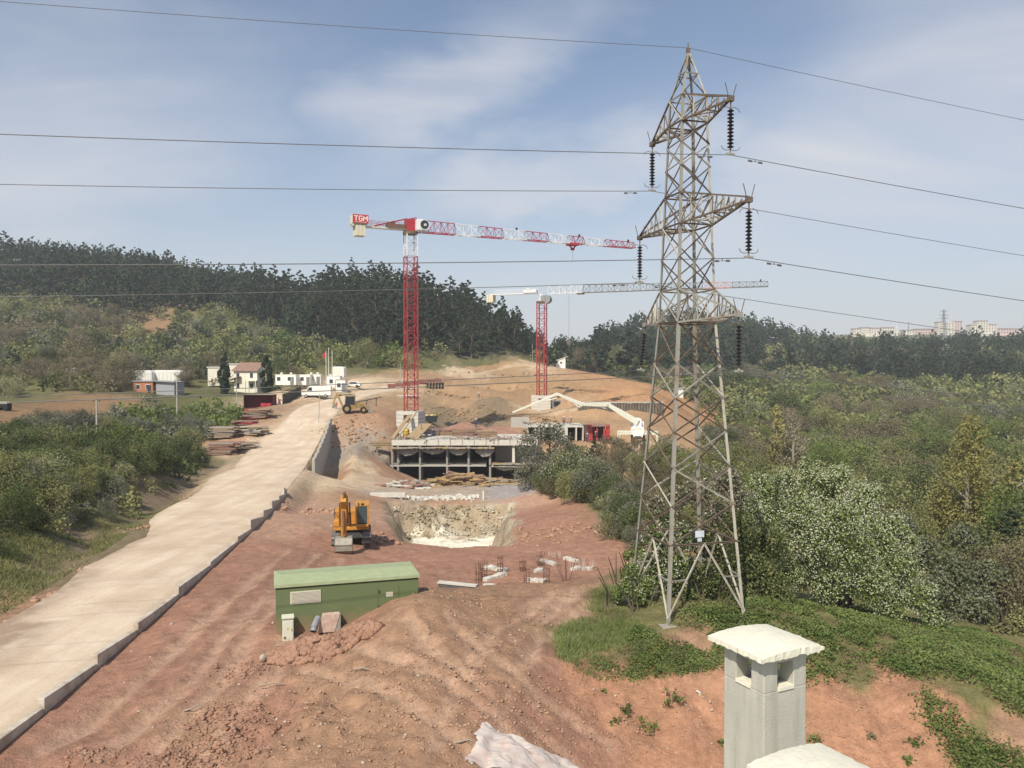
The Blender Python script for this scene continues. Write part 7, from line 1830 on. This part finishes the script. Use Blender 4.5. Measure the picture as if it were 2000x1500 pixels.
spread([(1390, 1060, .9, 0), (1440, 1030, .9, .5), (1400, 1130, .95, -.4), (1460, 1110, 1.0, 0), (1500, 1140, .9, -.3), (1440, 1175, .7, -.6), (1380, 1180, .55, -.5), (1530, 1180, .7, -.7), (1350, 1110, .6, -.2), (1500, 1060, .8, .6)], 39.6, [('dark', 1), ('olive', .6)], 6500, .13, 'dark green bush mass between the pylon and the white tree', 'bush', 'bush', 112)
spread([(1230, 1120, .42, 0), (1215, 1155, .35, -.3), (1245, 1080, .35, .4), (1225, 1085, .22, .4)], 39.4, [('bright', 1), ('olive', .5)], 1500, .11, 'thin leafy shrub left of the left pylon leg', 'shrub', 'shrub', 113, 9)
spread([(1360, 960, .9, 0), (1420, 940, 1.0, 1), (1320, 970, .8, 0), (1460, 985, .9, 1), (1400, 1000, 1.0, -.5), (1280, 985, .6, .5)], 58, [('grey', 1), ('bloss', .12), ('brown', .6)], 3600, .17, 'greyish bush seen through the middle of the pylon', 'bush', 'bush', 114)
spread([(1860, 1120, 1.2, 0), (1800, 1080, 1.1, 1), (1900, 1180, 1.2, -1), (1850, 1220, .9, -1.5), (1880, 1050, .9, 1), (1930, 1130, 1.1, 0), (1760, 1030, 1.0, 2), (1830, 1150, .9, -1)], 50, [('grey', 1), ('dark', .7)], 6500, .16, 'grey green bush beyond the white tree on the falling slope', 'bush', 'bush', 115)
spread([(1960, 1250, .9, 0), (2000, 1220, .9, 0), (1930, 1290, .6, -1), (1990, 1300, .7, -.6)], 45, [('olive', 1), ('brown', .5)], 3600, .14, 'olive bush at the right picture edge below the poplar', 'bush', 'bush', 116)
spread([(1345, 1165, .42, 0), (1385, 1150, .5, .3), (1425, 1160, .45, 0), (1455, 1165, .42, .3), (1370, 1120, .5, .6), (1480, 1190, .4, -.5), (1330, 1130, .4, .4)], 37.6, [('olive', .8), ('dark', 1), ('bright', .4)], 2600, .11, 'leafy undergrowth filling the ground between the pylon feet', 'undergrowth', 'bush', 121, 10)
spread([(1222, 1150, .38, 0), (1246, 1165, .32, -.3), (1205, 1165, .28, 0), (1238, 1115, .36, .3), (1262, 1140, .38, .2)], 36.5, [('bright', 1), ('dark', .4), ('bloss', .12)], 1800, .10, 'leafy shrub hiding the foot of the left pylon leg', 'shrub', 'shrub', 122, 9)
def bare_tree(px, py, Y, h, label, seed, n=42):
    rng = np.random.default_rng(seed); p = P(px, py, Y); t = thing('bare_tree', label, 'tree', (p.x, p.y, gz(p.x, p.y) - .1)); m = MB()
    m.tube([(0, 0, -.2), (.05, 0, h * .4), (0, .1, h * .95)], [.09, .06, .015], 5)
    for k in range(n):
        z = h * (.2 + .7 * rng.random()); a = rng.random() * 6.28; L = h * .42 * (1.1 - z / h * .7) * (.6 + .5 * rng.random()); b = Vector((0, 0, z)); e = b + Vector((math.cos(a) * L, math.sin(a) * L, L * .75)); m.tube([b, b.lerp(e, .5) + Vector((0, 0, .06)), e], [.028, .018, .006], 4)
    m.build('trunk', BARK, t)
    b = np.stack([rng.normal(size=26) * h * .22, rng.normal(size=26) * h * .22, h * (.35 + .6 * rng.random(26))], 1); V, F, ti = leaves(b, np.full(26, h * .09), 700, .085, rng); npmesh('crown', V, F, LM['brown'], t, ti)
for a in ((1240, 990, 76, 5.4, 'bare brown sapling left of the pylon above the hedge', 1), (1275, 970, 82, 5.6, 'bare brown sapling seen against the pale track', 2), (1215, 965, 92, 4.4, 'shorter bare sapling behind the hedge', 3), (1310, 960, 84, 5.0, 'bare sapling seen through the left pylon face', 4)): bare_tree(*a)
# ------------------------------------------------------------------ grass, brambles, clods
def scatter(n, xr, yr, test, rng):
    X = rng.uniform(*xr, n); Y = rng.uniform(*yr, n); Z = G(X, Y); px, py = proj(X, Y, Z); k = test(X, Y, px, py); return X[k], Y[k], Z[k]
def blades(X, Y, Z, hgt, wid, rng, lean=.35):
    n = len(X); a = rng.random(n) * 6.283; h = hgt * (.5 + rng.random(n)); w = wid * (.7 + .6 * rng.random(n)); dx, dy = np.cos(a), np.sin(a); lx, ly = rng.normal(size=n) * lean * h, rng.normal(size=n) * lean * h
    V = np.stack([np.stack([X - dx * w, Y - dy * w, Z - .02], 1), np.stack([X + dx * w, Y + dy * w, Z - .02], 1), np.stack([X + lx, Y + ly, Z + h], 1)], 1).reshape(-1, 3)
    return V, np.arange(3 * n).reshape(n, 3), np.clip(.5 + .35 * fbm(X * .8, Y * .8, 3, 3) + rng.normal(size=n) * .2, 0, 1)
def flatleaves(X, Y, Z, hmax, size, rng):
    n = len(X); c = np.stack([X, Y, Z + hmax * rng.random(n) ** 1.3], 1); nr = rng.normal(size=(n, 3)) * .6 + np.array([0, 0, 1.]); nr /= np.linalg.norm(nr, axis=1)[:, None]
    t = np.cross(nr, rng.normal(size=(n, 3))); t /= np.linalg.norm(t, axis=1)[:, None]; b = np.cross(nr, t); s = (size * (.6 + .8 * rng.random(n)))[:, None]
    V = np.stack([c - t * s * .5, c - b * s * .4, c + t * s * .5, c + b * s * .5], 1).reshape(-1, 3)
    return V, np.arange(4 * n).reshape(n, 4), np.clip(.5 + .4 * fbm(X * .9, Y * .9, 7, 3) + rng.normal(size=n) * .2, 0, 1)
def add_stuff(name, label, cat, key, data):
    o = npmesh(name, data[0], data[1], LM[key], None, data[2]); tag(o, label, cat, None, 'stuff')
R2 = np.random.default_rng(202)
def inpoly(px, py, poly):
    r = np.zeros(len(px), bool); n = len(poly)
    for i in range(n):
        x1, y1 = poly[i]; x2, y2 = poly[(i + 1) % n]; c = ((y1 > py) != (y2 > py)) & (px < (x2 - x1) * (py - y1) / (y2 - y1 + 1e-9) + x1); r ^= c
    return r
POLY_G1 = [(1170, 1150), (1240, 1150), (1320, 1225), (1420, 1215), (1470, 1290), (1380, 1310), (1250, 1330), (1150, 1325), (1090, 1280), (1090, 1230), (1140, 1205)]
POLY_BR = [(1320, 1195), (1480, 1175), (1640, 1180), (1780, 1200), (1860, 1215), (1940, 1222), (2070, 1240), (2070, 1400), (1970, 1395), (1900, 1330), (1760, 1320), (1600, 1335), (1440, 1320), (1470, 1260)]
POLY_S1 = [(1800, 1350), (1860, 1390), (1900, 1440), (2000, 1480), (2030, 1520), (1880, 1520), (1840, 1440), (1790, 1390)]
def nz(X, Y, s=.7, seed=5): return fbm(X * s, Y * s, seed, 4)
X, Y, Z = scatter(150000, (1, 12), (29, 40), lambda X, Y, px, py: inpoly(px + R2.normal(size=len(px)) * 7, py + R2.normal(size=len(px)) * 5, POLY_G1) & (R2.random(len(X)) < sstep(-.55, .45, nz(X, Y))), R2)
lush = (nz(X, Y, .35, 9) + .35 * (Y > 34)) > -.05
add_stuff('grass', 'green grass on the bank left of the near pylon leg', 'grass', 'grass', blades(X[lush][:42000], Y[lush][:42000], Z[lush][:42000], .15, .017, R2, .6))
add_stuff('weeds', 'low leafy weeds on the edge of the red bank', 'weeds', 'bramble', flatleaves(X[~lush][:12000], Y[~lush][:12000], Z[~lush][:12000], .12, .08, R2))
X, Y, Z = scatter(260000, (6, 26), (27, 45), lambda X, Y, px, py: inpoly(px + R2.normal(size=len(px)) * 9, py + R2.normal(size=len(px)) * 6, POLY_BR) & (R2.random(len(X)) < sstep(-.95, .1, nz(X, Y))), R2)
add_stuff('bramble_patch', 'tangled green brambles over the mound right of the pylon', 'brambles', 'bramble', flatleaves(X[:88000], Y[:88000], Z[:88000], .26, .10, R2))
X, Y, Z = scatter(60000, (10, 20), (25, 31), lambda X, Y, px, py: inpoly(px + R2.normal(size=len(px)) * 12, py + R2.normal(size=len(px)) * 9, POLY_S1) & (R2.random(len(X)) < sstep(-.4, .5, nz(X, Y))), R2)
add_stuff('ivy', 'green creeper running down the red bank at lower right', 'creeper', 'bramble', flatleaves(X[:14000], Y[:14000], Z[:14000], .22, .085, R2))
X, Y, Z = scatter(120000, (-34, -22), (38, 110), lambda X, Y, px, py: (X < np.interp(Y, RY, R_L) - .7) & (X > np.interp(Y, RY, R_L) - 9) & (R2.random(len(X)) < sstep(-.7, .3, nz(X, Y, .4))), R2)
add_stuff('verge_grass', 'olive green grass on the bank left of the road', 'grass', 'olive', blades(X[:36000], Y[:36000], Z[:36000], .17, .028, R2, .6))
X, Y, Z = scatter(60000, (11, 36), (66, 125), lambda X, Y, px, py: (X > np.interp(Y, [60, 85, 100, 112, 140], [8.5, 10.5, 14, 19, 30])) & (X < np.interp(Y, [60, 85, 100, 112, 140], [16, 20, 26, 32, 42])), R2)
add_stuff('slope_weeds', 'dry brownish weeds along the hedge slope', 'weeds', 'brown', blades(X[:9000], Y[:9000], Z[:9000], .5, .06, R2, .6))
X, Y, Z = scatter(90000, (1, 26), (28, 43), lambda X, Y, px, py: (inpoly(px + R2.normal(size=len(px)) * 14, py + R2.normal(size=len(px)) * 9, POLY_BR) | inpoly(px + R2.normal(size=len(px)) * 14, py + R2.normal(size=len(px)) * 9, POLY_G1)) & (R2.random(len(X)) < sstep(-.2, .6, nz(X, Y, 1.1, 15))), R2)
add_stuff('dry_grass', 'dry yellowish stalks among the green on the mound', 'grass', 'dry', blades(X[:12000], Y[:12000], Z[:12000], .24, .010, R2, .7))
# weeds one can point at on the red bank
for k, (px, py, s, lab) in enumerate(((1221, 1388, .45, 'upper small weed on the red bank left of the chimney'), (1265, 1425, .75, 'large leafy weed on the red bank left of the chimney'), (1200, 1412, .28, 'tiny weed left of the large leafy weed'), (1312, 1370, .6, 'hanging grass tuft below the bank edge'), (1590, 1450, .5, 'weed just right of the chimney shaft'), (1407, 1452, .22, 'small weed at the left side of the chimney shaft'),
                                       (1790, 1455, .4, 'weed on the right part of the red bank'), (1770, 1490, .3, 'small weed at the lower edge right of the chimneys'), (1700, 1440, .28, 'thin brown weed on the bank behind the chimneys'), (1290, 1318, .4, 'dense weed at the bank edge above the bare soil'), (1180, 1350, .2, 'tiny weed at the upper left of the red bank'))):
    Yq = 30.4 - (py - 1310) / 180 * 3.7; best = ground_hit(px, py, 25.5, 31.5)
    p = P(px, py, best); rng = np.random.default_rng(300 + k); t = thing('weed', lab, 'weed', (p.x, p.y, gz(p.x, p.y) - .03), 0, 'weeds on the red bank')
    c = rng.normal(size=(9, 3)) * np.array([s * .38, s * .25, s * .22]) + np.array([0, -.05, s * .3]); V, F, ti = leaves(c, np.full(9, s * .28), int(260 * s + 60), .075, rng, shell=.2); npmesh('leaves', V, F, LM['brown' if 'brown' in lab else 'bramble'], t, ti)
    m = MB(); [m.tube([(0, 0, -.05), tuple(q * .5), tuple(q)], [.012, .008, .004], 4) for q in c[:5]]; m.build('stems', BARK, t)
# clods and stones on the churned soil
def lumps(X, Y, Z, S, rng, flat=.7):
    n = len(X); ico = np.array([(0, 0, 1), (.89, 0, .45), (.28, .85, .45), (-.72, .53, .45), (-.72, -.53, .45), (.28, -.85, .45), (.72, .53, -.45), (-.28, .85, -.45), (-.89, 0, -.45), (-.28, -.85, -.45), (.72, -.53, -.45), (0, 0, -1)])
    fc = np.array([(0, 1, 2), (0, 2, 3), (0, 3, 4), (0, 4, 5), (0, 5, 1), (1, 6, 2), (2, 7, 3), (3, 8, 4), (4, 9, 5), (5, 10, 1), (6, 7, 2), (7, 8, 3), (8, 9, 4), (9, 10, 5), (10, 6, 1), (11, 7, 6), (11, 8, 7), (11, 9, 8), (11, 10, 9), (11, 6, 10)])
    V = ico[None] * (1 + rng.normal(size=(n, 12, 1)) * .30); a = rng.random(n) * 6.283; x = V[..., 0] * np.cos(a)[:, None] - V[..., 1] * np.sin(a)[:, None]; y = V[..., 0] * np.sin(a)[:, None] + V[..., 1] * np.cos(a)[:, None]
    sx = (1 + rng.normal(size=n) * .2)[:, None]
    V = np.stack([x * S[:, None] * sx + X[:, None], y * S[:, None] + Y[:, None], V[..., 2] * S[:, None] * flat + Z[:, None]], -1)
    return V.reshape(-1, 3), (fc[None] + (np.arange(n) * 12)[:, None, None]).reshape(-1, 3)
CLOD = mat('clod_brown', (.27, .150, .102), .95, var=.2, scale=1.2, col2=(.36, .215, .145), bump=.5, bscale=14)
CLODT = mat('clod_tan', (.42, .265, .17), .95, var=.2, scale=1.2, col2=(.36, .21, .14), bump=.5, bscale=14)
CLODH = mat('clod_hill', (.33, .215, .125), .95, var=.2, scale=.5, col2=(.26, .165, .095))
STONE = mat('pale_stone', (.50, .42, .34), .9, var=.15, scale=3)
def clod_field(name, label, m, pxs, n, smin, smax, Yr, rng, bias=2.5, sink=.25):
    """lumps in blobs given as (px, py, rx, ry); py fixes the place on the ground"""
    XX, YY = [], []
    for (px, py, rx, ry, f) in pxs:
        best = ground_hit(px, py, *Yr); p = P(px, py, best); k = int(n * f); mx = best / FPX
        XX.append(p.x + rng.normal(size=k) * rx * mx * .5); YY.append(p.y + rng.normal(size=k) * ry * mx * 1.6 * .5)
    X = np.concatenate(XX); Y = np.concatenate(YY); S = smin + (smax - smin) * rng.random(len(X)) ** bias; Z = G(X, Y) + S * (.5 - sink)
    o = npmesh(name, *lumps(X, Y, Z, S, rng), m); tag(o, label, 'clods', None, 'stuff'); return o
rng = np.random.default_rng(404)
def pile(px, py, Y, rx, ry, h, n, label, seed):
    rng = np.random.default_rng(seed); p = P(px, py, Y); a = rng.random(n) * 6.283; r = np.sqrt(rng.random(n)); X = p.x + np.cos(a) * r * rx; Y_ = p.y + np.sin(a) * r * ry; S = .035 + .14 * rng.random(n) ** 2.2
    Z = G(X, Y_) + h * (1 - r ** 1.3) * (.8 + .3 * rng.random(n)) + S * .2
    V, F = lumps(X, Y_, Z, S, rng, .8); o = npmesh('dirt_pile', V, F, CLOD); tag(o, label, 'dirt pile', None, 'stuff')
pile(610, 1262, 31.4, 1.75, .95, .55, 2600, 'heap of brown clods in front of the kiosk and chute', 1)
pile(690, 1232, 31.9, 1.1, .55, .40, 1000, 'brown clods heaped against the chute', 2)
clod_field('clods', 'dark clods in churned furrows in the lower left foreground', CLOD, [(430, 1440, 130, 60, .35), (440, 1400, 90, 30, .2), (390, 1490, 150, 30, .25), (480, 1310, 60, 30, .12), (190, 1480, 60, 20, .08)], 3800, .012, .095, (22, 36), rng, 3.4, .42)
clod_field('clods', 'tan soil lumps over the middle foreground', CLODT, [(720, 1420, 260, 120, .3), (850, 1300, 240, 110, .25), (1000, 1400, 200, 110, .2), (960, 1190, 200, 60, .15), (600, 1350, 160, 70, .1)], 3600, .010, .065, (22, 42), rng, 3)
clod_field('clods', 'red soil lumps at the foot of the red bank', CLODT, [(1200, 1420, 160, 80, .5), (1700, 1430, 260, 80, .5)], 1500, .010, .06, (24, 32), rng, 3)
clod_field('stones', 'pale stones sprinkled over the foreground soil', STONE, [(700, 1350, 420, 160, .4), (350, 1250, 260, 160, .15), (1000, 1250, 200, 120, .25), (1300, 1400, 200, 80, .2)], 420, .012, .07, (22, 42), rng, 3)
clod_field('rubble', 'rough soil lumps along the pit edge and track', CLODT, [(720, 1050, 60, 40, .3), (1080, 1040, 160, 80, .4), (640, 1000, 60, 40, .3)], 500, .05, .3, (55, 95), rng, 3)
clod_field('hill_rubble', 'earth lumps scattered over the excavated hill', CLODH, [(950, 765, 200, 30, .25), (1200, 765, 160, 24, .25), (1180, 745, 120, 16, .15), (1000, 735, 140, 14, .1), (1290, 800, 60, 30, .1), (860, 775, 80, 16, .15)], 900, .08, .5, (205, 292), rng, 3.5)
clod_field('hill_rubble', 'brown lumps on the cut bank behind the roof and the track slope', CLODH, [(935, 812, 130, 18, .5), (1080, 822, 110, 14, .2), (690, 850, 90, 60, .3)], 1000, .05, .36, (118, 192), rng, 3)
clod_field('verge_rubble', 'crumbled earth along the left road edge', CLODT, [(120, 1170, 40, 20, .2), (200, 1110, 50, 20, .2), (300, 1030, 50, 20, .2), (380, 970, 40, 20, .2), (50, 1215, 40, 16, .2)], 700, .03, .18, (34, 108), rng, 3)
for k, (px, py, s, lab) in enumerate(((513, 1290, .26, 'pale boulder beside the clod heap before the kiosk'), (1000, 1150, .16, 'pale stone on the mound crest'), (270, 1390, .07, 'pale stone on the red track'))):
    best = ground_hit(px, py, 21.5, 42); p = P(px, py, best)
    V, F = lumps(np.zeros(1), np.zeros(1), np.zeros(1), np.array([s]), np.random.default_rng(k + 3), .7); o = npmesh('stone', V, F, STONE); o.location = (p.x, p.y, gz(p.x, p.y) + s * .3); m_ = o.modifiers.new('sub', 'SUBSURF'); m_.render_levels = 1; tag(o, lab, 'stone')
for k, (px, py, L, lab) in enumerate(((530, 1345, .9, 'broken branch lying in the foreground dirt'), (380, 1390, .8, 'pale curved stick above the dark clods'), (705, 1312, .7, 'short stick on the soil right of the clod heap'), (905, 1455, .8, 'thin pale stick low in the middle foreground'))):
    best = ground_hit(px, py, 21.5, 42); p = P(px, py, best); z = gz(p.x, p.y) + .06; r = random.Random(k)
    m = MB(); m.tube([(-L / 2, 0, 0), (-L * .1, .08 * r.uniform(-1, 1), .08), (L * .2, .1, .10), (L / 2, .22 * r.uniform(-1, 1), .03)], [.03, .028, .022, .008], 5); m.tube([(L * .1, .05, .09), (L * .3, -.2, .16)], [.015, .005], 4); o = m.build('stick', WOOD2); o.location = (p.x, p.y, z); o.rotation_euler = (0, 0, r.uniform(-.6, .6)); tag(o, lab, 'stick')
p = P(1360, 1340, 29.7); o = MB().tube([(0, 0, .1), (.12, -.05, .05), (.14, -.1, -.25), (.1, -.16, -.5)], [.04, .05, .045, .03], 6).build('rag', CONC2); o.location = (p.x, p.y, gz(p.x, p.y)); tag(o, 'pale curled strip hanging on the red bank left of the chimney', 'rag')
# ------------------------------------------------------------------ air
X = rng.uniform(-15.5, .5, 5200); Y = rng.uniform(90.5, 98.0, 5200); Z = G(X, Y); k = (Z < -17.0) & (Z > -19.95); X, Y, Z = X[k], Y[k], Z[k]; S = .04 + .15 * rng.random(len(X)) ** 2.6; wh = (fbm(X * .3, Y * .3, 7, 3) + rng.normal(size=len(X)) * .35) > .12
tag(npmesh('pit_rocks', *lumps(X[~wh], Y[~wh], Z[~wh], S[~wh], rng), mat('tan_rock', (.36, .29, .18), .95, var=.2, scale=.8)), 'tan rock lumps on the back wall of the pit', 'rocks', None, 'stuff')
tag(npmesh('pit_rocks', *lumps(X[wh], Y[wh], Z[wh], S[wh], rng), mat('pale_rock', (.56, .51, .40), .95, var=.15, scale=.8)), 'whitish rock lumps on the back wall of the pit', 'rocks', None, 'stuff')
hz2 = MB(); hz2.box((0, 680, 45), (3600, 1800, 214)); ho = hz2.build('haze', None if False else bpy.data.materials.new('haze_air')); hm = ho.data.materials[0]; hm.use_nodes = True
hm.node_tree.nodes.clear(); _o = hm.node_tree.nodes.new('ShaderNodeOutputMaterial'); _v = hm.node_tree.nodes.new('ShaderNodeVolumePrincipled')
_v.inputs['Color'].default_value = (.90, .93, 1.0, 1); _v.inputs['Density'].default_value = .00026; _v.inputs['Anisotropy'].default_value = 0.0
hm.node_tree.links.new(_v.outputs[0], _o.inputs['Volume'])
tag(ho, 'thin pale haze over the hills', None, None, 'stuff')
